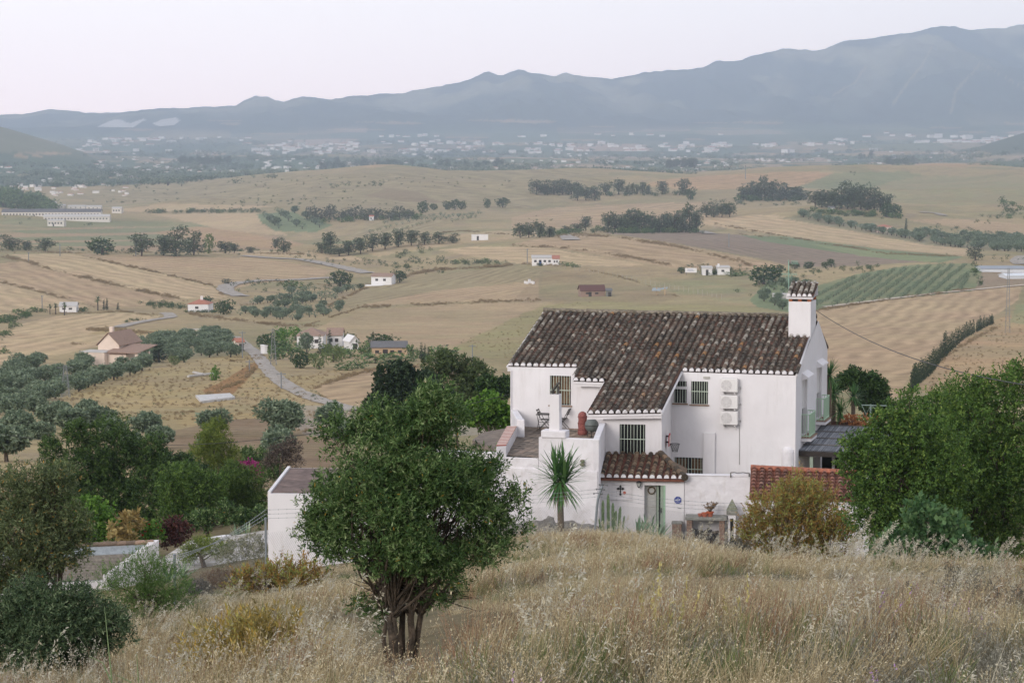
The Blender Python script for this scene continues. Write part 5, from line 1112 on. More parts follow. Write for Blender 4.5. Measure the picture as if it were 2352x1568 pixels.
# ================================================================ plants
def leaf_mat(name, cols, trans=.25, var=.15, rough=.6):
    def gsat(c):
        if c[1] <= c[0] * .98: return c
        l = (c[0] + c[1] + c[2]) / 3; return tuple(max(0, (l + (v - l) * 1.22) * .93) for v in c[:3]) + (1,)
    cols = [(p, gsat(c)) for p, c in cols]
    return mat(name, (1, 1, 1, 1), rough=rough, var=var, scale=1.5, tint_cols=cols, trans=trans, spec=.25)
def leaves(P, D, L, Wd, rng, T, fold=0):
    """diamond leaves: base points P, directions D (unit), length L, width Wd (arrays or numbers), tint T"""
    n = len(P); L = np.broadcast_to(np.asarray(L, float), (n,))[:, None]; Wd = np.broadcast_to(np.asarray(Wd, float), (n,))[:, None]
    r = rng.normal(size=(n, 3)); S = np.cross(D, r); S /= np.linalg.norm(S, axis=1, keepdims=True) + 1e-9
    mid = P + D * L * .5
    V = np.stack([P, mid - S * Wd * .5, P + D * L, mid + S * Wd * .5], 1).reshape(-1, 3)
    return V, np.repeat(T, 4)
def unit(a): return a / (np.linalg.norm(a, axis=1, keepdims=True) + 1e-9)
def crown(blobs, n, rng, leafL, leafW, sprig=10, sprigL=.22, up=.35, shell=.55, spread=.9, flat=1.0, rough=.18, tv=.16, cut=None):
    """leaf clumps through a set of ellipsoids: blobs = (cx, cy, cz, rx, ry, rz). Leaves sit along short twigs."""
    B = np.array(blobs, float); wt = (B[:, 3] * B[:, 4] + B[:, 4] * B[:, 5] + B[:, 3] * B[:, 5]); wt /= wt.sum()
    nt = max(1, n // sprig); k = rng.choice(len(B), nt, p=wt); d = unit(rng.normal(size=(nt, 3)))
    rr = shell + (1 - shell) * rng.random(nt) ** .6
    # uneven outline: push the surface in and out with noise
    bump = 1 + rough * (2 * vnoise(d[:, 0] * 3 + k * 7.1, d[:, 1] * 3 + d[:, 2] * 3.3, 9) - 1) * 1.6
    C = B[k, :3] + d * B[k, 3:] * (rr * bump)[:, None]
    # drop twigs that fall deep inside another blob, which leaves gaps between the clumps
    ins = np.zeros(nt)
    for b in B:
        q = ((C - b[:3]) / b[3:]); ins = np.maximum(ins, 1 - np.sqrt((q ** 2).sum(1)))
    keep = ins < .55; C, d, k, rr = C[keep], d[keep], k[keep], rr[keep]
    g = vnoise(C[:, 0] * 3.2 / max(B[:, 3].mean(), .3), C[:, 2] * 3.2 / max(B[:, 3].mean(), .3) + C[:, 1], 17)
    keep = rng.random(len(C)) < .35 + 1.1 * g; C, d, k = C[keep], d[keep], k[keep]
    nt = len(C); td = unit(d * 1.0 + rng.normal(size=(nt, 3)) * .55 + np.array([0, 0, up]))
    s = rng.random((nt, sprig)); base = C[:, None] + td[:, None] * (s[..., None] * sprigL)
    ld = unit((td[:, None] * .8 + rng.normal(size=(nt, sprig, 3)) * spread).reshape(-1, 3)); ld[:, 2] *= flat; ld = unit(ld)
    tc = .5 + tv * rng.normal(size=nt) + .25 * (g[keep] - .5); T = (tc[:, None] + rng.normal(size=(nt, sprig)) * tv * .8).ravel()
    n = len(ld); T = np.where(rng.random(n) < .005, 1, np.clip(T, 0, .965)); return leaves(base.reshape(-1, 3), ld, leafL * rng.uniform(.7, 1.25, n), leafW * rng.uniform(.75, 1.2, n), rng, T)
def leaf_obj(name, VT, m, parent=None, loc=(0, 0, 0)):
    V, T = VT; V = V - np.array(loc); n = len(V) // 4
    me = np_mesh(name, V, np.arange(n * 4).reshape(-1, 4), [m], tint=T); o = bpy.data.objects.new(name, me); link(o, parent)
    if parent is None: o.location = loc
    return o
def cat(*a): return np.concatenate([x[0] for x in a]), np.concatenate([x[1] for x in a])
bark = mat('bark', srgb(92, 80, 68), var=.3, scale=9, col2=srgb(66, 58, 50), bump=.8, bscale=30)
bark_g = mat('grey_bark', srgb(124, 116, 104), var=.3, scale=9, col2=srgb(92, 84, 74), bump=.8, bscale=30)
olive_l = leaf_mat('olive_leaf', [(0, srgb(40, 58, 36)), (.45, srgb(76, 100, 60)), (.8, srgb(118, 138, 92)), (.985, srgb(150, 162, 122)), (1, srgb(182, 146, 62))])
grey_l = leaf_mat('grey_olive_leaf', [(0, srgb(68, 82, 66)), (.5, srgb(114, 128, 106)), (1, srgb(166, 175, 152))])
dark_l = leaf_mat('dark_leaf', [(0, srgb(34, 50, 32)), (.5, srgb(62, 84, 52)), (1, srgb(98, 118, 76))])
mast_l = leaf_mat('mastic_leaf', [(0, srgb(46, 66, 36)), (.5, srgb(84, 110, 60)), (.9, srgb(118, 140, 80)), (1, srgb(138, 152, 88))])
fresh_l = leaf_mat('fresh_leaf', [(0, srgb(62, 90, 44)), (.5, srgb(96, 130, 64)), (1, srgb(138, 166, 92))], trans=.35)
fig_l = leaf_mat('fig_leaf', [(0, srgb(54, 78, 54)), (.5, srgb(86, 114, 78)), (1, srgb(128, 150, 108))], trans=.35)
broom_l = leaf_mat('broom_leaf', [(0, srgb(104, 84, 56)), (.3, srgb(150, 116, 64)), (.48, srgb(176, 138, 72)), (.62, srgb(146, 142, 82)), (1, srgb(156, 166, 104))])
feath_l = leaf_mat('feathery_leaf', [(0, srgb(78, 94, 50)), (.5, srgb(110, 126, 68)), (1, srgb(150, 156, 92))], trans=.35)
euc_l = leaf_mat('eucalyptus_leaf', [(0, srgb(46, 58, 44)), (.5, srgb(78, 92, 70)), (1, srgb(116, 126, 100))])
cyp_l = leaf_mat('cypress_leaf', [(0, srgb(30, 42, 30)), (.5, srgb(48, 64, 44)), (1, srgb(74, 90, 60))])
straw_w = leaf_mat('dry_twig', [(0, srgb(96, 84, 72)), (.5, srgb(132, 118, 102)), (1, srgb(172, 160, 144))])
flower_m = leaf_mat('magenta_bloom', [(0, srgb(120, 36, 84)), (1, srgb(186, 62, 140))]); red_m = leaf_mat('red_bloom', [(0, srgb(150, 32, 30)), (1, srgb(206, 62, 52))])
def fb(x, y, rp, Y, ry=1.0, dy=0, rz=1.0):
    """blob from the frame: centre, radius in frame units, at distance Y"""
    c = W(x, y, Y + dy); r = rp * Y / F; return (c.x, c.y, c.z, r, r * ry, r * rz)
def trunk(m, base, top, r0, r1, rn, bend=.12, n=6, k=6):
    P = [];R = []
    for i in range(n + 1):
        f = i / n; p = base.lerp(top, f); L = (top - base).length
        P.append(p + Vector((rn.gauss(0, 1), rn.gauss(0, 1), 0)) * (bend * L * .12 * math.sin(PI * f) + (.0))); R.append(r0 + (r1 - r0) * f)
    P[0] = base; P[-1] = top; m.tube(P, R, n=k); return P
def branches(m, P, blobs, rn, r=.03, n=10, sub=3):
    for i in range(n):
        s = P[rn.randint(len(P) // 2, len(P) - 1)]; b = rn.choice(blobs); e = Vector(b[:3]) + Vector((rn.uniform(-.6, .6) * b[3], rn.uniform(-.6, .6) * b[4], rn.uniform(-.7, .5) * b[5]))
        mid = s.lerp(e, .5) + Vector((rn.gauss(0, .08), rn.gauss(0, .08), rn.gauss(0, .05))) * (e - s).length
        m.tube([s, mid, e], [r, r * .6, r * .2], n=5)
        for j in range(sub):
            q = mid.lerp(e, rn.random()); d = Vector((rn.gauss(0, 1), rn.gauss(0, 1), rn.gauss(.2, .8))).normalized() * b[3] * rn.uniform(.3, .7); m.tube([q, q + d * .5 + Vector((0, 0, .03)), q + d], [r * .35, r * .25, r * .1], n=4)
def plant(name, label, catg, base, blobs, n, lm, leafL, leafW, trunks=(), group=None, seed=1, bm_=bark, br=8, brr=.03, extra=None, lump=False, **kw):
    rng = np.random.default_rng(seed); rn = random.Random(seed); T = thing(name, base, label, catg, group)
    if lump:
        sub = []
        for b in blobs:
            sub.append((b[0], b[1], b[2], b[3] * .66, b[4] * .66, b[5] * .66))
            for _ in range(7):
                d = Vector((rn.gauss(0, 1), rn.gauss(0, 1), rn.gauss(.15, 1))).normalized(); s_ = rn.uniform(.34, .52); sub.append((b[0] + d.x * b[3] * .6, b[1] + d.y * b[4] * .6, b[2] + d.z * b[5] * .6, b[3] * s_, b[4] * s_, b[5] * s_ * .9))
        blobs = sub
    bl = [(b[0] - base.x, b[1] - base.y, b[2] - base.z) + tuple(b[3:]) for b in blobs]
    leaf_obj('crown', crown(bl, n, rng, leafL, leafW, **kw), lm, T)
    if extra: extra(T, bl, rng, rn)
    m = MB(); 
    for (b0, t0, r0, r1) in trunks:
        P = trunk(m, Vector(b0), Vector(t0), r0, r1, rn); branches(m, P, blobs, rn, brr, br)
    if m.v: m.build('trunk', bm_, T)
    return T
def near_plants():
    # the big wild olive in the foreground
    Y = 29.0; b = W(915, 1495, Y); b.z = gz(b.x, b.y) - .05
    rb = random.Random(77); PY = [895, 950, 1000, 1050, 1100, 1150, 1200, 1250, 1300, 1345]; XL = [965, 890, 785, 738, 736, 732, 724, 730, 785, 860]; XR = [1035, 1056, 1076, 1100, 1122, 1136, 1156, 1162, 1115, 1035]; B = []
    for k in range(96):
        y = rb.choice([rb.uniform(925, 1320), rb.uniform(1080, 1310)]); xl, xr = np.interp(y, PY, XL), np.interp(y, PY, XR); an = rb.uniform(0, 2 * PI); q = 1 if k < 74 else rb.random() * .7; hw = (xr - xl) / 2; r_ = rb.uniform(26, 46)
        B.append(fb((xl + xr) / 2 + math.cos(an) * (hw - r_ * .7) * q, y, r_, Y, dy=math.sin(an) * (hw - r_ * .5) * q * .9 * Y / F, rz=.8))
    B += [fb(1003, 915, 34, Y), fb(985, 950, 40, Y), fb(790, 985, 34, Y), fb(760, 1010, 30, Y), fb(880, 960, 34, Y, dy=-.3), fb(1178, 1150, 20, Y), fb(1195, 1128, 13, Y), fb(1185, 1225, 26, Y), fb(715, 1230, 26, Y), fb(960, 1372, 14, Y), fb(872, 1388, 12, Y), fb(1085, 1078, 46, Y), fb(1030, 1095, 50, Y, dy=-.3), fb(1120, 1130, 38, Y), fb(1060, 1140, 46, Y, dy=-.5), fb(980, 1110, 60, Y, dy=-.6), fb(1135, 1090, 24, Y)]
    tr = []
    for (x0, x1, y1, r0, r1, dy) in ((905, 905, 1300, .065, .04, -.1), (935, 962, 1300, .055, .035, 0), (948, 985, 1290, .05, .03, .1), (893, 872, 1310, .035, .022, 0), (922, 928, 1270, .05, .03, .15), (912, 893, 1290, .03, .02, -.15)):
        p0 = W(x0, 1485, Y + dy); p0.z = gz(p0.x, p0.y) - .08; tr.append((p0, W(x1, y1, Y + dy), r0, r1))
    def thin(T, bl, rng, rn):
        m = MB()
        for i in range(38):  # bare low twigs under the crown
            s = W(rn.uniform(870, 1000), rn.uniform(1330, 1400), Y); e = W(rn.choice([rn.uniform(800, 900), rn.uniform(1000, 1110)]), rn.uniform(1330, 1420), Y + rn.uniform(-.3, .3)); m.tube([s, s.lerp(e, .5) + Vector((0, 0, rn.uniform(-.04, .06))), e], [.012, .008, .003], n=4)
        m.build('bare_twig', bark, T)
        pts = np.array([tuple(W(x, y, Y + rn.uniform(-.2, .2)) - b) for x, y in ((820, 1390), (850, 1405), (835, 1395), (1000, 1385), (1035, 1375), (1060, 1350), (880, 1440), (1180, 1140), (1190, 1160), (700, 1200), (705, 1150))])
        leaf_obj('low_sprig', crown([(p[0], p[1], p[2], .09, .09, .06) for p in pts], 2600, rng, .06, .014, sprigL=.12), olive_l, T)
    plant('olive_tree', 'big dark green wild olive tree with several trunks in the foreground centre', 'olive tree', b, B, 150000, olive_l, .060, .0165, tr, seed=11, br=22, brr=.02, sprig=12, sprigL=.16, up=.6, extra=thin, shell=.5, tv=.2, rough=.2)
    # grey green olive at the left edge and the low one before it
    Y = 52; b = W(95, 1400, Y); b.z = gz(b.x, b.y) - .1
    B = [fb(90, 1130, 85, Y), fb(20, 1150, 90, Y), fb(140, 1190, 70, Y), fb(50, 1240, 110, Y, dy=-.3), fb(150, 1250, 60, Y), fb(-30, 1260, 90, Y), fb(60, 1330, 90, Y), fb(-20, 1360, 80, Y), fb(130, 1110, 45, Y), fb(170, 1215, 40, Y)]
    plant('olive_tree', 'tall grey green olive tree standing at the left edge beside the corrugated shed', 'olive tree', b, B, 80000, leaf_mat('edge_olive_leaf', [(0, srgb(60, 70, 48)), (.5, srgb(96, 108, 76)), (.9, srgb(138, 146, 112)), (.97, srgb(150, 126, 70)), (1, srgb(186, 140, 60))]), .085, .024, [(b, W(80, 1300, Y), .16, .08), (b + Vector((.2, 0, 0)), W(140, 1300, Y), .1, .05)], seed=12, br=12, sprigL=.2, shell=.4, lump=True, tv=.2)
    Y = 38; b = W(120, 1600, Y); b.z = gz(b.x, b.y) - .1
    B = [fb(70, 1420, 95, Y), fb(160, 1430, 85, Y, dy=-.2), fb(240, 1450, 60, Y), fb(20, 1480, 80, Y), fb(110, 1480, 100, Y, dy=-.3), fb(200, 1490, 70, Y), fb(-30, 1440, 80, Y), fb(180, 1390, 55, Y), fb(60, 1380, 50, Y)]
    plant('olive_tree', 'low bushy dark olive tree in the bottom left corner', 'olive tree', b, B, 80000, leaf_mat('low_olive_leaf', [(0, srgb(44, 58, 42)), (.5, srgb(78, 96, 70)), (.95, srgb(124, 138, 106)), (1, srgb(160, 164, 136))]), .07, .02, [(b, W(130, 1490, Y), .2, .12)], seed=13, br=12, sprigL=.17, shell=.4, lump=True, tv=.2)
    Y = 60; b = W(330, 1440, Y); b.z = gz(b.x, b.y)
    B = [fb(330, 1315, 42, Y, rz=1.3), fb(300, 1345, 50, Y), fb(390, 1345, 52, Y), fb(420, 1380, 36, Y), fb(350, 1340, 46, Y), fb(270, 1375, 40, Y), fb(350, 1390, 55, Y), fb(400, 1400, 38, Y), fb(250, 1330, 28, Y)]
    plant('willow_shrub', 'light green feathery shrub beside the nearest fence post', 'shrub', b, B, 32000, leaf_mat('willow_leaf', [(0, srgb(66, 88, 50)), (.5, srgb(96, 122, 72)), (1, srgb(136, 156, 104))], trans=.35), .07, .014, [(b, W(335, 1350, Y), .03, .01), (b, W(380, 1370, Y), .03, .01)], seed=14, sprigL=.26, up=1.2, spread=.5, shell=.3)
    # big mastic thicket on the right: three bushes
    for k, (Y, base, lab, B, n) in enumerate((
        (68, (2060, 1285), 'nearest big round leaved mastic bush right of the orange bush', [(2050, 1010, 76), (2000, 1050, 52), (2105, 1010, 84), (1985, 1090, 55), (2050, 1100, 110), (2120, 1130, 100), (2000, 1180, 70), (2090, 1220, 100), (2160, 1060, 80), (1960, 1020, 28), (1945, 1060, 22), (2012, 985, 34), (2062, 945, 32), (1972, 1015, 24), (2034, 955, 22), (2092, 920, 26), (2170, 1150, 80), (2140, 1240, 60)], 120000),
        (72, (2260, 1290), 'tall mastic bush at the right edge of the thicket', [(2230, 960, 100), (2330, 960, 110), (2290, 1060, 120), (2200, 1100, 90), (2350, 1120, 110), (2260, 1180, 120), (2350, 1240, 90), (2290, 900, 60), (2340, 880, 50), (2400, 1000, 120), (2325, 860, 25), (2345, 845, 20), (2250, 905, 34), (2210, 915, 30), (2260, 1100, 90), (2300, 1180, 90), (2240, 1240, 70), (2200, 1020, 70)], 140000),
        (76, (2160, 1290), 'paler mastic bush rising behind the thicket', [(2150, 955, 58), (2205, 935, 64), (2110, 965, 44), (2160, 1000, 90), (2250, 905, 42), (2080, 960, 30), (2260, 1000, 90), (2300, 1100, 100), (2180, 1120, 90)], 70000))):
        b = W(*base, Y); b.z = gz(b.x, b.y)
        plant('mastic_bush', lab, 'bush', b, [fb(x, y, r, Y, dy=random.uniform(-.6, .3)) for x, y, r in B], n, mast_l, .085, .044, [(b, W(base[0] - 30, 1150, Y), .1, .05), (b + Vector((.3, 0, 0)), W(base[0] + 60, 1130, Y), .1, .05)], seed=20 + k, sprigL=.22, group='bushes of the right hand thicket', br=10, shell=.35, tv=.18, lump=True, rough=.45)
    Y = 62; b = W(2150, 1330, Y); b.z = gz(b.x, b.y)
    B = [fb(2130, 1200, 35, Y), fb(2180, 1215, 30, Y), fb(2060, 1265, 40, Y), fb(2110, 1270, 45, Y), fb(2180, 1270, 45, Y), fb(2230, 1290, 40, Y), fb(2040, 1300, 30, Y), fb(2150, 1310, 50, Y), fb(2260, 1270, 20, Y), fb(2110, 1175, 18, Y)]
    plant('fig_bush', 'blue green broad leaved fig bush low in front of the mastic thicket', 'bush', b, B, 7500, fig_l, .17, .12, [(b, W(2120, 1230, Y), .03, .01), (b, W(2200, 1240, Y), .03, .01), (b, W(2070, 1270, Y), .03, .01)], seed=25, sprig=5, sprigL=.3, shell=.3, bm_=bark_g)
    # brooms: orange and yellow green
    def broom(label, Y, base, B, n, seed, gm=broom_l):
        b = W(*base, Y); b.z = gz(b.x, b.y); rn = random.Random(seed)
        def tw(T, bl, rng, rn_):
            m = MB()
            for i in range(260):
                q = bl[rn_.randrange(len(bl))]; e = Vector((q[0] + rn_.gauss(0, .5) * q[3], q[1] + rn_.gauss(0, .5) * q[4], q[2] + rn_.gauss(0.1, .6) * q[5])); s = Vector((e.x * .35 + rn_.gauss(0, .15), e.y * .35 + rn_.gauss(0, .1), .02)); md = s.lerp(e, .55) + Vector((0, 0, .12)); m.tube([s + b, md + b, e + b], [.012, .008, .003], n=3, t=rn_.random())
            m.build('dry_stem', straw_w, T)
        return plant('broom_bush', label, 'bush', b, [fb(x, y, r, Y, dy=random.uniform(-.3, .3)) for x, y, r in B], n, gm, .075 if Y < 50 else .11, .016 if Y < 50 else .028, (), seed=seed, sprig=14, sprigL=.32, up=.9, spread=.45, shell=.15, tv=.24, rough=.4, extra=tw, group='orange and green broom bushes')
    broom('large orange and yellow green broom bush in front of the red tiled outbuilding', 82, (1830, 1300), [(1780, 1180, 50), (1840, 1160, 55), (1740, 1210, 38), (1890, 1190, 55), (1830, 1220, 75), (1760, 1250, 55), (1900, 1250, 60), (1860, 1290, 60), (1790, 1290, 50), (1930, 1220, 30), (1720, 1230, 18), (1815, 1125, 18), (1870, 1135, 20)], 100000, 31)
    broom('low orange broom clump below the white shed, left of the big olive tree', 64, (640, 1395), [(600, 1335, 34), (650, 1330, 36), (700, 1330, 34), (560, 1350, 26), (620, 1360, 40), (680, 1360, 40), (730, 1345, 28)], 20000, 32)
    broom('yellow orange broom tuft at the bottom edge, lower left', 22, (600, 1600), [(560, 1500, 50), (620, 1510, 56), (680, 1530, 48), (500, 1530, 44), (590, 1560, 56), (650, 1570, 48)], 16000, 33, leaf_mat('yellow_broom', [(0, srgb(120, 110, 66)), (.5, srgb(156, 140, 82)), (.8, srgb(178, 146, 70)), (1, srgb(168, 168, 112))]))
    broom('small orange tuft at the far right edge of the grass', 40, (2350, 1440), [(2340, 1380, 28), (2365, 1400, 36), (2350, 1350, 16)], 5000, 34)
    # low grey purple thorn shrubs in the grass
    gsh = leaf_mat('grey_thorn', [(0, srgb(58, 56, 54)), (.5, srgb(88, 86, 78)), (1, srgb(130, 126, 114))])
    for k, (x, y, r, Y, lab) in enumerate(((1680, 1275, 34, 74, 'dark grey dry thorn shrub at the foot of the orange bush'), (1960, 1290, 30, 66, 'dark dry thorn shrub between the orange bush and the fig'), (2190, 1400, 90, 30, 'grey thorny shrub in the grass under the fig bush'), (2290, 1450, 85, 26, 'grey thorny shrub nearest the bottom right corner'), (1700, 1480, 60, 25, 'small grey shrub in the straw near the bottom edge'), (1560, 1475, 30, 27, 'small grey shrub in the straw right of the bare patch'), (500, 1290, 34, 76, 'brown dry shrub left of the fence post by the white shed'), (560, 1300, 26, 74, 'small grey dry shrub at the foot of the fence post by the white shed'), (450, 1310, 26, 72, 'small grey shrub between the two left fence posts'))):
        b = W(x, y + r * .7, Y); b.z = gz(b.x, b.y); c = Vector((b.x, b.y, b.z + r * .55 * Y / F))
        plant('thorn_shrub', lab, 'shrub', b, [(c.x + dx * r * Y / F, c.y, c.z + dz * r * Y / F, r * .7 * Y / F, r * .7 * Y / F, r * .6 * Y / F) for dx, dz in ((-.7, -.1), (0, .1), (.7, 0), (.3, .3))], 6000 if Y < 40 else 7000, gsh if k != 6 else leaf_mat('brown_thorn', [(0, srgb(84, 66, 52)), (1, srgb(140, 116, 92))]), .05 if Y < 40 else .09, .008 if Y < 40 else .014, (), seed=40 + k, up=.7, shell=.1, sprigL=.15, group='dry thorn shrubs')
    # yucca by the terrace
    Y = 90; b = W(1287, 1215, Y); b.z = gz(b.x, b.y) - .05; T = thing('yucca_tree', b, 'yucca with a fan of sword leaves and hanging dead skirt before the white terrace wall', 'yucca')
    rng = np.random.default_rng(5); rn = random.Random(5); top = W(1287, 1110, Y); m = MB(); m.tube([b, b.lerp(top, .3) + Vector((.02, 0, 0)), b.lerp(top, .7), top], [.16, .125, .12, .13], n=9); m.build('trunk', mat('yucca_bark', srgb(112, 98, 82), var=.5, scale=12, bump=1, bscale=25, dist=.05), T, smooth=True)
    def sword(M, c, d, L, w_, droop, t, segs=5):
        s = d.cross(Z3).normalized(); P = []; p = c.copy(); dd = d.copy()
        for k in range(segs + 1):
            f = k / segs; ww = w_ * (1 - f) ** .6 * (1 if k else .7); P += [p - s * ww / 2, p + s * ww / 2 + Z3 * .0]; dd = (dd - Z3 * droop / segs).normalized(); p = p + dd * (L / segs)
        M.add(P, [(2 * k, 2 * k + 1, 2 * k + 3, 2 * k + 2) for k in range(segs)], t)
    m = MB()
    for i in range(260):
        an = rn.uniform(0, 2 * PI); el = rn.choice([rn.uniform(-.75, .3), rn.uniform(-.1, 1.35), rn.uniform(.3, 1.5)]); d = Vector((math.cos(an) * math.cos(el), math.sin(an) * math.cos(el), math.sin(el))); c = top + Vector((0, 0, rn.uniform(-.05, .5) if el > 0 else rn.uniform(-.2, .25)))
        c.x += rn.choice([-.16, .14]) * (el > .2); sword(m, c, d, rn.uniform(.95, 1.35), .09, rn.uniform(.0, .3) if el > 0 else .7, min(1, max(0, rn.gauss(.5, .25))))
    m.build('leaf', leaf_mat('yucca_leaf', [(0, srgb(58, 88, 56)), (.5, srgb(84, 118, 74)), (1, srgb(126, 150, 102))], trans=.15), T)
    m = MB()
    for i in range(110):
        an = rn.uniform(0, 2 * PI); d = Vector((math.cos(an) * .5, math.sin(an) * .5, -1)).normalized(); sword(m, top + Z3 * rn.uniform(-.25, .12) + Vector((math.cos(an) * .08, math.sin(an) * .08, 0)), d, rn.uniform(.5, .95), .045, .8, rn.random(), 4)
    m.build('dead_leaf_skirt', leaf_mat('dead_yucca', [(0, srgb(108, 84, 60)), (1, srgb(176, 150, 116))], trans=.1), T)
    # yuccas behind the house
    for k, (x, y, rp, Y, lab) in enumerate(((1905, 862, 42, 112, 'upper of the spiky yuccas right behind the farmhouse gable'), (1915, 905, 36, 113, 'middle yucca close behind the gable balcony'), (1960, 912, 36, 114, 'round headed yucca standing right of the others behind the gable'), (1930, 945, 32, 112.5, 'lowest yucca just above the dark beam'))):
        c = W(x, y, Y); T = thing('yucca_tree', Vector((c.x, c.y, gz(c.x, c.y))), lab, 'yucca', 'yuccas behind the gable'); m = MB()
        m.tube([Vector((c.x, c.y, gz(c.x, c.y) - .1)), c], [.14, .1], n=7); m.build('trunk', mat('yucca_bark', (0,) * 4), T); m = MB()
        for i in range(120):
            an = rn.uniform(0, 2 * PI); el = rn.uniform(-.9, 1.4); sword(m, c + Vector((0, 0, rn.uniform(-.1, .1))), Vector((math.cos(an) * math.cos(el), math.sin(an) * math.cos(el), math.sin(el))), rp * Y / F * rn.uniform(.85, 1.15), .06, .3, rn.random(), 4)
        m.build('leaf', leaf_mat('yucca_leaf', [(0, (0, 0, 0, 1)), (1, (0, 0, 0, 1))]), T)
    # cactus, agaves
    def agave(label, x, y, Y, R, n, seed, m_):
        rn_ = random.Random(seed); c = W(x, y, Y); c.z = gz(c.x, c.y) + .02; m = MB()
        for i in range(n):
            an = rn_.uniform(0, 2 * PI); el = rn_.uniform(.25, 1.35); sword(m, c, Vector((math.cos(an) * math.cos(el), math.sin(an) * math.cos(el), math.sin(el))), R * rn_.uniform(.75, 1.1), R * .13, .25, rn_.random())
        tag(m.build('agave', m_, loc=c), label, 'agave', 'agaves')
    agm = leaf_mat('agave_leaf', [(0, srgb(92, 116, 92)), (.5, srgb(128, 148, 120)), (1, srgb(168, 180, 152))], trans=.05)
    agave('pale green agave left of the porch door, nearer the cactus', 1468, 1222, 92, 1.05, 34, 1, agm); agave('pale green agave directly before the porch door', 1508, 1226, 91, 1.0, 34, 2, agm); agave('smaller agave tucked behind the two by the door', 1490, 1215, 94, 1.15, 30, 3, agm)
    agave('agave by the stubby white wall at the end of the path', 386, 1285, 84, .9, 26, 4, agm); agave('broad agave beside the white shed above the path', 568, 1212, 104, .95, 26, 5, agm); agave('agave between the low kerb wall and the dark hedge', 545, 1216, 106, .8, 24, 6, agm); agave('dark blue agave at the bottom edge under the broom tuft', 455, 1590, 19, .42, 18, 7, leaf_mat('blue_agave', [(0, srgb(70, 92, 84)), (1, srgb(108, 130, 118))], trans=.05))
    agave('small spiky agave against the corrugated shed ridge', 420, 1295, 86, .7, 20, 8, agm)
    Y = 91.5; T = thing('column_cactus', W(1402, 1218, Y), 'green column cactus with upright arms on the right of the bent fence post', 'cactus'); cm = mat('cactus_green', srgb(112, 130, 92), var=.2, scale=8, col2=srgb(88, 108, 74))
    for (x0, x1, yt, r, zb) in ((1398, 1397, 1133, .058, 1222), (1385, 1385, 1148, .055, 1222), (1408, 1408, 1154, .055, 1222), (1412, 1415, 1172, .06, 1222), (1421, 1425, 1163, .055, 1222), (1380, 1376, 1190, .035, 1222), (1430, 1434, 1184, .035, 1222)):
        m = MB(); b, t = W(x0, zb, Y), W(x1, yt, Y); rn_ = random.Random(int(yt)); nseg = 9; segs = 10
        base_i = 0; P = [];
        for k in range(nseg + 1):
            f = k / nseg; p = b.lerp(t, f); rr = r * (1 + .1 * math.sin(k * 2.3)) * (1 if k < nseg else .25)
            for q in range(segs): an = q * 2 * PI / segs; r2 = rr * (1.12 if q % 2 else .8); P.append(p + Vector((math.cos(an) * r2, math.sin(an) * r2, 0)))
        m.add(P, [(k * segs + q, k * segs + (q + 1) % segs, (k + 1) * segs + (q + 1) % segs, (k + 1) * segs + q) for k in range(nseg) for q in range(segs)] + [tuple(nseg * segs + q for q in range(segs))]); m.build('cactus_stem', cm, T)
    # rocks and earth bank at the foot of the terrace
    rm_ = mat('bank_rock', srgb(150, 144, 134), var=.3, scale=1.6, col2=srgb(112, 106, 98), bump=1, bscale=5, dist=.12)
    def rock(c, sx, sy, sz, seed, label, group=None):
        g = np.random.default_rng(seed); V = []; n1, n2 = 14, 22
        for i in range(n1 + 1):
            for j in range(n2):
                a, bb = PI * i / n1, 2 * PI * j / n2; d = np.array([math.sin(a) * math.cos(bb), math.sin(a) * math.sin(bb), math.cos(a)]); f = 1 + .45 * (float(fbm(d[0] * 2.4 + seed * 3.1, d[1] * 2.4 + d[2] * 2.9, 4, seed)) - .5) * 2
                V.append((d[0] * sx * f, d[1] * sy * f, d[2] * sz * f))
        Fc = [(i * n2 + j, i * n2 + (j + 1) % n2, (i + 1) * n2 + (j + 1) % n2, (i + 1) * n2 + j) for i in range(n1) for j in range(n2)]
        o = link(bpy.data.objects.new('rock', np_mesh('rock', V, Fc, [rm_]))); o.location = c; tag(o, label, 'rock', group); return o
    for k, (x, y, sx, sz, lab) in enumerate(((1225, 1205, 1.0, .5, 'leftmost grey earth and rock mound under the terrace wall'), (1262, 1190, .5, .5, 'pointed pale rock directly left of the yucca'), (1325, 1205, 1.1, .42, 'broad flat grey rock right of the yucca'), (1372, 1215, .6, .3, 'small rock at the foot of the bent fence post'), (1190, 1220, .8, .4, 'low rock half hidden by the big olive crown'))):
        c = W(x, y, 93.5); c.z = gz(c.x, c.y) + sz * .3; rock(c, sx, .7, sz * 1.3, 3 + k, lab, 'rocks under the terrace wall')
    # old stump
    Y = 27; c = W(770, 1470, Y); g0 = Vector((c.x, c.y, gz(c.x, c.y))); T = thing('tree_stump', g0, 'gnarled dead stump with twisted roots left of the big olive trunk', 'stump'); m = MB(); rn_ = random.Random(3)
    dw = mat('dead_wood', srgb(112, 98, 84), var=.35, scale=14, col2=srgb(70, 58, 48), bump=1, bscale=40)
    m.tube([g0 - Z3 * .1, g0 + Vector((0, 0, .22)), g0 + Vector((-.03, 0, .38))], [.17, .13, .07], n=9); m.build('bole', dw, T); m = MB()
    for i in range(34):
        an = rn_.uniform(0, 2 * PI); L = rn_.uniform(.2, .5); h = rn_.uniform(.1, .36); d = Vector((math.cos(an), math.sin(an) * .6, 0)); s = g0 + Z3 * h; m.tube([s, s + d * L * .35 + Z3 * rn_.uniform(.0, .12), s + d * L * .8 - Z3 * h * .5, s + d * L - Z3 * h * .95], [.035, .028, .018, .008], n=5)
    m.build('root', dw, T)
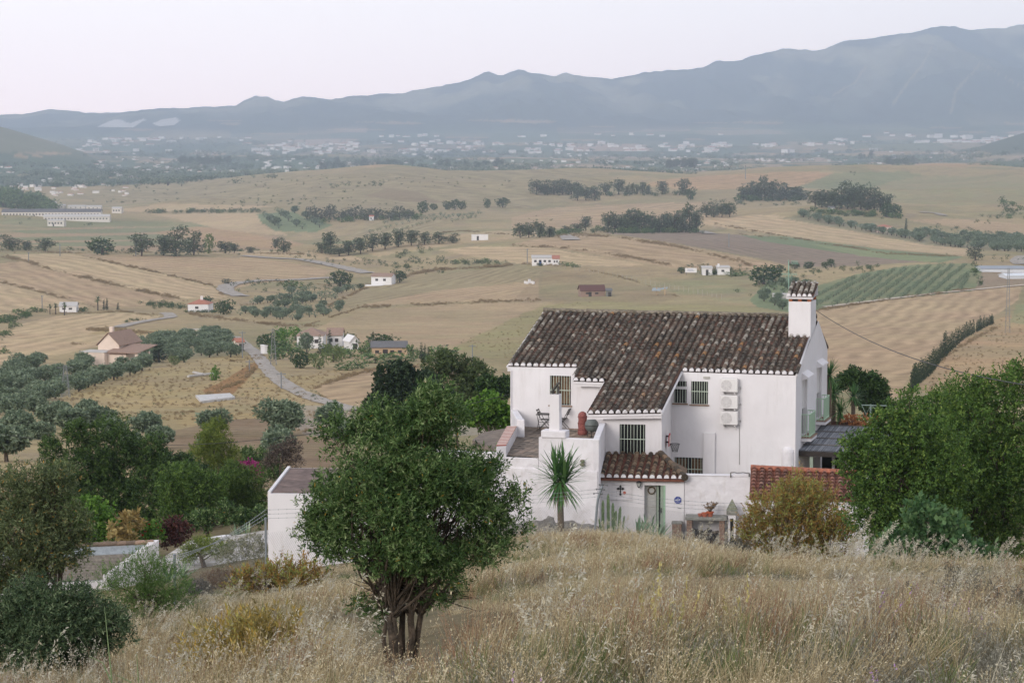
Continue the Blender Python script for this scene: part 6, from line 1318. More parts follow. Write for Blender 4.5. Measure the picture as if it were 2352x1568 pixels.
    # garden on the left: dense shrubs between the shed and the olive trees
    gshl = leaf_mat('grey_green_weed', [(0, srgb(86, 88, 70)), (.5, srgb(122, 124, 98)), (1, srgb(160, 158, 128))])
    G = [
     ('garden_tree', 'garden tree', 118, (250, 1240), [(190, 1080, 85), (250, 1030, 75), (300, 1090, 85), (150, 1110, 60), (230, 1140, 90), (330, 1150, 75), (370, 1110, 55), (120, 1040, 40), (270, 1190, 60), (180, 1010, 45), (350, 1040, 50), (140, 1170, 60)], leaf_mat('garden_leaf', [(0, srgb(38, 54, 32)), (.5, srgb(68, 90, 52)), (1, srgb(108, 128, 78))]), 120000, 'broad dark green garden tree behind the corrugated shed', .15, .05),
     ('hedge_shrub', 'shrub', 113, (420, 1220), [(420, 1120, 60), (460, 1160, 55), (400, 1180, 55), (480, 1120, 50), (440, 1100, 45)], leaf_mat('hedge_leaf', [(0, srgb(48, 68, 36)), (.5, srgb(80, 104, 56)), (1, srgb(122, 144, 84))]), 50000, 'mid green shrub right of the broad dark garden tree', .12, .04),
     ('hedge_shrub', 'shrub', 116, (540, 1210), [(530, 1130, 60), (570, 1120, 50), (500, 1160, 50), (560, 1160, 48), (590, 1150, 35), (540, 1090, 35)], leaf_mat('cypress_hedge_leaf', [(0, srgb(48, 66, 36)), (.5, srgb(78, 100, 54)), (1, srgb(120, 138, 82))]), 60000, 'rounded green hedge shrub just left of the white shed', .12, .03),
     ('vine_shrub', 'shrub', 104, (215, 1235), [(190, 1175, 32), (225, 1195, 38), (200, 1210, 34), (250, 1215, 26)], fresh_l, 8000, 'bright green broad leaved vine in front of the dark garden tree', .14, .11),
     ('geranium', 'flowering plant', 100, (345, 1245), [(335, 1215, 20), (355, 1225, 20), (325, 1230, 16)], fresh_l, 2600, 'small green plant with red flowers above the corrugated shed ridge', .1, .08),
     ('copper_shrub', 'shrub', 101, (400, 1250), [(395, 1215, 26), (415, 1225, 24), (385, 1235, 20)], leaf_mat('copper_leaf', [(0, srgb(52, 34, 34)), (1, srgb(104, 66, 60))]), 4200, 'dark copper red shrub right of the red flowers', .1, .07),
     ('dry_banana', 'plant', 99, (290, 1250), [(285, 1215, 26), (305, 1205, 20), (275, 1235, 18)], leaf_mat('dry_yellow_leaf', [(0, srgb(110, 94, 56)), (.5, srgb(150, 128, 78)), (1, srgb(176, 160, 108))]), 700, 'yellowing large leaved plant above the shed ridge', .3, .12),
     ('hedge_shrub', 'shrub', 90, (470, 1290), [(455, 1262, 26), (490, 1255, 24), (430, 1275, 22), (520, 1262, 20)], feath_l, 9000, 'loose green weeds growing over the pale path', .1, .02),
     ('hedge_shrub', 'shrub', 84, (560, 1290), [(545, 1262, 24), (580, 1255, 26), (600, 1275, 22), (520, 1285, 18)], gshl, 7000, 'grey green weeds beside the fence post at the white shed', .09, .018),
     ('hedge_shrub', 'shrub', 107, (480, 1225), [(470, 1190, 26), (520, 1180, 28), (440, 1200, 22), (560, 1190, 24), (600, 1185, 22)], olive_l, 14000, 'low leafy shrubs along the far edge of the pale path', .11, .05),
     ('hedge_shrub', 'shrub', 126, (430, 1120), [(420, 1072, 30), (385, 1060, 26), (455, 1090, 28), (400, 1100, 30)], dark_l, 16000, 'dark shrub between the broad garden tree and the feathery tree', .12, .05),
     ('hedge_shrub', 'shrub', 132, (600, 1110), [(600, 1062, 28), (575, 1050, 22), (630, 1078, 28), (560, 1075, 24)], olive_l, 14000, 'green shrub behind the magenta bougainvillea', .12, .05),
     ('feathery_tree', 'tree', 150, (495, 1095), [(490, 1010, 42), (470, 1050, 40), (520, 1050, 40), (500, 1080, 36), (540, 1080, 26), (500, 975, 22)], feath_l, 42000, 'yellow green feathery tree before the reddish ploughed soil', .14, .035),
     ('bougainvillea', 'flowering shrub', 128, (572, 1100), [(570, 1078, 18), (585, 1082, 13), (560, 1085, 12)], flower_m, 3000, 'magenta bougainvillea above the hedge near the white shed', .09, .08),
     ('thorn_shrub', 'shrub', 120, (650, 1075), [(640, 1045, 26), (665, 1030, 24), (620, 1060, 18), (680, 1050, 22)], leaf_mat('purple_brown', [(0, srgb(58, 50, 46)), (.6, srgb(96, 84, 78)), (1, srgb(160, 144, 128))]), 9000, 'purple brown dry shrub behind the roof of the white shed', .1, .03),
     ('carob_tree', 'tree', 135, (900, 1000), [(895, 885, 45), (930, 880, 50), (880, 915, 40), (950, 920, 60), (900, 950, 50), (970, 880, 40), (1000, 925, 45), (860, 935, 22)], leaf_mat('carob_leaf', [(0, srgb(30, 42, 34)), (.5, srgb(52, 68, 50)), (1, srgb(84, 98, 74))]), 44000, 'very dark dense carob tree rising behind the big olive, left of the house', .17, .1),
     ('bay_tree', 'tree', 145, (1060, 980), [(1040, 850, 42), (1085, 865, 45), (1000, 855, 38), (1110, 900, 40), (1060, 910, 55), (1020, 830, 28), (1100, 860, 34)], leaf_mat('bay_leaf', [(0, srgb(54, 66, 44)), (.5, srgb(80, 94, 64)), (1, srgb(112, 124, 88))]), 36000, 'mid green bushy tree between the carob and the house', .16, .06),
     ('vine_shrub', 'shrub', 117, (1130, 990), [(1120, 930, 34), (1150, 950, 32), (1110, 965, 34), (1145, 975, 26), (1080, 950, 30)], fresh_l, 9000, 'bright green leafy vine at the left corner of the farmhouse', .16, .13),
     ('bay_tree', 'tree', 122, (1150, 970), [(1140, 905, 28), (1160, 890, 22), (1120, 890, 26)], dark_l, 9000, 'dark shrub directly beside the left end of the roof', .14, .08),
     ('carob_tree', 'tree', 122, (2010, 960), [(1995, 890, 36), (2020, 905, 30), (1960, 875, 30), (2000, 930, 34), (1935, 880, 22), (2030, 940, 22)], dark_l, 26000, 'dark rounded tree behind the yuccas right of the gable', .14, .07),
     ('flowering_creeper', 'creeper', 111, (1960, 985), [(1950, 968, 8), (1970, 969, 8), (1990, 970, 9), (2010, 972, 9)], leaf_mat('orange_bloom', [(0, srgb(150, 96, 60)), (1, srgb(204, 146, 100))]), 1600, 'orange flowering creeper on top of the reed pergola', .1, .08),
    ]
    for k, (nm, ca, Y, bs, B, lm, n, lab, ll, lw) in enumerate(G):
        b = W(*bs, Y); b.z = gz(b.x, b.y) - .05; bl = [fb(x, y, r, Y, dy=random.uniform(-.5, .5)) for x, y, r in B]
        top = Vector(bl[0][:3])
        def ex(T, bl2, rng, rn_, nm=nm):
            if nm == 'geranium': leaf_obj('flower', crown([(q[0], q[1], q[2], q[3], q[4], q[5]) for q in bl2], 260, rng, .09, .08, sprig=4, sprigL=.05, shell=.9), red_m, T)
        plant(nm, lab, ca, b, bl, n, lm, ll, lw, [(b, b.lerp(top, .8), .12, .05)] if n > 8000 else (), seed=60 + k, shell=.45, sprigL=.24, extra=ex, lump=n > 8000, tv=.22, up=.5 if nm != 'feathery_tree' else 1.2)
near_plants()
# ================================================================ the valley: trees, groves, houses, roads
def scatter(name, label, catg, protos, P, S, R=None, idx=None, seed=0):
    """one 'stuff' object: prototypes instanced on points with geometry nodes"""
    rng = np.random.default_rng(seed); P = np.asarray(P, np.float32); n = len(P)
    if n == 0: return
    me = bpy.data.meshes.new(name); me.vertices.add(n); me.vertices.foreach_set('co', P.ravel())
    S = np.asarray(S, np.float32); S = np.repeat(S[:, None], 3, 1) if S.ndim == 1 else S
    if R is None: R = np.zeros((n, 3), np.float32); R[:, 2] = rng.uniform(0, 2 * PI, n)
    if idx is None: idx = rng.integers(0, len(protos), n)
    a = me.attributes.new('sc', 'FLOAT_VECTOR', 'POINT'); a.data.foreach_set('vector', S.ravel().astype(np.float32))
    a = me.attributes.new('ro', 'FLOAT_VECTOR', 'POINT'); a.data.foreach_set('vector', np.asarray(R, np.float32).ravel())
    a = me.attributes.new('ix', 'INT', 'POINT'); a.data.foreach_set('value', np.asarray(idx, np.int32))
    o = link(bpy.data.objects.new(name, me)); tag(o, label, catg, kind='stuff')
    pc = bpy.data.collections.new(name + '_kinds')
    for k, pm in enumerate(protos): po = bpy.data.objects.new('%s_kind_%02d' % (name, k), pm); pc.objects.link(po)
    g = bpy.data.node_groups.new(name, 'GeometryNodeTree'); g.interface.new_socket('Geometry', in_out='INPUT', socket_type='NodeSocketGeometry'); g.interface.new_socket('Geometry', in_out='OUTPUT', socket_type='NodeSocketGeometry')
    i = g.nodes.new('NodeGroupInput'); ou = g.nodes.new('NodeGroupOutput'); ip = g.nodes.new('GeometryNodeInstanceOnPoints'); ci = g.nodes.new('GeometryNodeCollectionInfo')
    ci.inputs[0].default_value = pc; ci.inputs['Separate Children'].default_value = True; ci.inputs['Reset Children'].default_value = True
    def na(nm, ty): q = g.nodes.new('GeometryNodeInputNamedAttribute'); q.data_type = ty; q.inputs[0].default_value = nm; return q.outputs[0]
    g.links.new(i.outputs[0], ip.inputs['Points']); g.links.new(ci.outputs[0], ip.inputs['Instance']); ip.inputs['Pick Instance'].default_value = True
    g.links.new(na('ix', 'INT'), ip.inputs['Instance Index']); g.links.new(na('sc', 'FLOAT_VECTOR'), ip.inputs['Scale'])
    er = g.nodes.new('FunctionNodeEulerToRotation'); g.links.new(na('ro', 'FLOAT_VECTOR'), er.inputs[0]); g.links.new(er.outputs[0], ip.inputs['Rotation'])
    g.links.new(ip.outputs[0], ou.inputs[0]); md = o.modifiers.new('scatter', 'NODES'); md.node_group = g
    return o
def drop(xs, ys, Y0=None):
    """many frame points onto the ground at once"""
    xs = np.asarray(xs, float); ys = np.asarray(ys, float); Y = np.clip(75 * F / np.maximum(ys - HZ, 6), 60, 9000) if Y0 is None else np.full(len(xs), float(Y0))
    for k in range(25):
        a = (xs - CX) / F; b = -(ys - CY) / F; X = a * Y / (cp + b * sp_); Z = zf(X, Y); Yn = -Z * (cp + b * sp_) / (sp_ - b * cp); Y = Y * .5 + np.clip(Yn, 30, 11500) * .5
    X = a * Y / (cp + b * sp_); Z = zf(X, Y); px, py = proj(X, Y, Z)
    return np.stack([X, Y, Z], 1), np.abs(py - ys) < 1.6
# ---- tree kinds, 1 m high / about 1 m wide, scaled on placing
def proto_tree(kind, seed, n):
    rng = np.random.default_rng(seed); rn = random.Random(seed); m = MB()
    if kind == 'olive':
        bl = [(rn.uniform(-.26, .26), rn.uniform(-.26, .26), rn.uniform(.45, .74), rn.uniform(.2, .3), rn.uniform(.2, .3), rn.uniform(.2, .28)) for _ in range(8)] + [(0, 0, .55, .36, .36, .3)]
        V = crown(bl, n, rng, .11, .05, sprig=6, sprigL=.08, shell=.55, rough=.14); m.tube([(0, 0, -.08), (.02, 0, .2), (0, .01, .45)], [.06, .045, .03], n=5); m.tube([(0, 0, .15), (.12, .04, .5)], [.035, .02], n=4); lm = grey_l
    elif kind == 'euc':
        bl = [(rn.uniform(-.26, .26), rn.uniform(-.22, .22), rn.uniform(.14, .9), rn.uniform(.1, .18), rn.uniform(.1, .18), rn.uniform(.09, .17)) for _ in range(22)]
        V = crown(bl, n, rng, .06, .026, sprig=6, sprigL=.06, shell=.3, rough=.3, up=.1); m.tube([(0, 0, -.05), (.02, 0, .3), (0, .02, .8)], [.03, .024, .008], n=5)
        for b in bl[:9]: m.tube([(0.01, 0, rn.uniform(.2, .5)), (b[0] * .6, b[1] * .6, b[2] - .08), (b[0], b[1], b[2])], [.015, .01, .004], n=4)
        lm = euc_l
    elif kind == 'round':
        bl = [(rn.uniform(-.3, .3), rn.uniform(-.3, .3), rn.uniform(.18, .72), rn.uniform(.2, .28), rn.uniform(.2, .28), rn.uniform(.17, .26)) for _ in range(11)] + [(0, 0, .46, .4, .4, .4)]
        V = crown(bl, n, rng, .08, .045, sprig=6, sprigL=.06, shell=.6, rough=.12); m.tube([(0, 0, -.05), (0, 0, .4)], [.05, .035], n=5); lm = dark_l
    elif kind == 'cypress':
        bl = [(rn.uniform(-.01, .01), rn.uniform(-.01, .01), .1 + .075 * k, (.105 - .007 * k), (.105 - .007 * k), .11) for k in range(12)]
        V = crown(bl, n, rng, .05, .02, sprig=6, sprigL=.05, shell=.5, up=1.6, rough=.2); m.tube([(0, 0, -.05), (0, 0, .6)], [.02, .01], n=4); lm = cyp_l
    elif kind == 'bush':
        bl = [(rn.uniform(-.34, .34), rn.uniform(-.3, .3), rn.uniform(.1, .5), rn.uniform(.2, .32), rn.uniform(.2, .32), rn.uniform(.2, .4)) for _ in range(6)]
        V = crown(bl, n, rng, .12, .06, sprig=6, sprigL=.1, shell=.4, rough=.25); lm = olive_l; m.tube([(0, 0, -.05), (0, 0, .3)], [.04, .02], n=4)
    elif kind == 'palm':
        P_, Q_ = [], []; m.tube([(0, 0, -.05), (.01, 0, .4), (0, 0, .78)], [.045, .035, .04], n=6); f = MB()
        for i in range(46):
            an = rn.uniform(0, 2 * PI); el = rn.uniform(-.9, 1.3); d = Vector((math.cos(an) * math.cos(el), math.sin(an) * math.cos(el), math.sin(el))); s = d.cross(Z3).normalized(); p = Vector((0, 0, .8)); L = rn.uniform(.22, .32)
            q = p + d * L * .6; e = q + (d - Z3 * .7).normalized() * L * .4
            for a_, b_ in ((p, q), (q, e)): P_.append([a_ - s * .012, a_ + s * .012, b_ + s * .022, b_ - s * .022])
        V = (np.array([[tuple(v) for v in q] for q in P_]).reshape(-1, 3), np.repeat(rng.random(len(P_)), 4)); lm = leaf_mat('palm_leaf', [(0, srgb(60, 74, 50)), (1, srgb(108, 122, 84))])
    return V, m, lm
MV = {}
def kinds(kind, var, n, lm=None, key=None):
    k_ = key or kind
    if k_ in MV: return MV[k_]
    L = []
    for s in range(var):
        V, m, l0 = proto_tree(kind, 100 + s * 7 + len(k_), n); l0 = lm or l0; nv = len(V[0]) // 4
        cr = np_mesh('crown', V[0], np.arange(nv * 4).reshape(-1, 4), [l0], tint=V[1])
        tv = np.array(m.v, float); tm = bpy.data.meshes.new('trunk'); tm.from_pydata(m.v, [], m.f); tm.update(); tm.materials.append(bark)
        quads = [f for f in m.f if len(f) == 4]
        allV = np.concatenate([V[0], tv]); allF = np.concatenate([np.arange(nv * 4).reshape(-1, 4), np.array(quads) + nv * 4])
        jm = np_mesh(k_ + '_mesh', allV, allF, [l0, bark], tint=np.concatenate([V[1], np.full(len(tv), .5)]), midx=np.concatenate([np.zeros(nv), np.ones(len(quads))]))
        L.append((cr, tm, jm))
    MV[k_] = L; return L
def tree(name, catg, label, p, h, wd, kd, rn, group=None, parts=False):
    cr, tm, jm = rn.choice(MV[kd]); rz = rn.uniform(0, 2 * PI); sc = (wd, wd, h)
    if parts:
        T = bpy.data.objects.new(name, None); COL.objects.link(T); c = bpy.data.objects.new('crown', cr); link(c, T); t = bpy.data.objects.new('trunk', tm); link(t, T)
    else: T = bpy.data.objects.new(name, jm); COL.objects.link(T)
    T.location = p; T.rotation_euler = (0, 0, rz); T.scale = sc; tag(T, label, catg, group); return T
kinds('olive', 5, 2600); kinds('euc', 5, 3600); kinds('round', 3, 2600); kinds('cypress', 3, 1300); kinds('bush', 4, 700); kinds('palm', 2, 1)
kinds('olive', 3, 420, key='olive_small'); kinds('bush', 3, 900, fresh_l, 'fresh_bush'); kinds('round', 2, 2000, leaf_mat('light_leaf', [(0, srgb(82, 98, 62)), (1, srgb(136, 148, 104))]), 'light_round'); kinds('olive', 3, 6500, key='olive_near'); kinds('bush', 3, 260, dark_l, 'dot_bush')
kinds('round', 2, 1500, leaf_mat('grey_crown', [(0, srgb(70, 78, 66)), (1, srgb(112, 116, 98))]), 'grey_round')
dry_l = leaf_mat('dry_weed', [(0, srgb(112, 96, 70)), (.5, srgb(150, 130, 98)), (1, srgb(184, 162, 124))]); kinds('bush', 4, 500, dry_l, 'dry_bush')
RN = random.Random(99)
def tree_at(x, y, hpx, wpx, kd, name, catg, label, group=None, ymin=100):
    if 600 < x < 1040 and 775 < y < 852 and kd != 'cypress': hpx *= 1.28; wpx *= 1.3
    p = at(x, y, ymin); s = p.y / F; return tree(name, catg, label, p, hpx * s / .92, wpx * s / {'cypress': .2, 'euc': .62, 'palm': .6}.get(kd, .92), kd, RN, group, parts=hpx > 26)
def inpx(px, py, poly):
    c = np.zeros(len(px), bool)
    for q in range(len(poly)):
        x1, y1 = poly[q]; x2, y2 = poly[(q + 1) % len(poly)]
        if y1 != y2: c ^= ((y1 > py) != (y2 > py)) & (px < (x2 - x1) * (py - y1) / (y2 - y1) + x1)
    return c
OL = []   # every grove olive: (x, y, z, size, label index)
def grove(poly, a, b, su, sv, size, lab, jit=.12, y0=100, y1=1e9, skip=.03, rowmode=False):
    pa, pb = at(*a, y0), at(*b, y0); u = Vector((pb.x - pa.x, pb.y - pa.y)).normalized(); v = Vector((-u.y, u.x)); C = [at(x, y, y0) for x, y in poly]
    xs = [(c.x - pa.x) * u.x + (c.y - pa.y) * u.y for c in C]; ys = [(c.x - pa.x) * v.x + (c.y - pa.y) * v.y for c in C]
    I, J = np.meshgrid(np.arange(min(xs) - 20, max(xs) + 20, su), np.arange(min(ys) - 20, max(ys) + 20, sv)); I = I.ravel(); J = J.ravel(); n = len(I)
    I = I + RNG.normal(size=n) * su * jit; J = J + RNG.normal(size=n) * sv * jit * (.5 if rowmode else 1)
    X = pa.x + I * u.x + J * v.x; Y = pa.y + I * u.y + J * v.y; Z = zf(X, Y); px, py = proj(X, Y, Z); k = inpx(px, py, poly) & (Y > y0) & (Y < y1) & (RNG.random(n) > skip)
    for x, y, z in zip(X[k], Y[k], Z[k]): OL.append((x, y, z - .1, size * RN.uniform(.8, 1.2), lab))
def build_valley():
    # groves
    A = [(-20, 850), (60, 842), (190, 818), (212, 840), (270, 847), (400, 838), (410, 850), (330, 862), (210, 892), (130, 925), (60, 955), (-20, 955)]
    grove(A, (0, 930), (250, 850), 4.8, 9.5, 3.0, 'round grey green olive tree in the grove before the cream farmhouse', y0=250)
    grove([(292, 795), (356, 786), (423, 775), (482, 767), (516, 771), (549, 797), (560, 820), (490, 824), (465, 828), (390, 836), (350, 832)], (300, 800), (550, 800), 4.7, 9.0, 3.1, 'round grey green olive tree in the grove behind the cream farmhouse', y0=300)
    grove([(549, 708), (635, 686), (666, 674), (779, 659), (834, 667), (755, 698), (731, 703), (671, 710), (611, 709)], (560, 706), (820, 668), 4.4, 16.0, 3.0, 'olive tree in the neat grove left of the small white house', jit=.06, y0=500)
    grove([(534, 722), (611, 715), (731, 705), (798, 705), (793, 715), (731, 729), (683, 739), (635, 736), (563, 727)], (540, 722), (720, 735), 3.8, 12.0, 2.9, 'olive tree in the dense grove below the neat grove', y0=500)
    grove([(1796, 502), (1841, 494), (1950, 509), (2076, 536), (2352, 549), (2400, 552), (2400, 586), (2240, 572), (2126, 561), (2001, 538)], (1800, 500), (2300, 575), 5.5, 19, 5.2, 'olive tree in the dark grove on the right hand hill', jit=.07, y0=800)
    grove([(592, 492), (675, 487), (700, 500), (762, 516), (725, 532), (630, 530), (602, 511)], (600, 512), (720, 502), 13, 24, 7.0, 'small orchard tree in the diamond pattern orchard', jit=.05, y0=1000)
    grove([(830, 535), (925, 498), (1115, 488), (1095, 500), (1000, 518), (930, 538)], (830, 536), (1110, 490), 7, 19, 2.6, 'tiny young tree in the striped orchard', jit=.05, y0=1000)
    grove([(1725, 700), (1765, 650), (1840, 648), (1875, 660), (1870, 712), (1800, 716)], (1740, 700), (1860, 690), 7, 14, 3.2, 'leafy orchard tree left of the chimney', y0=500)
    rows = [((790,380),(1080,240)),((800,445),(1185,220)),((905,455),(1290,195)),((1010,440),(1380,180)),((1110,430),(1465,175)),((1215,415),(1560,160)),((1325,400),(1640,155)),((1430,390),(1730,150)),((1540,375),(1815,150)),((1650,360),(1910,145)),((1760,350),(1935,212)),((1870,335),(1932,225))]
    for (a, b) in rows:
        n = 60; f = np.linspace(0, 1, n); xs = 1637 + .304 * (a[0] + (b[0] - a[0]) * f); ys = 564.5 + .304 * (a[1] + (b[1] - a[1]) * f) + 1.5; P, ok = drop(xs, ys); P = P[ok]
        if len(P) < 2: continue
        last = None
        for p in P:
            if last is None or np.hypot(*(p[:2] - last[:2])) > 3.6:
                OL.append((p[0] + RN.gauss(0, .2), p[1] + RN.gauss(0, .4), p[2] - .1, 2.0 * RN.uniform(.8, 1.15), 'olive tree in the straight rows right of the chimney')); last = p
    # dark foreground olives between garden and mound
    fo = [(40, 1010, 75, 'leftmost'), (15, 1060, 90, ''), (170, 1000, 70, ''), (225, 995, 72, ''), (120, 985, 60, ''), (335, 1005, 66, ''), (370, 1030, 60, ''), (490, 1000, 62, ''), (480, 1040, 50, ''), (645, 1000, 84, ''), (640, 1060, 80, ''), (760, 985, 62, ''), (790, 1020, 55, ''), (30, 960, 50, ''), (80, 955, 48, ''), (140, 968, 52, ''), (200, 962, 50, ''), (265, 1010, 56, ''), (300, 1035, 50, ''), (100, 1020, 56, '')]
    labs = ['large grey green olive tree at the left edge behind the foreground olive', 'grey olive tree low at the left edge beneath the dark row', 'olive tree third from the left on the reddish soil row', 'rounded olive tree directly above the broad dark garden tree', 'olive tree crowding the left end of the row on the soil', 'olive tree alone on the reddish soil, left of the feathery tree', 'lower grey olive tree before the reddish soil strip', 'olive tree right behind the yellow green feathery tree', 'small olive tree partly hidden by the feathery tree', 'large full olive tree on the soil between the feathery tree and the big olive', 'paler olive tree just under the large full one', 'olive tree by the track, left behind the big foreground olive', 'dark olive tree at the upper left shoulder of the big foreground olive', 'olive tree at the left edge below the cream farmhouse grove', 'olive tree beside the lowest left corner of the mound', 'olive tree just above the left part of the dark row', 'olive tree touching the bottom edge of the mound', 'olive tree right beside the dark garden tree top', 'olive tree peeping over the dark garden tree on its right', 'olive tree behind the top left of the dark garden tree']
    for (x, y, wpx, _), lb in zip(fo, labs):
        p = at(x, y, 120); s = p.y / F; MV['cur'] = MV['olive_near']; tree('olive_tree', 'olive tree', lb, p, wpx * s * .95, wpx * s / .85, 'olive_near', RN, 'olive trees on the reddish soil', parts=True)
    ol = np.array([o[:4] for o in OL]); sz = ol[:, 3] / ol[:, 1]; order = np.argsort(-sz)
    px, py = proj(ol[:, 0], ol[:, 1], ol[:, 2]); vis = (px > -20) & (px < 2372) & ~((px > 1180) & (px < 1830) & (py > 745) & (py < 1240))
    cnt = 0; rest = []
    for i in order:
        if not vis[i]: continue
        x, y, z, s, lb = OL[i]
        if cnt < 285:
            big = s / y * F > 40; T = tree('olive_tree', 'olive tree', lb, (x, y, z), s * .82, s * 1.05, 'olive', RN, lb.split(' in the ')[-1].split(' of the ')[0] + ' trees', parts=cnt < 130); cnt += 1
        else: rest.append(i)
    rest = np.array(rest); S = np.stack([ol[rest, 3] * 1.05, ol[rest, 3] * 1.05, ol[rest, 3] * .82], 1)
    scatter('olive_grove', 'distant rows of small olive trees on the valley hills', 'olive grove', [k[2] for k in MV['olive_small']], ol[rest, :3], S, seed=3)
    # single trees: x, base row, height, width (frame units), kind
    ORD = 'first second third fourth fifth sixth seventh eighth ninth tenth eleventh twelfth thirteenth fourteenth fifteenth sixteenth seventeenth eighteenth nineteenth twentieth'.split() + ['twenty-' + k for k in 'first second third fourth fifth sixth seventh eighth ninth'.split()] + ['thirtieth'] + ['thirty-' + k for k in 'first second third fourth fifth sixth seventh eighth ninth'.split()] + ['fortieth'] + [a + k for a in ('forty-', 'fifty-') for k in 'first second third fourth fifth sixth seventh eighth ninth'.split()]
    def ordinal(objs, text):
        for k, o in enumerate(sorted(objs, key=lambda o: o.location.x / o.location.y)): o['label'] = text % ORD[k]
    E = [(22,573,31,42,'euc'),(60,575,20,30,'euc'),(104,576,27,40,'euc'),(325,588,48,50,'euc'),(403,588,62,58,'euc'),(376,587,40,36,'euc'),(445,586,50,42,'euc'),(518,582,27,34,'euc'),(538,581,20,24,'euc'),(577,581,14,20,'euc'),(652,580,31,28,'euc'),(633,570,20,20,'euc'),(760,584,50,38,'euc'),(740,582,24,30,'euc'),
         (800,586,30,34,'euc'),(828,583,34,34,'euc'),(856,577,38,36,'euc'),(885,572,34,34,'euc'),(915,567,36,34,'euc'),(945,564,32,32,'euc'),(975,562,27,30,'euc'),(1008,560,24,30,'euc'),(1040,558,20,28,'euc'),(780,588,18,40,'euc'),
         (1195,546,30,30,'euc'),(1215,546,34,32,'euc'),(1240,546,32,30,'euc'),(1262,545,24,26,'euc'),(1346,530,30,26,'euc'),(1325,531,18,26,'euc'),(1300,536,16,22,'euc')]
    for i in range(13): E.append((1396 + i * 17, 534 - (i % 3), RN.uniform(26, 58), RN.uniform(26, 48), 'euc'))
    for i in range(4): E.append((1622 + i * 18, 499, RN.uniform(22, 32), 30, 'euc'))
    for i in range(6): E.append((1232 + i * 20, 447, RN.uniform(24, 33), 30, 'euc'))
    for i in range(3): E.append((1326 + i * 20, 461, RN.uniform(28, 34), 28, 'euc'))
    for x, h, w_ in ((1391, 28, 26), (1421, 32, 28), (1441, 20, 12), (1452, 24, 14), (1464, 22, 12), (1476, 26, 16), (1490, 22, 14), (1521, 28, 26), (1566, 35, 30)): E.append((x, 447, h, w_, 'euc'))
    for i in range(9): E.append((1708 + i * 16.5, 459, RN.uniform(26, 52), RN.uniform(26, 44), 'euc'))
    for i in range(12): E.append((1872 + i * 15, 476 + i * .8, RN.uniform(28, 60), RN.uniform(26, 46), 'euc'))
    for i in range(12): E.append((718 + i * 20, 506 - (i % 3) * 2, RN.uniform(20, 33), 34, 'grey_round'))
    EO = {}
    for (x, y, h, w_, kd) in E:
        if x < 700: lb = 'loose crowned grey green tree in the left tree line behind the stubble fields'; gr = 'trees of the left tree line'
        elif kd == 'grey_round': lb = 'bluish grey rounded tree in the pale row below the pasture hill'; gr = 'trees of the pale row'
        elif x < 1070: lb = 'dark tree in the line curving along the central gully'; gr = 'trees of the central gully'
        elif y > 520: lb = 'tall dark eucalyptus in the dense clump above the long stubble hill'; gr = 'trees of the central clump'
        elif x > 1860: lb = 'tall eucalyptus in the long clump on the right hand hill'; gr = 'trees of the right hill clump'
        elif x > 1690: lb = 'eucalyptus in the clump under the orange field'; gr = 'trees under the orange field'
        elif y > 490: lb = 'pale open tree in the short row right of the dense clump'; gr = 'trees of the short pale row'
        else: lb = 'dark rounded tree standing in the loose row on the far pasture'; gr = 'trees of the far pasture row'
        EO.setdefault(gr, []).append((tree_at(x, y, h, w_, kd, 'eucalyptus_tree' if kd == 'euc' else 'rounded_tree', 'tree', lb, gr, ymin=350), lb))
    for gr, L_ in EO.items(): ordinal([o for o, _ in L_], '%s from the left among the ' + gr)
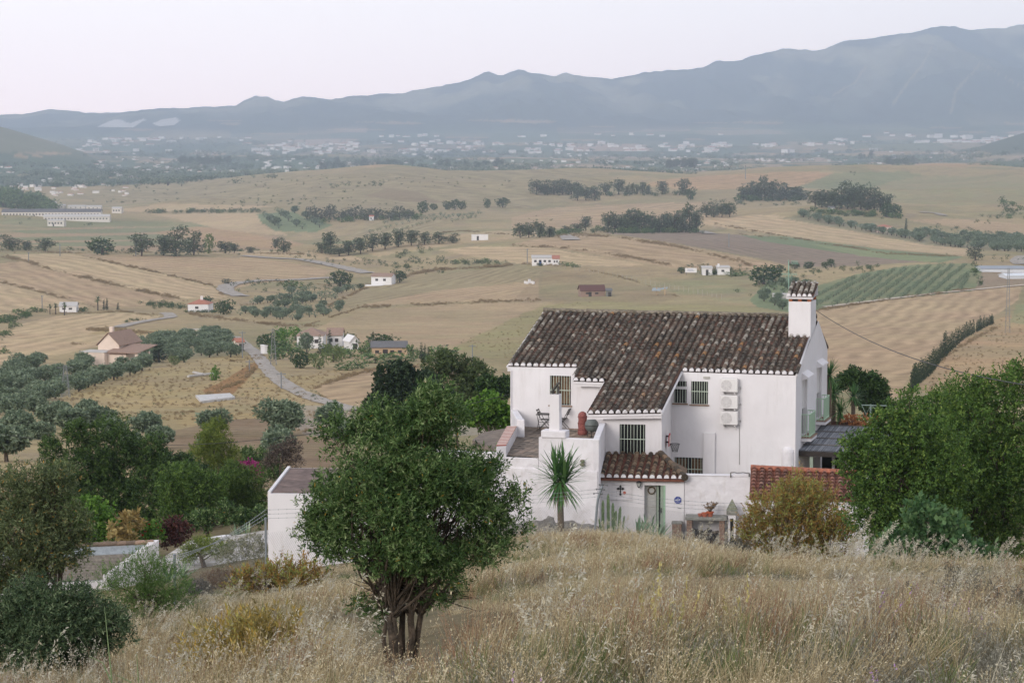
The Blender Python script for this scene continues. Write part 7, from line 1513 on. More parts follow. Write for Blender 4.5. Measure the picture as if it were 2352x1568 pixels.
    S = [  # single ones with labels of their own
     (235,585,40,66,'round','broad dark dome shaped tree in the left tree line'),(480,582,45,26,'light_round','light green upright poplar right of the tall eucalyptus'),(781,658,38,56,'round','big round dark tree left of the small white house by the bend'),
     (474,706,26,36,'round','round dark tree behind the house with the hipped red roof'),(514,722,33,43,'round','larger round dark tree right of the house with the hipped red roof'),(524,653,14,28,'grey_round','grey bush inside the bend of the gravel track'),
     (673,661,22,46,'bush','wide green bush clump beside the upper gravel track'),(827,665,13,18,'round','small dark bush at the corner of the neat olive grove'),(918,649,27,34,'round','dark tree right of the small white house'),(935,617,12,14,'round','tiny round tree above the small white house'),
     (1755,653,46,76,'round','big dark umbrella pine left of the chimney top'),(1791,621,14,20,'round','small dark tree just right of the big pine'),(1826,618,15,24,'round','dark tree behind the aerial, left one'),(1856,617,17,26,'round','dark tree behind the aerial, right one'),(1896,616,14,18,'round','left of two small trees on the field edge'),(1909,614,19,16,'round','right of two small trees on the field edge'),
     (2240,598,32,44,'grey_round','grey green rounded tree beside the right hand field corner'),(1586,459,28,24,'round','compact dark tree at the right end of the pasture row'),(2035,498,33,30,'round','left of the dark compact trees at the end of the long clump'),(2060,499,30,26,'round','right of the dark compact trees at the end of the long clump'),
     (970,490,28,26,'round','dark round tree at the right end of the pale row'),(997,482,15,20,'round','low round tree next to the dark round one'),(1028,482,20,22,'round','left of the three dark trees under the pasture hill'),(1045,482,23,22,'round','middle of the three dark trees under the pasture hill'),(1060,481,19,20,'round','right of the three dark trees under the pasture hill'),(1120,478,22,16,'round','lone dark tree on the pale slope'),(1155,477,22,30,'round','wide dark tree near the pale slope top'),
     (612,806,32,38,'round','dark round tree at the road corner of the homestead'),(646,783,32,36,'fresh_bush','bright green tree left of the homestead pylon top'),(679,781,29,32,'fresh_bush','bright green rounded tree behind the homestead pylon'),(662,808,30,42,'bush','grey green tree mass before the homestead house'),(690,845,33,40,'round','dark rounded bush on the yellow grass below the homestead'),(733,847,30,33,'light_round','light green ball shaped tree on the yellow grass'),(766,831,33,36,'light_round','green tree right behind the ball shaped one'),
     (796,850,15,36,'bush','left low dark hedge clump on the yellow grass'),(822,846,18,34,'bush','right low dark hedge clump on the yellow grass'),(800,792,22,40,'round','dark tree behind the homestead white tent'),(705,813,34,26,'olive','thin crowned tree in front of the homestead white wall'),(835,818,34,36,'bush','tall bush mass left of the orange barn'),(876,799,26,52,'round','dark broad tree above the left end of the orange barn'),(949,824,32,26,'bush','green bush right of the orange barn'),(1022,825,30,52,'bush','large dark bush at the right end of the homestead'),(862,834,22,54,'bush','low hedge growing along the foot of the orange barn'),(915,832,22,56,'bush','bushes under the right half of the orange barn'),(790,822,24,40,'bush','scrubby bush under the homestead tent'),(630,825,34,26,'bush','dark scrub at the foot of the homestead pylon'),(650,820,24,40,'bush','low scrub left of the homestead white wall'),
     (494,873,43,24,'fresh_bush','bright green leaning young tree on the brown mound'),(365,832,48,34,'cypress','dark green broad conifer right of the cream farmhouse'),(400,838,22,26,'light_round','light green shrub right of the dark conifer'),(10,812,14,26,'bush','low green tree at the left edge of the lower stubble field'),
     (190,716,14,28,'bush','dark bush right of the white house with palms'),(160,712,10,30,'bush','low bush before the white house with palms'),(20,733,12,40,'bush','hedge clump at the left edge below the palms'),(50,722,16,40,'bush','hedge clump left of the palms'),(85,716,14,36,'bush','hedge clump right beside the leftmost palm'),(14,770,14,26,'bush','dark bush at the left edge above the lower field'),(34,750,14,30,'bush','dark bush on the left field border'),
     (1240,612,8,14,'round','dark bush right of the long white cottage'),(1322,614,9,24,'bush','low dark hedge right of the long white cottage'),(1300,611,12,30,'bush','rounded dark bush near the long white cottage'),(1566,628,14,22,'round','dark bush directly left of the white billboard'),(1640,631,12,18,'round','dark bush between the two small white buildings'),(1690,634,12,40,'bush','dark hedge right of the small white buildings'),
    ]
    for (x, y, h, w_, kd, lb) in S: tree_at(x, y, h, w_, kd, {'cypress': 'conifer_tree', 'bush': 'green_bush', 'fresh_bush': 'bright_tree'}.get(kd, 'round_tree'), 'tree' if kd not in ('bush',) else 'bush', lb, ymin=280)
    for (x, y, h, lb) in ((735,815,40,'tall narrow cypress left of the homestead pair'),(742,815,27,'short cypress beside the tall narrow one'),(757,805,42,'tallest cypress in the middle of the homestead'),(857,777,15,'small dark cypress top above the orange barn'),(910,797,9,'tiny cypress tip behind the orange barn ridge'),(968,828,36,'left cypress of the pair right of the orange barn'),(976,828,34,'right cypress of the pair right of the orange barn'),(984,829,30,'feathery cypress behind the pair'),(239,712,22,'left cypress beside the right hand palm'),(246,712,24,'right cypress beside the right hand palm'),(271,712,16,'short cypress alone right of the palms'),(2081,530,26,'single tall conifer above the dark right hand grove')):
        tree_at(x, y, h, max(h * .24, 6) if h > 20 else 6, 'cypress', 'cypress_tree', 'cypress', lb, ymin=280)
    for (x, y, h, lb) in ((115,722,22,'leftmost palm before the white house'),(128,722,24,'middle palm before the white house'),(148,724,28,'rightmost palm before the white house'),(225,713,30,'palm standing alone right of the white house')): tree_at(x, y, h, h * .8, 'palm', 'palm_tree', 'palm', lb, ymin=350)
    cy = [(2093, 902), (2110, 882), (2135, 862), (2158, 832), (2185, 806), (2215, 778), (2245, 762), (2262, 752), (2280, 744)]; n = 60
    L = np.interp(np.linspace(0, 1, n), np.linspace(0, 1, len(cy)), [c[0] for c in cy]), np.interp(np.linspace(0, 1, n), np.linspace(0, 1, len(cy)), [c[1] for c in cy])
    CYP = []
    for i in range(n):
        if i in (43, 49, 52, 55): continue
        h = (46 - 28 * i / n) * RN.uniform(.8, 1.12) * (1.45 if i in (25, 26) else 1); CYP.append(tree_at(L[0][i], L[1][i], h * 1.12, max(h * .24, 6.5), 'cypress', 'cypress_tree', 'cypress', 'dark narrow cypress in the row running up the right hand field border', 'cypress row on the right', ymin=280))
    ordinal(CYP, '%s cypress counted from the near left end of the row on the right')
    # hedges and bushes sprinkled over the hills (small)
    bx, by, bh = [], [], []
    def line(p, q, n, jx, jy, h0, h1):
        for i in range(n): f = RN.random(); bx.append(p[0] + (q[0] - p[0]) * f + RN.gauss(0, jx)); by.append(p[1] + (q[1] - p[1]) * f + RN.gauss(0, jy)); bh.append(RN.uniform(h0, h1))
    line((340, 489), (600, 487), 70, 4, 1.5, 5, 12); line((750, 431), (880, 424), 22, 6, 4, 4, 10); line((0, 470), (110, 484), 60, 6, 3, 14, 34); line((0, 452), (90, 470), 40, 6, 4, 12, 30); line((240, 462), (700, 470), 70, 10, 4, 2, 6); line((200, 440), (800, 420), 60, 30, 12, 2, 5)
    line((860, 408), (1350, 430), 50, 30, 12, 2, 6); line((600, 420), (1200, 395), 40, 20, 6, 2, 5); line((560, 455), (900, 470), 30, 20, 6, 3, 6); line((1180, 505), (1600, 500), 20, 20, 8, 2, 6); line((1600, 466), (1850, 470), 30, 14, 4, 4, 9); line((1780, 405), (2000, 398), 22, 14, 2, 3, 8); line((1850, 392), (1960, 389), 26, 5, 1, 4, 7)
    line((2290, 470), (2352, 500), 26, 12, 8, 6, 14); line((2330, 488), (2240, 515), 16, 12, 5, 4, 9); line((2130, 520), (2352, 545), 30, 14, 3, 3, 8); line((810, 600), (1000, 625), 60, 20, 5, 3, 9); line((940, 600), (1150, 606), 55, 18, 4, 4, 12); line((900, 590), (970, 575), 20, 12, 4, 4, 10); line((690, 585), (760, 605), 24, 14, 5, 3, 8)
    line((1590, 620), (1860, 640), 90, 22, 7, 3, 10); line((1850, 625), (2000, 616), 50, 12, 4, 4, 9); line((1560, 612), (1700, 622), 30, 14, 3, 3, 7); line((1740, 660), (1860, 700), 60, 26, 14, 4, 11); line((560, 650), (760, 662), 40, 26, 4, 3, 9); line((560, 668), (700, 672), 16, 20, 3, 3, 7); line((340, 700), (420, 705), 60, 10, 3, 5, 11); line((430, 717), (500, 718), 50, 4, 1, 5, 8)
    line((285, 741), (330, 734), 20, 6, 2, 4, 8); line((0, 500), (240, 505), 22, 16, 6, 3, 8); line((0, 575), (700, 580), 60, 60, 3, 4, 12); line((1180, 548), (1400, 528), 40, 10, 2, 5, 14); line((1390, 536), (1610, 532), 60, 10, 1.5, 6, 16); line((1870, 488), (2070, 498), 60, 10, 3, 5, 15); line((1700, 462), (1850, 460), 40, 8, 1.5, 6, 16); line((2190, 585), (2352, 600), 14, 14, 4, 4, 9); line((2236, 612), (2255, 662), 16, 3, 6, 6, 12)
    line((1230, 448), (1600, 448), 50, 12, 2, 4, 12); line((715, 507), (960, 500), 60, 8, 3, 5, 14); line((560, 800), (600, 940), 24, 22, 12, 2, 6); line((700, 900), (770, 940), 18, 14, 6, 3, 8); line((0, 742), (100, 715), 40, 8, 3, 6, 12); line((0, 790), (30, 730), 20, 8, 8, 6, 12)
    line((620, 800), (1040, 832), 60, 14, 5, 6, 16)
    P, ok = drop(bx, by); bh = np.array(bh); P = P[ok]; h = bh[ok] * P[:, 1] / F; S = np.stack([h * 1.5, h * 1.5, h * 1.15], 1)
    order = np.argsort(-(bh[ok])); k = 0
    for i in order[:240]:
        T = tree('scrub_bush', 'bush', 'small dark scrub bush among those dotted over the valley hills', P[i], float(S[i, 2]), float(S[i, 0]), 'bush', RN, 'scrub bushes dotted over the valley')
    r = order[240:]; scatter('valley_scrub', 'small scrub bushes sprinkled over the hills', 'scrub', [k_[2] for k_ in MV['dot_bush']], P[r], S[r], seed=5)
    # the far plain: trees and bushes
    n = 14000; yy = 318 + 112 * RNG.random(n) ** 1.15; xx = RNG.uniform(-30, 2390, n); P, ok = drop(xx, yy); dn = fbm(P[:, 0] / 300, P[:, 1] / 420, 3, 71); keep = ok & (P[:, 1] > 2700) & (RNG.random(n) < sst(.40, .62, dn) + .06); P = P[keep]
    h = RNG.uniform(3.5, 11, len(P)); S = np.stack([h * RNG.uniform(1.0, 2.6, len(P)), h * 1.4, h], 1); scatter('far_woods', 'hazy dark trees spread over the far plain', 'woods', [k_[2] for k_ in MV['dot_bush']] + [k_[2] for k_ in MV['olive_small']], P - np.array([0, 0, .5]), S, seed=6)
    n = 160; xx = np.concatenate([RNG.uniform(415, 530, 50), RNG.uniform(720, 1160, 60), RNG.uniform(1530, 1600, 20), RNG.uniform(1950, 2010, 12), RNG.uniform(2040, 2110, 18)]); yy = np.concatenate([RNG.normal(376, 2, 50), RNG.normal(384, 3, 60), RNG.normal(384, 1.5, 20), RNG.normal(361, 1.5, 12), RNG.normal(378, 3, 18)]); P, ok = drop(xx, yy); P = P[ok & (P[:, 1] > 2700)]; h = RNG.uniform(9, 17, len(P))
    scatter('far_tree_line', 'hazy lines of taller dark trees crossing the far plain', 'tree line', [k_[2] for k_ in MV['round']] + [k_[2] for k_ in MV['euc']], P - np.array([0, 0, .5]), np.stack([h * 1.1, h, h], 1), seed=7)
    # dry weeds along the field borders
    lines = [([(0,590),(55,598),(125,622),(220,644),(320,668),(430,690)],8), ([(170,583),(280,609),(380,630),(490,657),(515,682)],6), ([(0,648),(100,673),(215,704)],6), ([(200,757),(300,762),(412,768)],9), ([(165,792),(230,786),(295,782)],8), ([(120,722),(280,716),(370,726),(360,738)],5), ([(435,722),(560,738),(690,752),(740,745)],8), ([(755,704),(830,665),(900,640),(1000,620),(1176,610)],8), ([(820,706),(950,702),(1100,694),(1240,690)],7),
             ([(690,752),(800,715),(830,705)],5), ([(668,862),(730,905),(780,930)],4), ([(720,893),(790,868),(850,850),(960,842)],9), ([(1176,563),(1300,570),(1440,590),(1560,614)],7), ([(1250,545),(1330,540),(1420,545),(1560,568),(1700,600),(1726,612)],7), ([(1640,514),(1730,530),(1900,560),(2030,582),(2200,590)],5), ([(1700,538),(1860,556),(2000,575)],4), ([(1880,712),(2030,690),(2200,668),(2340,654)],7), ([(1200,606),(1320,612),(1440,640),(1560,682)],5), ([(540,650),(620,645),(760,655)],4), ([(0,578),(200,582),(500,580),(700,584)],5), ([(960,540),(1060,530),(1180,540)],4), ([(585,845),(560,875),(480,905)],9), ([(530,830),(600,820)],10), ([(2100,880),(2200,800),(2300,745)],8), ([(800,552),(920,560),(1060,545)],4), ([(490,690),(560,700),(640,695)],4)]
    wx, wy, ww = [], [], []
    for ln, a in lines:
        seg = sum(math.hypot(q[0] - p[0], q[1] - p[1]) for p, q in zip(ln[:-1], ln[1:])); n = int(seg / 1.15); t = np.linspace(0, 1, n); d = np.cumsum([0] + [math.hypot(q[0] - p[0], q[1] - p[1]) for p, q in zip(ln[:-1], ln[1:])]) / seg
        X = np.interp(t, d, [p[0] for p in ln]); Y = np.interp(t, d, [p[1] for p in ln]); wx += list(X + RNG.normal(size=n) * 1.2); wy += list(Y + RNG.normal(size=n) * a * .22); ww += [a] * n
    P, ok = drop(wx, wy); P = P[ok]; ww = np.array(ww)[ok]; h = ww * P[:, 1] / F * RNG.uniform(.2, .95, len(P)) * .8 * (.25 + 1.1 * sst(.3, .6, fbm(P[:, 0] / 9, P[:, 1] / 14, 3, 55))); S = np.stack([h * 1.7, h * 1.5, h], 1)
    scatter('border_weeds', 'dry brown weeds growing along the field borders', 'weeds', [k_[2] for k_ in MV['dry_bush']], P, S, seed=8)
    # dry grass tufts and small green weeds over the nearer slopes
    n = 12000; xx = RNG.uniform(-20, 2370, n); yy = RNG.uniform(690, 1000, n); m1 = (xx < 1180) | (xx > 1890); poly = [[(105, 940), (200, 885), (330, 850), (480, 822), (575, 808), (600, 835), (700, 915), (775, 940), (600, 975), (330, 985)], [(640, 870), (780, 850), (850, 848), (790, 868), (715, 895)], [(600, 960), (760, 940), (850, 940), (850, 1000), (600, 990)], [(1040, 790), (1260, 700), (1376, 690), (1180, 830)], [(2300, 735), (2400, 700), (2400, 900), (2120, 900), (2190, 790)], [(600, 838), (770, 940), (700, 930), (590, 860)]]
    k = np.zeros(n, bool)
    for q in poly: k |= inpx(xx, yy, q)
    P, ok = drop(xx[k], yy[k]); P = P[ok & (P[:, 1] > 130)]; h = RNG.uniform(.12, .42, len(P)); scatter('slope_weeds', 'tufts of dry grass and weeds on the nearer slopes', 'weeds', [k_[2] for k_ in MV['dry_bush']] + [MV['dot_bush'][0][2]], P, np.stack([h * 1.5, h * 1.5, h], 1), idx=np.where(RNG.random(len(P)) < .93, RNG.integers(0, 4, len(P)), 4), seed=9)
build_valley()
# ---------------------------------------------------------------- roads
gravel = mat('gravel_road', srgb(172, 162, 152), var=.2, scale=.5, col2=srgb(146, 136, 124), rough=.95); dirt = mat('dirt_track', srgb(196, 180, 162), var=.12, scale=.5, rough=.95)
def road(name, pts, wd, m_, ymin=100):
    P = []
    for (p, q) in zip(pts[:-1], pts[1:]):
        n = max(2, int(math.hypot(q[0] - p[0], q[1] - p[1]) / 4)); P += [(p[0] + (q[0] - p[0]) * k / n, p[1] + (q[1] - p[1]) * k / n) for k in range(n)]
    P.append(pts[-1]); W3, ok = drop([p[0] for p in P], [p[1] for p in P]); W3 = W3[ok]
    for _ in range(3): W3[1:-1] = (W3[:-2] + W3[1:-1] * 2 + W3[2:]) / 4
    d = np.gradient(W3[:, :2], axis=0); d /= np.linalg.norm(d, axis=1, keepdims=True) + 1e-9; nrm = np.stack([-d[:, 1], d[:, 0]], 1); wv = np.broadcast_to(wd, (len(W3),)) * (1 + .12 * RNG.normal(size=len(W3)).clip(-1, 1)); V = []
    off = np.linspace(-.5, .5, 7)
    for o_ in off:
        X = W3[:, 0] + nrm[:, 0] * wv * o_; Y = W3[:, 1] + nrm[:, 1] * wv * o_; V.append(np.stack([X, Y, zf(X, Y) + .10 + Y * .00028 - .12 * abs(o_) * 2], 1))
    V = np.stack(V, 1); n, k = V.shape[:2]; i = np.arange((n - 1) * k).reshape(n - 1, k)[:, :-1].ravel(); o = link(bpy.data.objects.new(name, np_mesh(name, V.reshape(-1, 3), np.stack([i, i + 1, i + k + 1, i + k], 1), [m_], smooth=True))); tag(o, kind='structure')
road('gravel_road', [(538,774),(560,790),(582,808),(600,828),(612,845),(628,862),(650,880),(680,898),(720,915),(765,930),(820,945)], 2.9, gravel)
road('gravel_road', [(555,681),(528,673),(514,665),(522,656),(545,650),(600,645),(680,643),(760,638)], 6.5, gravel); road('gravel_road', [(560,588),(620,593),(690,596),(725,602),(780,613),(845,628)], 7, gravel)
road('dirt_track', [(268,753),(300,744),(350,735),(395,729),(390,722),(380,719)], 4, gravel); road('dirt_track', [(1890,706),(1960,697),(2050,686),(2160,673),(2352,655)], 2.6, dirt); road('gravel_road', [(1600,531),(1618,534),(1634,538)], 8, gravel); road('gravel_road', [(1290,540),(1306,545),(1312,552)], 8, gravel)
road('gravel_road', [(2110,488),(2150,490),(2168,496)], 6, gravel); road('gravel_road', [(2352,608),(2338,600),(2345,592),(2380,588)], 7, gravel)
# ---------------------------------------------------------------- buildings
wh = mat('far_white_wall', srgb(226, 222, 220), var=.04, scale=.3); cream = mat('cream_wall', srgb(220, 200, 184), var=.05, scale=.3); ocre = mat('orange_wall', srgb(188, 160, 130), var=.08, scale=.3); rtile = mat('red_roof', srgb(168, 112, 92), var=.15, scale=.8); btile = mat('brown_roof_far', srgb(150, 124, 108), var=.15, scale=.8); grey_r = mat('grey_roof', srgb(104, 102, 102), var=.15, scale=.6); pale_r = mat('pale_roof', srgb(190, 184, 178), var=.08, scale=.4); dwin = mat('window_dark', srgb(58, 54, 52), rough=.4); brn_r = mat('brown_sheet', srgb(96, 66, 60), var=.1)
def house(name, label, catg, x, y, wpx, dm, hm, rm, roof='gable', yaw=0, wm=wh, rmat=rtile, wins=3, doors=1, chim=False, ymin=280, ridge='x', group=None, extra=None, lift=0, flat=.0, mono=False):
    p = at(x, y, ymin); s = p.y / F; wm_ = wpx * s; T = thing(name, Vector((p.x, p.y, p.z)), label, catg, group); p = p + Z3 * lift
    R = Matrix.Rotation(yaw, 3, 'Z'); Q = lambda a, b, c: p + R @ Vector((a, b, c)); h = wm_ / 2
    m = MB(); X, Y_, Zc = R @ Vector((wm_, 0, 0)), R @ Vector((0, dm, 0)), Z3 * hm
    m.box(Q(-h, 0, -1.5), X, Y_, Zc + Z3 * 1.5)
    if roof == 'gable' and ridge == 'x':
        for a in (-h + .001, h - .151): m.prism([Q(a, .0, hm), Q(a, dm, hm), Q(a, dm / 2, hm + rm - .03)], R @ Vector((.15, 0, 0)))
    if roof == 'gable' and ridge == 'y': m.prism([Q(-h, .001, hm), Q(h, .001, hm), Q(0, .001, hm + rm - .03)], R @ Vector((0, .15, 0))); m.prism([Q(-h, dm - .15, hm), Q(h, dm - .15, hm), Q(0, dm - .15, hm + rm - .03)], R @ Vector((0, .149, 0)))
    m.build('wall', wm, T); m = MB(); o = .3
    if roof == 'gable' and ridge == 'x':
        m.prism([Q(-h - o, -o, hm - .08), Q(h + o, -o, hm - .08), Q(h + o, dm / 2, hm + rm), Q(-h - o, dm / 2, hm + rm)], Z3 * .14); m.prism([Q(-h - o, dm + o, hm - .08), Q(-h - o, dm / 2, hm + rm), Q(h + o, dm / 2, hm + rm), Q(h + o, dm + o, hm - .08)], Z3 * .14)
    elif roof == 'gable':
        m.prism([Q(-h - o, -o, hm - .08), Q(0, -o, hm + rm), Q(0, dm + o, hm + rm), Q(-h - o, dm + o, hm - .08)], Z3 * .14); m.prism([Q(h + o, -o, hm - .08), Q(h + o, dm + o, hm - .08), Q(0, dm + o, hm + rm), Q(0, -o, hm + rm)], Z3 * .14)
    elif roof == 'hip':
        a = [Q(-h - o, -o, hm), Q(h + o, -o, hm), Q(h + o, dm + o, hm), Q(-h - o, dm + o, hm)]; k_ = min(h, dm / 2); b = [Q(-h + k_, dm / 2, hm + rm), Q(h - k_ + .1, dm / 2, hm + rm)]
        m.add(a + b, [(0, 1, 5, 4), (1, 2, 5), (2, 3, 4, 5), (3, 0, 4), (3, 2, 1, 0)])
    elif roof == 'mono': m.prism([Q(-h - o, -o, hm), Q(h + o, -o, hm), Q(h + o, dm + o, hm + rm), Q(-h - o, dm + o, hm + rm)], Z3 * .14)
    else: m.box(Q(-h - .1, -.1, hm), R @ Vector((wm_ + .2, 0, 0)), R @ Vector((0, dm + .2, 0)), Z3 * .2)
    rf = m.build('roof', rmat, T)
    for k in range(wins):
        a = -h + wm_ * (k + .7) / (wins + .6); ww = min(1.1, wm_ / (wins * 2.2)); wo = MB(); wo.box(Q(a - ww / 2, -.03, hm * .42), R @ Vector((ww, 0, 0)), R @ Vector((0, .06, 0)), Z3 * hm * .3); wo.build('window', dwin, T)
    if doors: wo = MB(); wo.box(Q(-h + wm_ * .32, -.03, 0), R @ Vector((1.0, 0, 0)), R @ Vector((0, .06, 0)), Z3 * min(2.1, hm * .8)); wo.build('door', dwin if doors == 1 else mat('blue_door', srgb(70, 100, 160)), T)
    if chim: wo = MB(); wo.box(Q(chim * h, dm * .4, hm), R @ Vector((.7, 0, 0)), R @ Vector((0, .7, 0)), Z3 * (rm + .9)); wo.build('chimney', wm, rf)
    if extra: extra(T, Q, R, h, wm_)
    return T
def farm_extra(T, Q, R, h, w_):
    V = lambda a, b, c: R @ Vector((a, b, c))
    m = MB(); m.box(Q(-h - 1.5, -4.6, -1.5), V(5.2, 0, 0), V(0, 4.58, 0), Z3 * 4.1); m.build('annex', cream, T); m = MB(); m.box(Q(-h - 1.6, -4.7, 2.6), V(5.4, 0, 0), V(0, 4.7, 0), Z3 * .12); m.build('annex_roof', pale_r, T)
    m = MB(); m.box(Q(-h + 4.2, -3.4, -1.5), V(3.4, 0, 0), V(0, 3.38, 0), Z3 * 3.7); m.build('annex', cream, T); m = MB(); m.prism([Q(-h + 4.1, -3.5, 2.2), Q(-h + 7.7, -3.5, 2.2), Q(-h + 7.7, 0, 2.9), Q(-h + 4.1, 0, 2.9)], Z3 * .12); m.build('annex_roof', btile, T)
    m = MB(); m.prism([Q(h - 1.2, -3.6, 2.5), Q(h + 5.6, -3.6, 2.5), Q(h + 5.6, 5, 3.4), Q(h - 1.2, 5, 3.4)], Z3 * .16); m.build('porch_roof', btile, T)
    for (a, b) in ((h - .8, -3.3), (h + 5.0, -3.3), (h + 5.0, 1.5)): m = MB(); m.box(Q(a, b, -1), V(.5, 0, 0), V(0, .5, 0), Z3 * 3.5); m.build('pillar', cream, T)
house('cream_farmhouse', 'cream gabled farmhouse with brown roof and covered porch amid the olive grove', 'house', 250, 836, 54, 9, 3.6, 2.3, 'gable', rad(-18), cream, btile, 2, 1, chim=-.75, ridge='y', extra=farm_extra)
house('hip_roof_house', 'small white house with red hipped roof behind a dark hedge by the track', 'house', 455, 717, 48, 7.5, 2.6, 1.5, 'hip', rad(-5), wh, rtile, 1, 0, chim=.05)
def terr(T, Q, R, h, w_): m = MB(); m.box(Q(-h - 1.8, -2.6, -2.6), R @ Vector((w_ * .85, 0, 0)), R @ Vector((0, 2.58, 0)), Z3 * 2.4); m.build('terrace_wall', wh, T)
house('small_white_house', 'small white house with pale brown roof on a terrace at the grove end', 'house', 876, 655, 48, 6.5, 3.0, 1.1, 'gable', rad(-12), wh, btile, 2, 0, extra=terr, lift=.4)
house('white_cottage', 'long low white cottage with blue door and flat roof on the far field edge', 'house', 1247, 609, 50, 8, 2.9, .7, 'mono', 0, wh, pale_r, 4, 2); house('white_cottage', 'red roofed wing at the right end of the long white cottage', 'house', 1277, 609, 15, 7, 2.6, 1.2, 'gable', 0, wh, rtile, 2, 0)
house('brown_roof_barn', 'small wooden barn with dark red brown roof in the middle field', 'barn', 1362, 681, 56, 7, 1.9, 1.7, 'gable', rad(6), mat('wood_wall', srgb(150, 126, 112)), brn_r, 2, 1); house('lean_shed', 'little grey shed against the right end of the brown roofed barn', 'shed', 1399, 681, 12, 4, 1.9, .5, 'mono', 0, mat('grey_wood', srgb(126, 124, 120)), grey_r, 0, 1)
house('orange_barn', 'long orange walled barn with dark grey corrugated roof at the homestead', 'barn', 894, 821, 80, 7, 2.1, .9, 'gable', rad(3), ocre, grey_r, 4, 1)
house('homestead_house', 'wide brown roofed homestead house half hidden by trees', 'house', 712, 800, 60, 9, 2.8, 1.5, 'hip', 0, wh, btile, 3, 1); house('homestead_house', 'right wing of the homestead with paler brown roof behind the cypresses', 'house', 768, 796, 34, 7, 2.6, 1.3, 'gable', 0, wh, btile, 2, 0)
house('white_tent', 'small white roofed tent shed among the homestead trees', 'tent', 814, 802, 20, 5, 1.6, 1.3, 'gable', rad(20), wh, wh, 0, 1, ridge='y')
house('white_house', 'white house behind three palms at the left, above the lower stubble field', 'house', 156, 717, 38, 7, 2.0, 1.0, 'gable', rad(4), wh, pale_r, 2, 0)
house('shipping_container', 'white shipping container on the crest of the central field hill', 'container', 1102, 552, 38, 2.6, 2.6, .02, 'flat', 0, wh, wh, 0, 1, ymin=800)
house('poultry_barn', 'long pale barn with many small windows at the far left, upper one', 'barn', 118, 499, 225, 14, 4.0, 2.2, 'gable', rad(4), mat('barn_wall', srgb(214, 206, 196)), grey_r, 30, 1, ymin=1200); house('poultry_barn', 'shorter long pale barn just below and right of the longest one', 'barn', 176, 508, 150, 12, 3.4, 1.6, 'gable', rad(4), mat('barn_wall', (0,) * 4), pale_r, 20, 1, ymin=1200)
house('farm_shed', 'small pale farm shed below the two long barns', 'shed', 128, 520, 38, 9, 4.2, .8, 'gable', 0, mat('barn_wall', (0,) * 4), pale_r, 5, 1, ymin=1200)
for (x, y, w_, h_, lb) in ((110, 480, 34, 6, 'pale block building left of the yard above the long barns'), (136, 481, 24, 4, 'lower pale building right of the yard above the long barns'), (175, 481, 40, 3.2, 'long low pale shed above the right end of the long barn'), (215, 482, 34, 3.2, 'low pale shed furthest right behind the long barn'), (268, 490, 22, 4, 'white tank shed right of the long barns')): house('farm_shed', lb, 'shed', x, y, w_, 10, h_, 1.0, 'gable', 0, mat('barn_wall', (0,) * 4), pale_r, 3, 0, ymin=1200)
house('small_cabin', 'tiny white cabin below the bluish grey tree row', 'cabin', 853, 507, 10, 5, 3, .8, 'gable', 0, wh, rtile, 1, 0, ymin=1000)
house('pink_villa', 'pale pink villa with low roof inside the dark right hand grove', 'house', 2033, 534, 36, 9, 3.2, 1.3, 'hip', 0, mat('pink_wall', srgb(214, 190, 178)), rtile, 3, 1, ymin=800); house('stone_hut', 'small grey hut under the long eucalyptus clump', 'hut', 1910, 488, 14, 4, 3, .6, 'mono', 0, pale_r, grey_r, 0, 1, ymin=800)
house('roadside_shed', 'grey blue roofed shed right of the white billboard', 'shed', 1625, 632, 22, 6, 2.6, .5, 'mono', 0, wh, pale_r, 0, 1); house('roadside_house', 'low white house with small chimney left of the big pine', 'house', 1662, 631, 28, 6, 2.6, .5, 'mono', 0, wh, pale_r, 1, 0, chim=-.9)
house('greenhouse', 'long low white greenhouse at the right edge beyond the striped grove', 'greenhouse', 2305, 625, 100, 12, 1.2, .7, 'gable', 0, mat('greenhouse_plastic', srgb(214, 216, 220)), mat('greenhouse_roof', srgb(150, 154, 160)), 0, 0, ymin=500); house('greenhouse', 'white plastic tunnel lower at the right edge', 'greenhouse', 2345, 640, 70, 8, 1.0, .7, 'gable', rad(8), mat('greenhouse_plastic', (0,) * 4), mat('greenhouse_plastic', (0,) * 4), 0, 0, ymin=500)
house('water_tank', 'pale reservoir wall half hidden left of the chimney cap', 'reservoir', 1795, 686, 34, 6, 1.2, .02, 'flat', 0, pale_r, pale_r, 0, 0, ymin=400); house('garden_gate_wall', 'pale wall and gate pillars at the track corner above the olive grove', 'wall', 440, 771, 46, .6, 1.6, .02, 'flat', 0, cream, pale_r, 0, 0)
house('white_gate_wall', 'white roadside wall at the corner of the homestead', 'wall', 604, 812, 26, .5, 1.6, .02, 'flat', rad(-60), wh, wh, 0, 0); house('small_kiosk', 'tiny tile roofed shelter at the right end of the olive grove', 'shelter', 552, 806, 16, 3, 2.0, .6, 'gable', rad(20), cream, rtile, 0, 1)
def flatslab(x0, y0, x1, y1, x2, y2, x3, y3, lb, m_, nm='concrete_slab', catg='slab'):
    P = [at(a, b, 200) for a, b in ((x0, y0), (x1, y1), (x2, y2), (x3, y3))]; m = MB(); m.prism([p + Z3 * .3 for p in P], Z3 * -.6); tag(m.build(nm, m_, loc=P[0]), lb, catg)
flatslab(449, 912, 528, 907, 540, 916, 462, 926, 'flat pale concrete slab on the dry yellow mound', mat('slab_grey', srgb(196, 192, 188), var=.12, scale=.4))
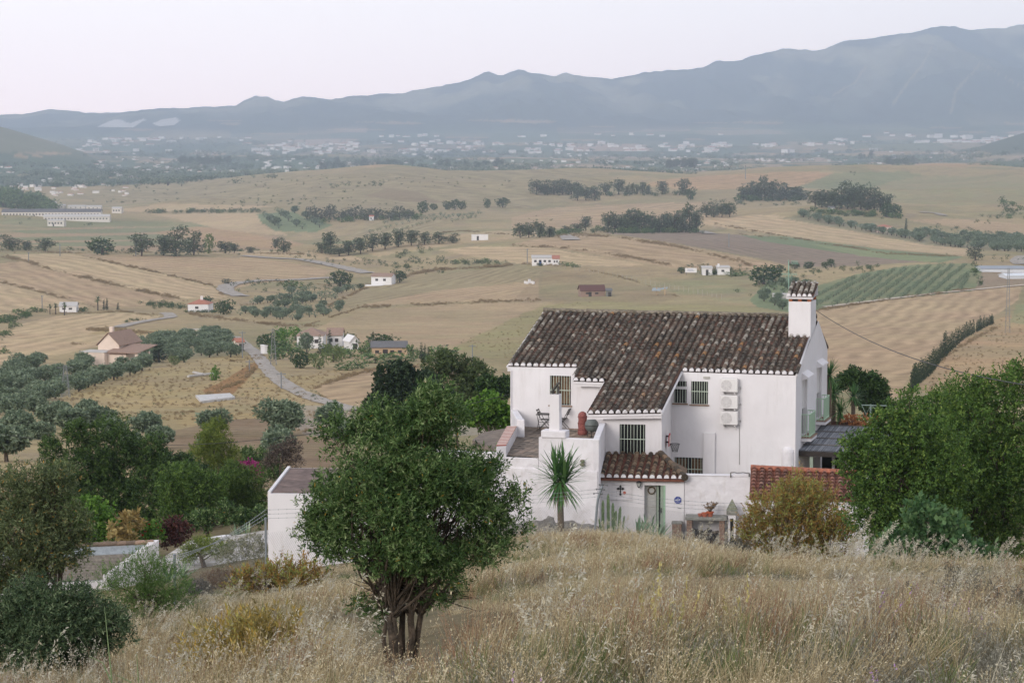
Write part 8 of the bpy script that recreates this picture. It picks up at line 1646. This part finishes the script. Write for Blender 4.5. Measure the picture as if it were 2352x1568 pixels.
for (a, b, lb) in (((432, 868), (492, 861), 'longer pale pole lying on the mound beside the young tree'), ((444, 859), (470, 864), 'shorter pale pole crossing the longer one on the mound')):
    p, q = at(*a, 200), at(*b, 200); m = MB(); m.tube([p + Z3 * .3, q + Z3 * .3], .22, n=6); tag(m.build('fallen_pole', pale_r, loc=p), lb, 'pole', 'poles lying on the mound')
p = at(1587, 632, 300); s = p.y / F; T = thing('billboard', p, 'white roadside billboard with rows of small blue marks in the middle distance', 'billboard'); m = MB(); w_ = 27 * s; m.box(p + Vector((-w_ / 2, 0, 1.0)), Vector((w_, 0, 0)), Vector((0, .15, 0)), Z3 * 10.5 * s); m.build('board', wh, T)
for k in range(2): m = MB(); m.box(p + Vector((-w_ * .32, -.03, 1.0 + (6.6 - 2.6 * k) * s)), Vector((w_ * (.5 + .08 * k), 0, 0)), Vector((0, .04, 0)), Z3 * 1.0 * s); m.build('marks', mat('faded_blue', srgb(130, 140, 170)), T)
for k in (-.4, .4): m = MB(); m.box(p + Vector((w_ * k, .16, -.3)), Vector((.12, 0, 0)), Vector((0, .12, 0)), Z3 * 2.6); m.build('leg', grey_r, T)
p = at(1512, 678, 300); T = thing('field_shelter', p, 'small field shelter with two tall pale posts in the middle field', 'shelter'); s = p.y / F
for k in (-5, 14): m = MB(); m.box(p + Vector((k * s, 0, 0)), Vector((.35, 0, 0)), Vector((0, .35, 0)), Z3 * 18 * s); m.build('post', ocre, T)
m = MB(); m.prism([p + Vector((-16 * s, -2, 1.6)), p + Vector((4 * s, -2, 1.6)), p + Vector((6 * s, 2, 2.2)), p + Vector((-12 * s, 2, 2.2))], Z3 * .12); m.prism([p + Vector((0, 0, 1.9)), p + Vector((20 * s, 0, 2.1)), p + Vector((24 * s, 4, 2.4)), p + Vector((2, 4, 2.3))], Z3 * .1); m.build('roof', mat('grey_blue_roof', srgb(150, 158, 162)), T)
for k, (x, y) in enumerate(((1206, 651), (1211, 652), (1216, 650), (1221, 651), (1225, 652))):
    p = at(x, y, 300); m = MB(); m.cbox(p, .8, .8, 1.3 if k == 2 else .8, .2 * k); m.cbox(p + Z3 * (1.3 if k == 2 else .8), .95, .95, .1, .2 * k); tag(m.build('bee_hive', wh, loc=p), 'small white box in the row on the green patch by the white cottage', 'box', 'white boxes on the green patch')
# pylons and poles
steel = mat('lattice_steel', srgb(128, 130, 130), rough=.6)
def pylon(x, y, hpx, lab, w0=1.1, ymin=200, arms=True):
    p = at(x, y, ymin); h = hpx * p.y / F; T = thing('lattice_pylon', p, lab, 'pylon'); m = MB(); c = [(-1, -1), (1, -1), (1, 1), (-1, 1)]; n = 9; r = .03 * max(1, p.y / 700)
    for a, b in c: m.tube([p + Vector((a * w0 / 2, b * w0 / 2, 0)), p + Vector((a * .16, b * .16, h))], r, n=4)
    for k in range(n):
        f0, f1 = k / n, (k + 1) / n; q = lambda i, f: p + Vector((c[i][0] * (w0 / 2 * (1 - f) + .16 * f), c[i][1] * (w0 / 2 * (1 - f) + .16 * f), h * f))
        for i in range(4): m.tube([q(i, f0), q((i + 1) % 4, f1)], r * .7, n=3); m.tube([q(i, f1), q((i + 1) % 4, f1)], r * .6, n=3)
    m.build('tower', steel, T)
    if arms: m = MB(); m.tube([p + Vector((-1.1, 0, h - .3)), p + Vector((1.1, 0, h - .3))], r, n=4); m.tube([p + Vector((-.8, 0, h - 1.3)), p + Vector((.8, 0, h - 1.3))], r * .8, n=4); m.build('crossarm', steel, T)
pylon(628, 838, 84, 'lattice pylon rising beside the gravel road at the homestead'); pylon(151, 912, 74, 'lattice pylon standing in the olive grove at the left'); pylon(2314, 765, 150, 'tall faint lattice pylon near the right edge', 1.1, 300)
def pole(x, y, hpx, lab, ymin=200): p = at(x, y, ymin); m = MB(); h = hpx * p.y / F; m.tube([p - Z3 * .2, p + Z3 * h], .12 * max(1, p.y / 600), n=6); m.tube([p + Vector((-.7, 0, h - .3)), p + Vector((.7, 0, h - .3))], .07, n=4); tag(m.build('utility_pole', steel, loc=p), lab, 'utility pole')
pole(557, 822, 62, 'grey pole standing at the right end of the olive grove'); pole(573, 852, 26, 'short pole on the brown mound by the road'); pole(646, 892, 38, 'pale roadside pole beside the lower gravel road'); pole(1085, 829, 38, 'pole with crossbar on the yellow slope behind the farmhouse'); pole(66, 603, 24, 'thin pole in the upper left stubble field'); pole(312, 588, 30, 'thin pole at the left tree line'); pole(1211, 605, 34, 'thin pole left of the long white cottage'); pole(1674, 568, 32, 'thin pole on the ploughed brown hill'); pole(138, 588, 28, 'thin pole by the eucalyptus left of the dome shaped tree'); pole(1712, 412, 32, 'thin mast at the edge of the orange field', 900); pole(97, 712, 34, 'thin pole beside the left palm')
FP = [(1212, 607), (1247, 612), (1300, 618), (1360, 627), (1400, 634), (1440, 643), (1500, 656), (1560, 668), (1657, 686)]; px_ = [p[0] for p in FP]
pm = MB(); pm.tube([(0, 0, -.2), (0, 0, 1.7)], .1, n=5); pm_me = None
for i in range(42):
    x = 1212 + i * (1657 - 1212) / 41; p = at(x, float(np.interp(x, px_, [q[1] for q in FP])), 300)
    if pm_me is None:
        o = pm.build('field_post', mat('post_wood', srgb(170, 158, 140)), loc=(0, 0, 0)); pm_me = o.data; o.location = p
    else: o = link(bpy.data.objects.new('field_post', pm_me)); o.location = p
    tag(o, 'small wooden post in the long field fence below the white cottage', 'post', 'posts of the long field fence')
# far villages: small houses
def village():
    protos = []
    for k in range(4):
        m = MB(); a, b = (1, .8) if k % 2 else (1.3, .7); m.box((-a / 2, -b / 2, -.5), (a, 0, 0), (0, b, 0), (0, 0, 1.0 + .2 * k)); hh = .5 + .2 * k
        me = bpy.data.meshes.new('village_house'); V = list(m.v); Fc = list(m.f); b0 = len(V)
        V += [(-a / 2 - .04, -b / 2 - .05, hh), (a / 2 + .04, -b / 2 - .05, hh), (a / 2 + .04, b / 2 + .05, hh), (-a / 2 - .04, b / 2 + .05, hh), (-a / 2 - .04, 0, hh + .2), (a / 2 + .04, 0, hh + .2)]
        Fc += [(b0, b0 + 1, b0 + 5, b0 + 4), (b0 + 2, b0 + 3, b0 + 4, b0 + 5), (b0 + 3, b0, b0 + 4), (b0 + 1, b0 + 2, b0 + 5)]; me.from_pydata(V, [], Fc); me.materials.append(mat('hazy_wall', srgb(228, 221, 214))); me.materials.append(rtile if k < 2 else pale_r)
        for p in me.polygons[6:]: p.material_index = 1
        protos.append(me)
    xs, ys, sc = [], [], []
    def area(n, x0, x1, y0, y1, s0, s1, slope=0, clump=0):
        c = 0
        while c < n:
            x = RN.uniform(x0, x1); y = RN.uniform(y0, y1) + slope * (x - x0); 
            if clump and vnoise(x / 22, y / 7, 33) < clump: c += .34; continue
            xs.append(x); ys.append(y); sc.append(RN.uniform(s0, s1)); c += 1
    area(1900, 1990, 2390, 300, 316, 9, 18, -.045); area(900, 1900, 2200, 303, 322, 8, 15, -.03, .4); area(260, 2100, 2390, 316, 334, 10, 20, -.02, .4); area(520, 1480, 1960, 282, 345, 8, 16, 0, .45); area(260, 1700, 1860, 284, 300, 8, 14, 0, .3); area(200, 1440, 1580, 293, 305, 8, 14, 0, .3)
    area(460, 1150, 1700, 300, 350, 8, 15, 0, .5); area(420, 190, 560, 300, 340, 8, 15, -.04, .38); area(160, 400, 640, 300, 312, 8, 13, -.02, .3); area(420, 560, 1180, 300, 352, 8, 15, 0, .5); area(140, 870, 1180, 298, 318, 8, 14, -.02, .3); area(500, 0, 2352, 345, 388, 8, 15, 0, .45); area(110, 0, 300, 395, 450, 8, 16, 0, .45); area(90, 300, 1150, 385, 398, 8, 14, 0, .3); area(60, 1180, 1700, 378, 400, 9, 15, 0, .3)
    P, ok = drop(xs, ys); sc = np.array(sc) * np.where(P[:, 1] > 6500, 1.25, np.where(P[:, 1] > 4200, .52, .4)); k = ok & (P[:, 1] > 2300); P = P[k]; sc = sc[k]; o_ = np.argsort(-(sc / P[:, 1]))
    rot = RNG.uniform(-.5, .5, len(P))
    for i in o_[:300]:
        o = link(bpy.data.objects.new('village_house', protos[i % 4])); o.location = P[i]; s = float(sc[i]); o.scale = (s, s, s * .45); o.rotation_euler = (0, 0, float(rot[i])); tag(o, 'tiny pale house scattered over the hazy far plain', 'house', 'small houses of the far plain')
    r = o_[300:]; R = np.zeros((len(r), 3)); R[:, 2] = rot[r]; scatter('far_town', 'hazy white town and villages at the foot of the mountains', 'town', protos, P[r], np.stack([sc[r], sc[r], sc[r] * .5], 1), R, seed=12)
village()
# ================================================================ foreground grass
def tuft(name, seed, nb, hh, wd, lean, m_, rad_=.12, seeds=0, seedL=.02, seedW=.008, spreadv=.35, curl=.5, segs=3, droop=.0):
    rng = np.random.default_rng(seed); P, T, Fc = [], [], []
    def strip(pts, ws, t, side):
        b = len(P)
        for p, w_ in zip(pts, ws): P.append(p - side * w_ / 2); P.append(p + side * w_ / 2); T.extend([t, t])
        for i in range(len(pts) - 1): Fc.append((b + 2 * i, b + 2 * i + 1, b + 2 * i + 3, b + 2 * i + 2))
    for i in range(nb):
        a = rng.uniform(0, 2 * PI); r = rad_ * math.sqrt(rng.random()); p = np.array([math.cos(a) * r, math.sin(a) * r, -.03]); h = hh * rng.uniform(.55, 1.1)
        d = np.array([lean + rng.normal() * spreadv, rng.normal() * spreadv, 1.0]); d /= np.linalg.norm(d); side = np.cross(d, rng.normal(size=3)); side /= np.linalg.norm(side); t = float(np.clip(rng.normal(.5, .22), 0, 1)); pts = [p]
        for k in range(segs): d = d + np.array([(lean + .1) * curl, rng.normal() * .1, -curl * .25]) * (k + 1) / segs * .5; d /= np.linalg.norm(d); p = p + d * h / segs; pts.append(p)
        w_ = wd * rng.uniform(.7, 1.3); strip(pts, [w_ * (1 - .75 * k / segs) for k in range(segs + 1)], t, side)
        if seeds and rng.random() < .75:
            for q in range(seeds):
                f = rng.uniform(.72, 1.02); c = pts[-2] + (pts[-1] - pts[-2]) * (f - .66) * 3; dd = d + rng.normal(size=3) * .5 - np.array([0, 0, droop]); dd /= np.linalg.norm(dd); L = seedL * rng.uniform(.7, 1.3); s2 = np.cross(dd, rng.normal(size=3)); s2 /= np.linalg.norm(s2); c = c + dd * L * .3
                b = len(P); P.extend([c, c + dd * L * .5 - s2 * seedW / 2, c + dd * L, c + dd * L * .5 + s2 * seedW / 2]); T.extend([min(1, t + .3)] * 4); Fc.append((b, b + 1, b + 2, b + 3))
    return np_mesh(name, np.array(P), np.array(Fc), [m_], tint=np.array(T))
def build_grass():
    st = leaf_mat('straw', [(0, srgb(108, 96, 72)), (.35, srgb(156, 139, 106)), (.7, srgb(194, 177, 140)), (1, srgb(224, 212, 182))], trans=.3, rough=.7)
    rd = leaf_mat('red_straw', [(0, srgb(104, 76, 58)), (.5, srgb(138, 104, 80)), (1, srgb(170, 140, 112))], trans=.3); gr = leaf_mat('weed_green', [(0, srgb(74, 84, 54)), (.5, srgb(106, 116, 78)), (1, srgb(150, 152, 110))], trans=.35)
    gy = leaf_mat('grey_weed', [(0, srgb(84, 80, 72)), (.5, srgb(122, 118, 104)), (1, srgb(164, 160, 144))], trans=.2); oat = leaf_mat('oat_husk', [(0, srgb(136, 124, 100)), (.5, srgb(174, 164, 140)), (1, srgb(208, 202, 184))], trans=.4)
    yl = leaf_mat('yarrow', [(0, srgb(120, 118, 84)), (.5, srgb(168, 158, 100)), (1, srgb(196, 184, 122))], trans=.2); pu = leaf_mat('purple_flower', [(0, srgb(150, 120, 160)), (1, srgb(190, 150, 200))], trans=.2)
    PR = [tuft('g0', 1, 60, .42, .0055, .28, st, .13), tuft('g1', 2, 55, .5, .005, .35, st, .12, 5, .018, .006), tuft('g2', 3, 60, .38, .005, .15, st, .14, 6, .015, .007), tuft('g3', 4, 46, .46, .005, .2, rd, .12, 3, .016, .005), tuft('g4', 5, 14, .72, .005, .35, oat, .12, 16, .030, .009, .22, .6, 4, .7),
          tuft('g5', 6, 50, .26, .008, .05, gr, .13, spreadv=.6), tuft('g6', 7, 60, .24, .005, .05, gy, .16, 5, .016, .008, spreadv=.8), tuft('g7', 8, 9, .5, .006, .1, yl, .1, 26, .022, .016, .2, .1), tuft('g8', 9, 7, .5, .004, .1, pu, .1, 5, .016, .012, .3, .2),
          tuft('g9', 10, 34, .44, .012, .32, st, .2, 3, .03, .012), tuft('g10', 11, 34, .36, .012, .2, st, .2, 3, .03, .012), tuft('g11', 12, 30, .42, .012, .25, rd, .2), tuft('g12', 13, 26, .26, .016, .1, gr, .22, spreadv=.6), tuft('g13', 14, 30, .25, .011, .1, gy, .24, spreadv=.8), tuft('g14', 15, 8, .95, .008, .4, oat, .12, 26, .045, .013, .22, .7, 4, .8)]
    X, Y = [], []
    for (y0, y1, den) in ((9, 20, 50), (20, 32, 34), (32, 48, 22), (48, 66, 15), (66, 97, 11)):
        A = .5 * .47 * (y1 ** 2 - y0 ** 2); n = int(A * den); y = np.sqrt(RNG.uniform(y0 ** 2, y1 ** 2, n)); X.append(RNG.uniform(-.235, .235, n) * (y + 3)); Y.append(y)
    X = np.concatenate(X); Y = np.concatenate(Y); n = len(X); Z = zf(X, Y); px, py = proj(X, Y, Z)
    # thinner where the earth shows, none on the yard, the path and inside buildings
    pn_ = fbm(X / 2.5, Y / 3.5, 3, 201); p2 = fbm(X / 7, Y / 10, 3, 202); p3 = fbm(X / 3, Y / 5, 3, 203)
    bare = np.exp(-(((px - 1200) / 260) ** 2 + ((py - 1425) / 34) ** 2)) + .9 * np.exp(-(((px - 925) / 150) ** 2 + ((py - 1540) / 60) ** 2)) + .8 * np.exp(-(((px - 940) / 120) ** 2 + ((py - 1400) / 60) ** 2))
    keep = (RNG.random(n) > bare * .92) & ~((abs(px - 925) < 120) & (py > 1440) & (py < 1560) & (RNG.random(n) < .85)); keep &= RNG.random(n) < .22 + 1.3 * sst(.34, .58, pn_)
    keep &= ~((Y > 94.5) & (px > 1100)); keep &= ~((Y > 90) & (px > 1560) & (px < 1760)); keep &= ~((px < 860) & (Y > 79) & (px > 600)); keep &= ~((px > 340) & (px < 600) & (Y > 83)); keep &= ~((px < 360) & (Y > 84))
    X, Y, Z, px, py, pn_, p2, p3 = [a[keep] for a in (X, Y, Z, px, py, pn_, p2, p3)]; n = len(X); r = RNG.random(n); far_ = Y > 44
    # kinds by patch
    ix = np.where(r < .4, 0, np.where(r < .7, 1, 2)); red = (p2 > .56) & (r > .7); ix = np.where(red, 3, ix)
    lf = px < 700; wk = (p3 > .49) | (lf & (r > .5)); ix = np.where(wk & (RNG.random(n) < .6), np.where(RNG.random(n) < .5, 5, 6), ix)
    ix = np.where((px > 1900) & (RNG.random(n) < .3), 6, ix); oc = (RNG.random(n) < .022 + .045 * ((px > 1750) | (px < 760))) ; ix = np.where(oc, 4, ix)
    yc = np.exp(-(((px - 1520) / 200) ** 2 + ((py - 1535) / 34) ** 2)) + .9 * np.exp(-(((px - 2060) / 130) ** 2 + ((py - 1500) / 30) ** 2)); ix = np.where(RNG.random(n) < yc * .035, 7, ix); ix = np.where(RNG.random(n) < .005, 8, ix)
    mp = np.array([9, 9, 10, 11, 14, 12, 13, 10, 9, 9, 10, 11, 12, 13, 14]); ix = np.where(far_, mp[ix], ix)
    hs_ = (.28 + 1.0 * sst(.36, .62, p2)) * RNG.uniform(.6, 1.3, n) * (1 + .35 * np.exp(-(((px - 1500) / 260) ** 2 + ((py - 1250) / 50) ** 2))) * np.where(bare[keep] > .35, .5, 1) * (1 - .85 * np.exp(-(((px - 925) / 170) ** 2 + ((py - 1510) / 55) ** 2)))
    S = np.stack([np.ones(n) * .95, np.ones(n) * .95, hs_ * 1.0], 1); R = np.zeros((n, 3)); R[:, 2] = RNG.normal(0, 1.0, n); R[:, 1] = RNG.normal(.05, .16, n); R[:, 0] = RNG.normal(0, .12, n)
    # keep each sight line over the crest low: the grass by the house stays knee high
    S[:, 2] *= np.where(np.isin(ix, [5, 6, 12, 13]), 1.35, 1) * np.where((abs(px - 925) < 140) & (py > 1425) & (py < 1660), .6, 1)
    S[:, 2] *= (1 - .25 * sst(30, 50, Y)) * (1 - .35 * sst(66, 88, Y))
    print('grass tufts', n)
    scatter('dry_grass', 'tall dry straw coloured grass and weeds covering the foreground slope', 'grass', PR, np.stack([X, Y, Z], 1), S, R, ix, seed=15)
    # taller wild oat plumes, countable
    rn = random.Random(17); pm = [tuft('oat_plume_mesh', 50 + k, 4, 1.0, .007, .3, oat, .03, 46, .034, .012, .10, .5, 5, .9) for k in range(3)]
    for k, (x, y, Yd, h) in enumerate(((1548, 1340, 36, .8), (1560, 1330, 37, .7), (1905, 1330, 34, 1.25), (1880, 1360, 30, 1.0), (1930, 1310, 40, 1.3), (1945, 1350, 33, 1.35), (2275, 1340, 44, 1.2), (2260, 1370, 36, 1.0), (2170, 1400, 33, .8), (1660, 1500, 20, .6), (1740, 1430, 27, .6), (2080, 1420, 28, .8), (300, 1570, 18, .7), (330, 1560, 19, .6), (1430, 1420, 30, .6), (2030, 1380, 34, .8))):
        p = W(x, y, Yd); p.z = gz(p.x, p.y); o = link(bpy.data.objects.new('oat_plume', pm[k % 3])); o.location = p; o.scale = (h, h, h); o.rotation_euler = (0, 0, rn.uniform(-.5, .5)); tag(o, 'tall pale wild oat plume standing above the straw', 'grass plume', 'wild oat plumes')
    gs = mat('green_stalk', srgb(120, 138, 96), var=.1)
    for (x0, y0, x1, y1, Yd, lb) in ((262, 1600, 240, 1392, 17, 'tall forked pale green stalk in front of the low bushy olive, left one'), (318, 1600, 314, 1500, 17, 'shorter green stalk right of the tall forked one')):
        m = MB(); a, b = W(x0, y0, Yd), W(x1, y1, Yd); a.z = gz(a.x, a.y); c = a.lerp(b, .45); m.tube([a, a.lerp(b, .5) + Vector((.01, 0, 0)), b], [.008, .006, .002], n=5); m.tube([c, c + Vector((-.05, 0, .12)), c + Vector((-.15, 0, .17))], [.006, .004, .002], n=4); m.tube([a.lerp(b, .3), a.lerp(b, .3) + Vector((.09, 0, .12))], [.005, .002], n=4); tag(m.build('fennel_stalk', gs, loc=a), lb, 'plant stalk')
build_grass()
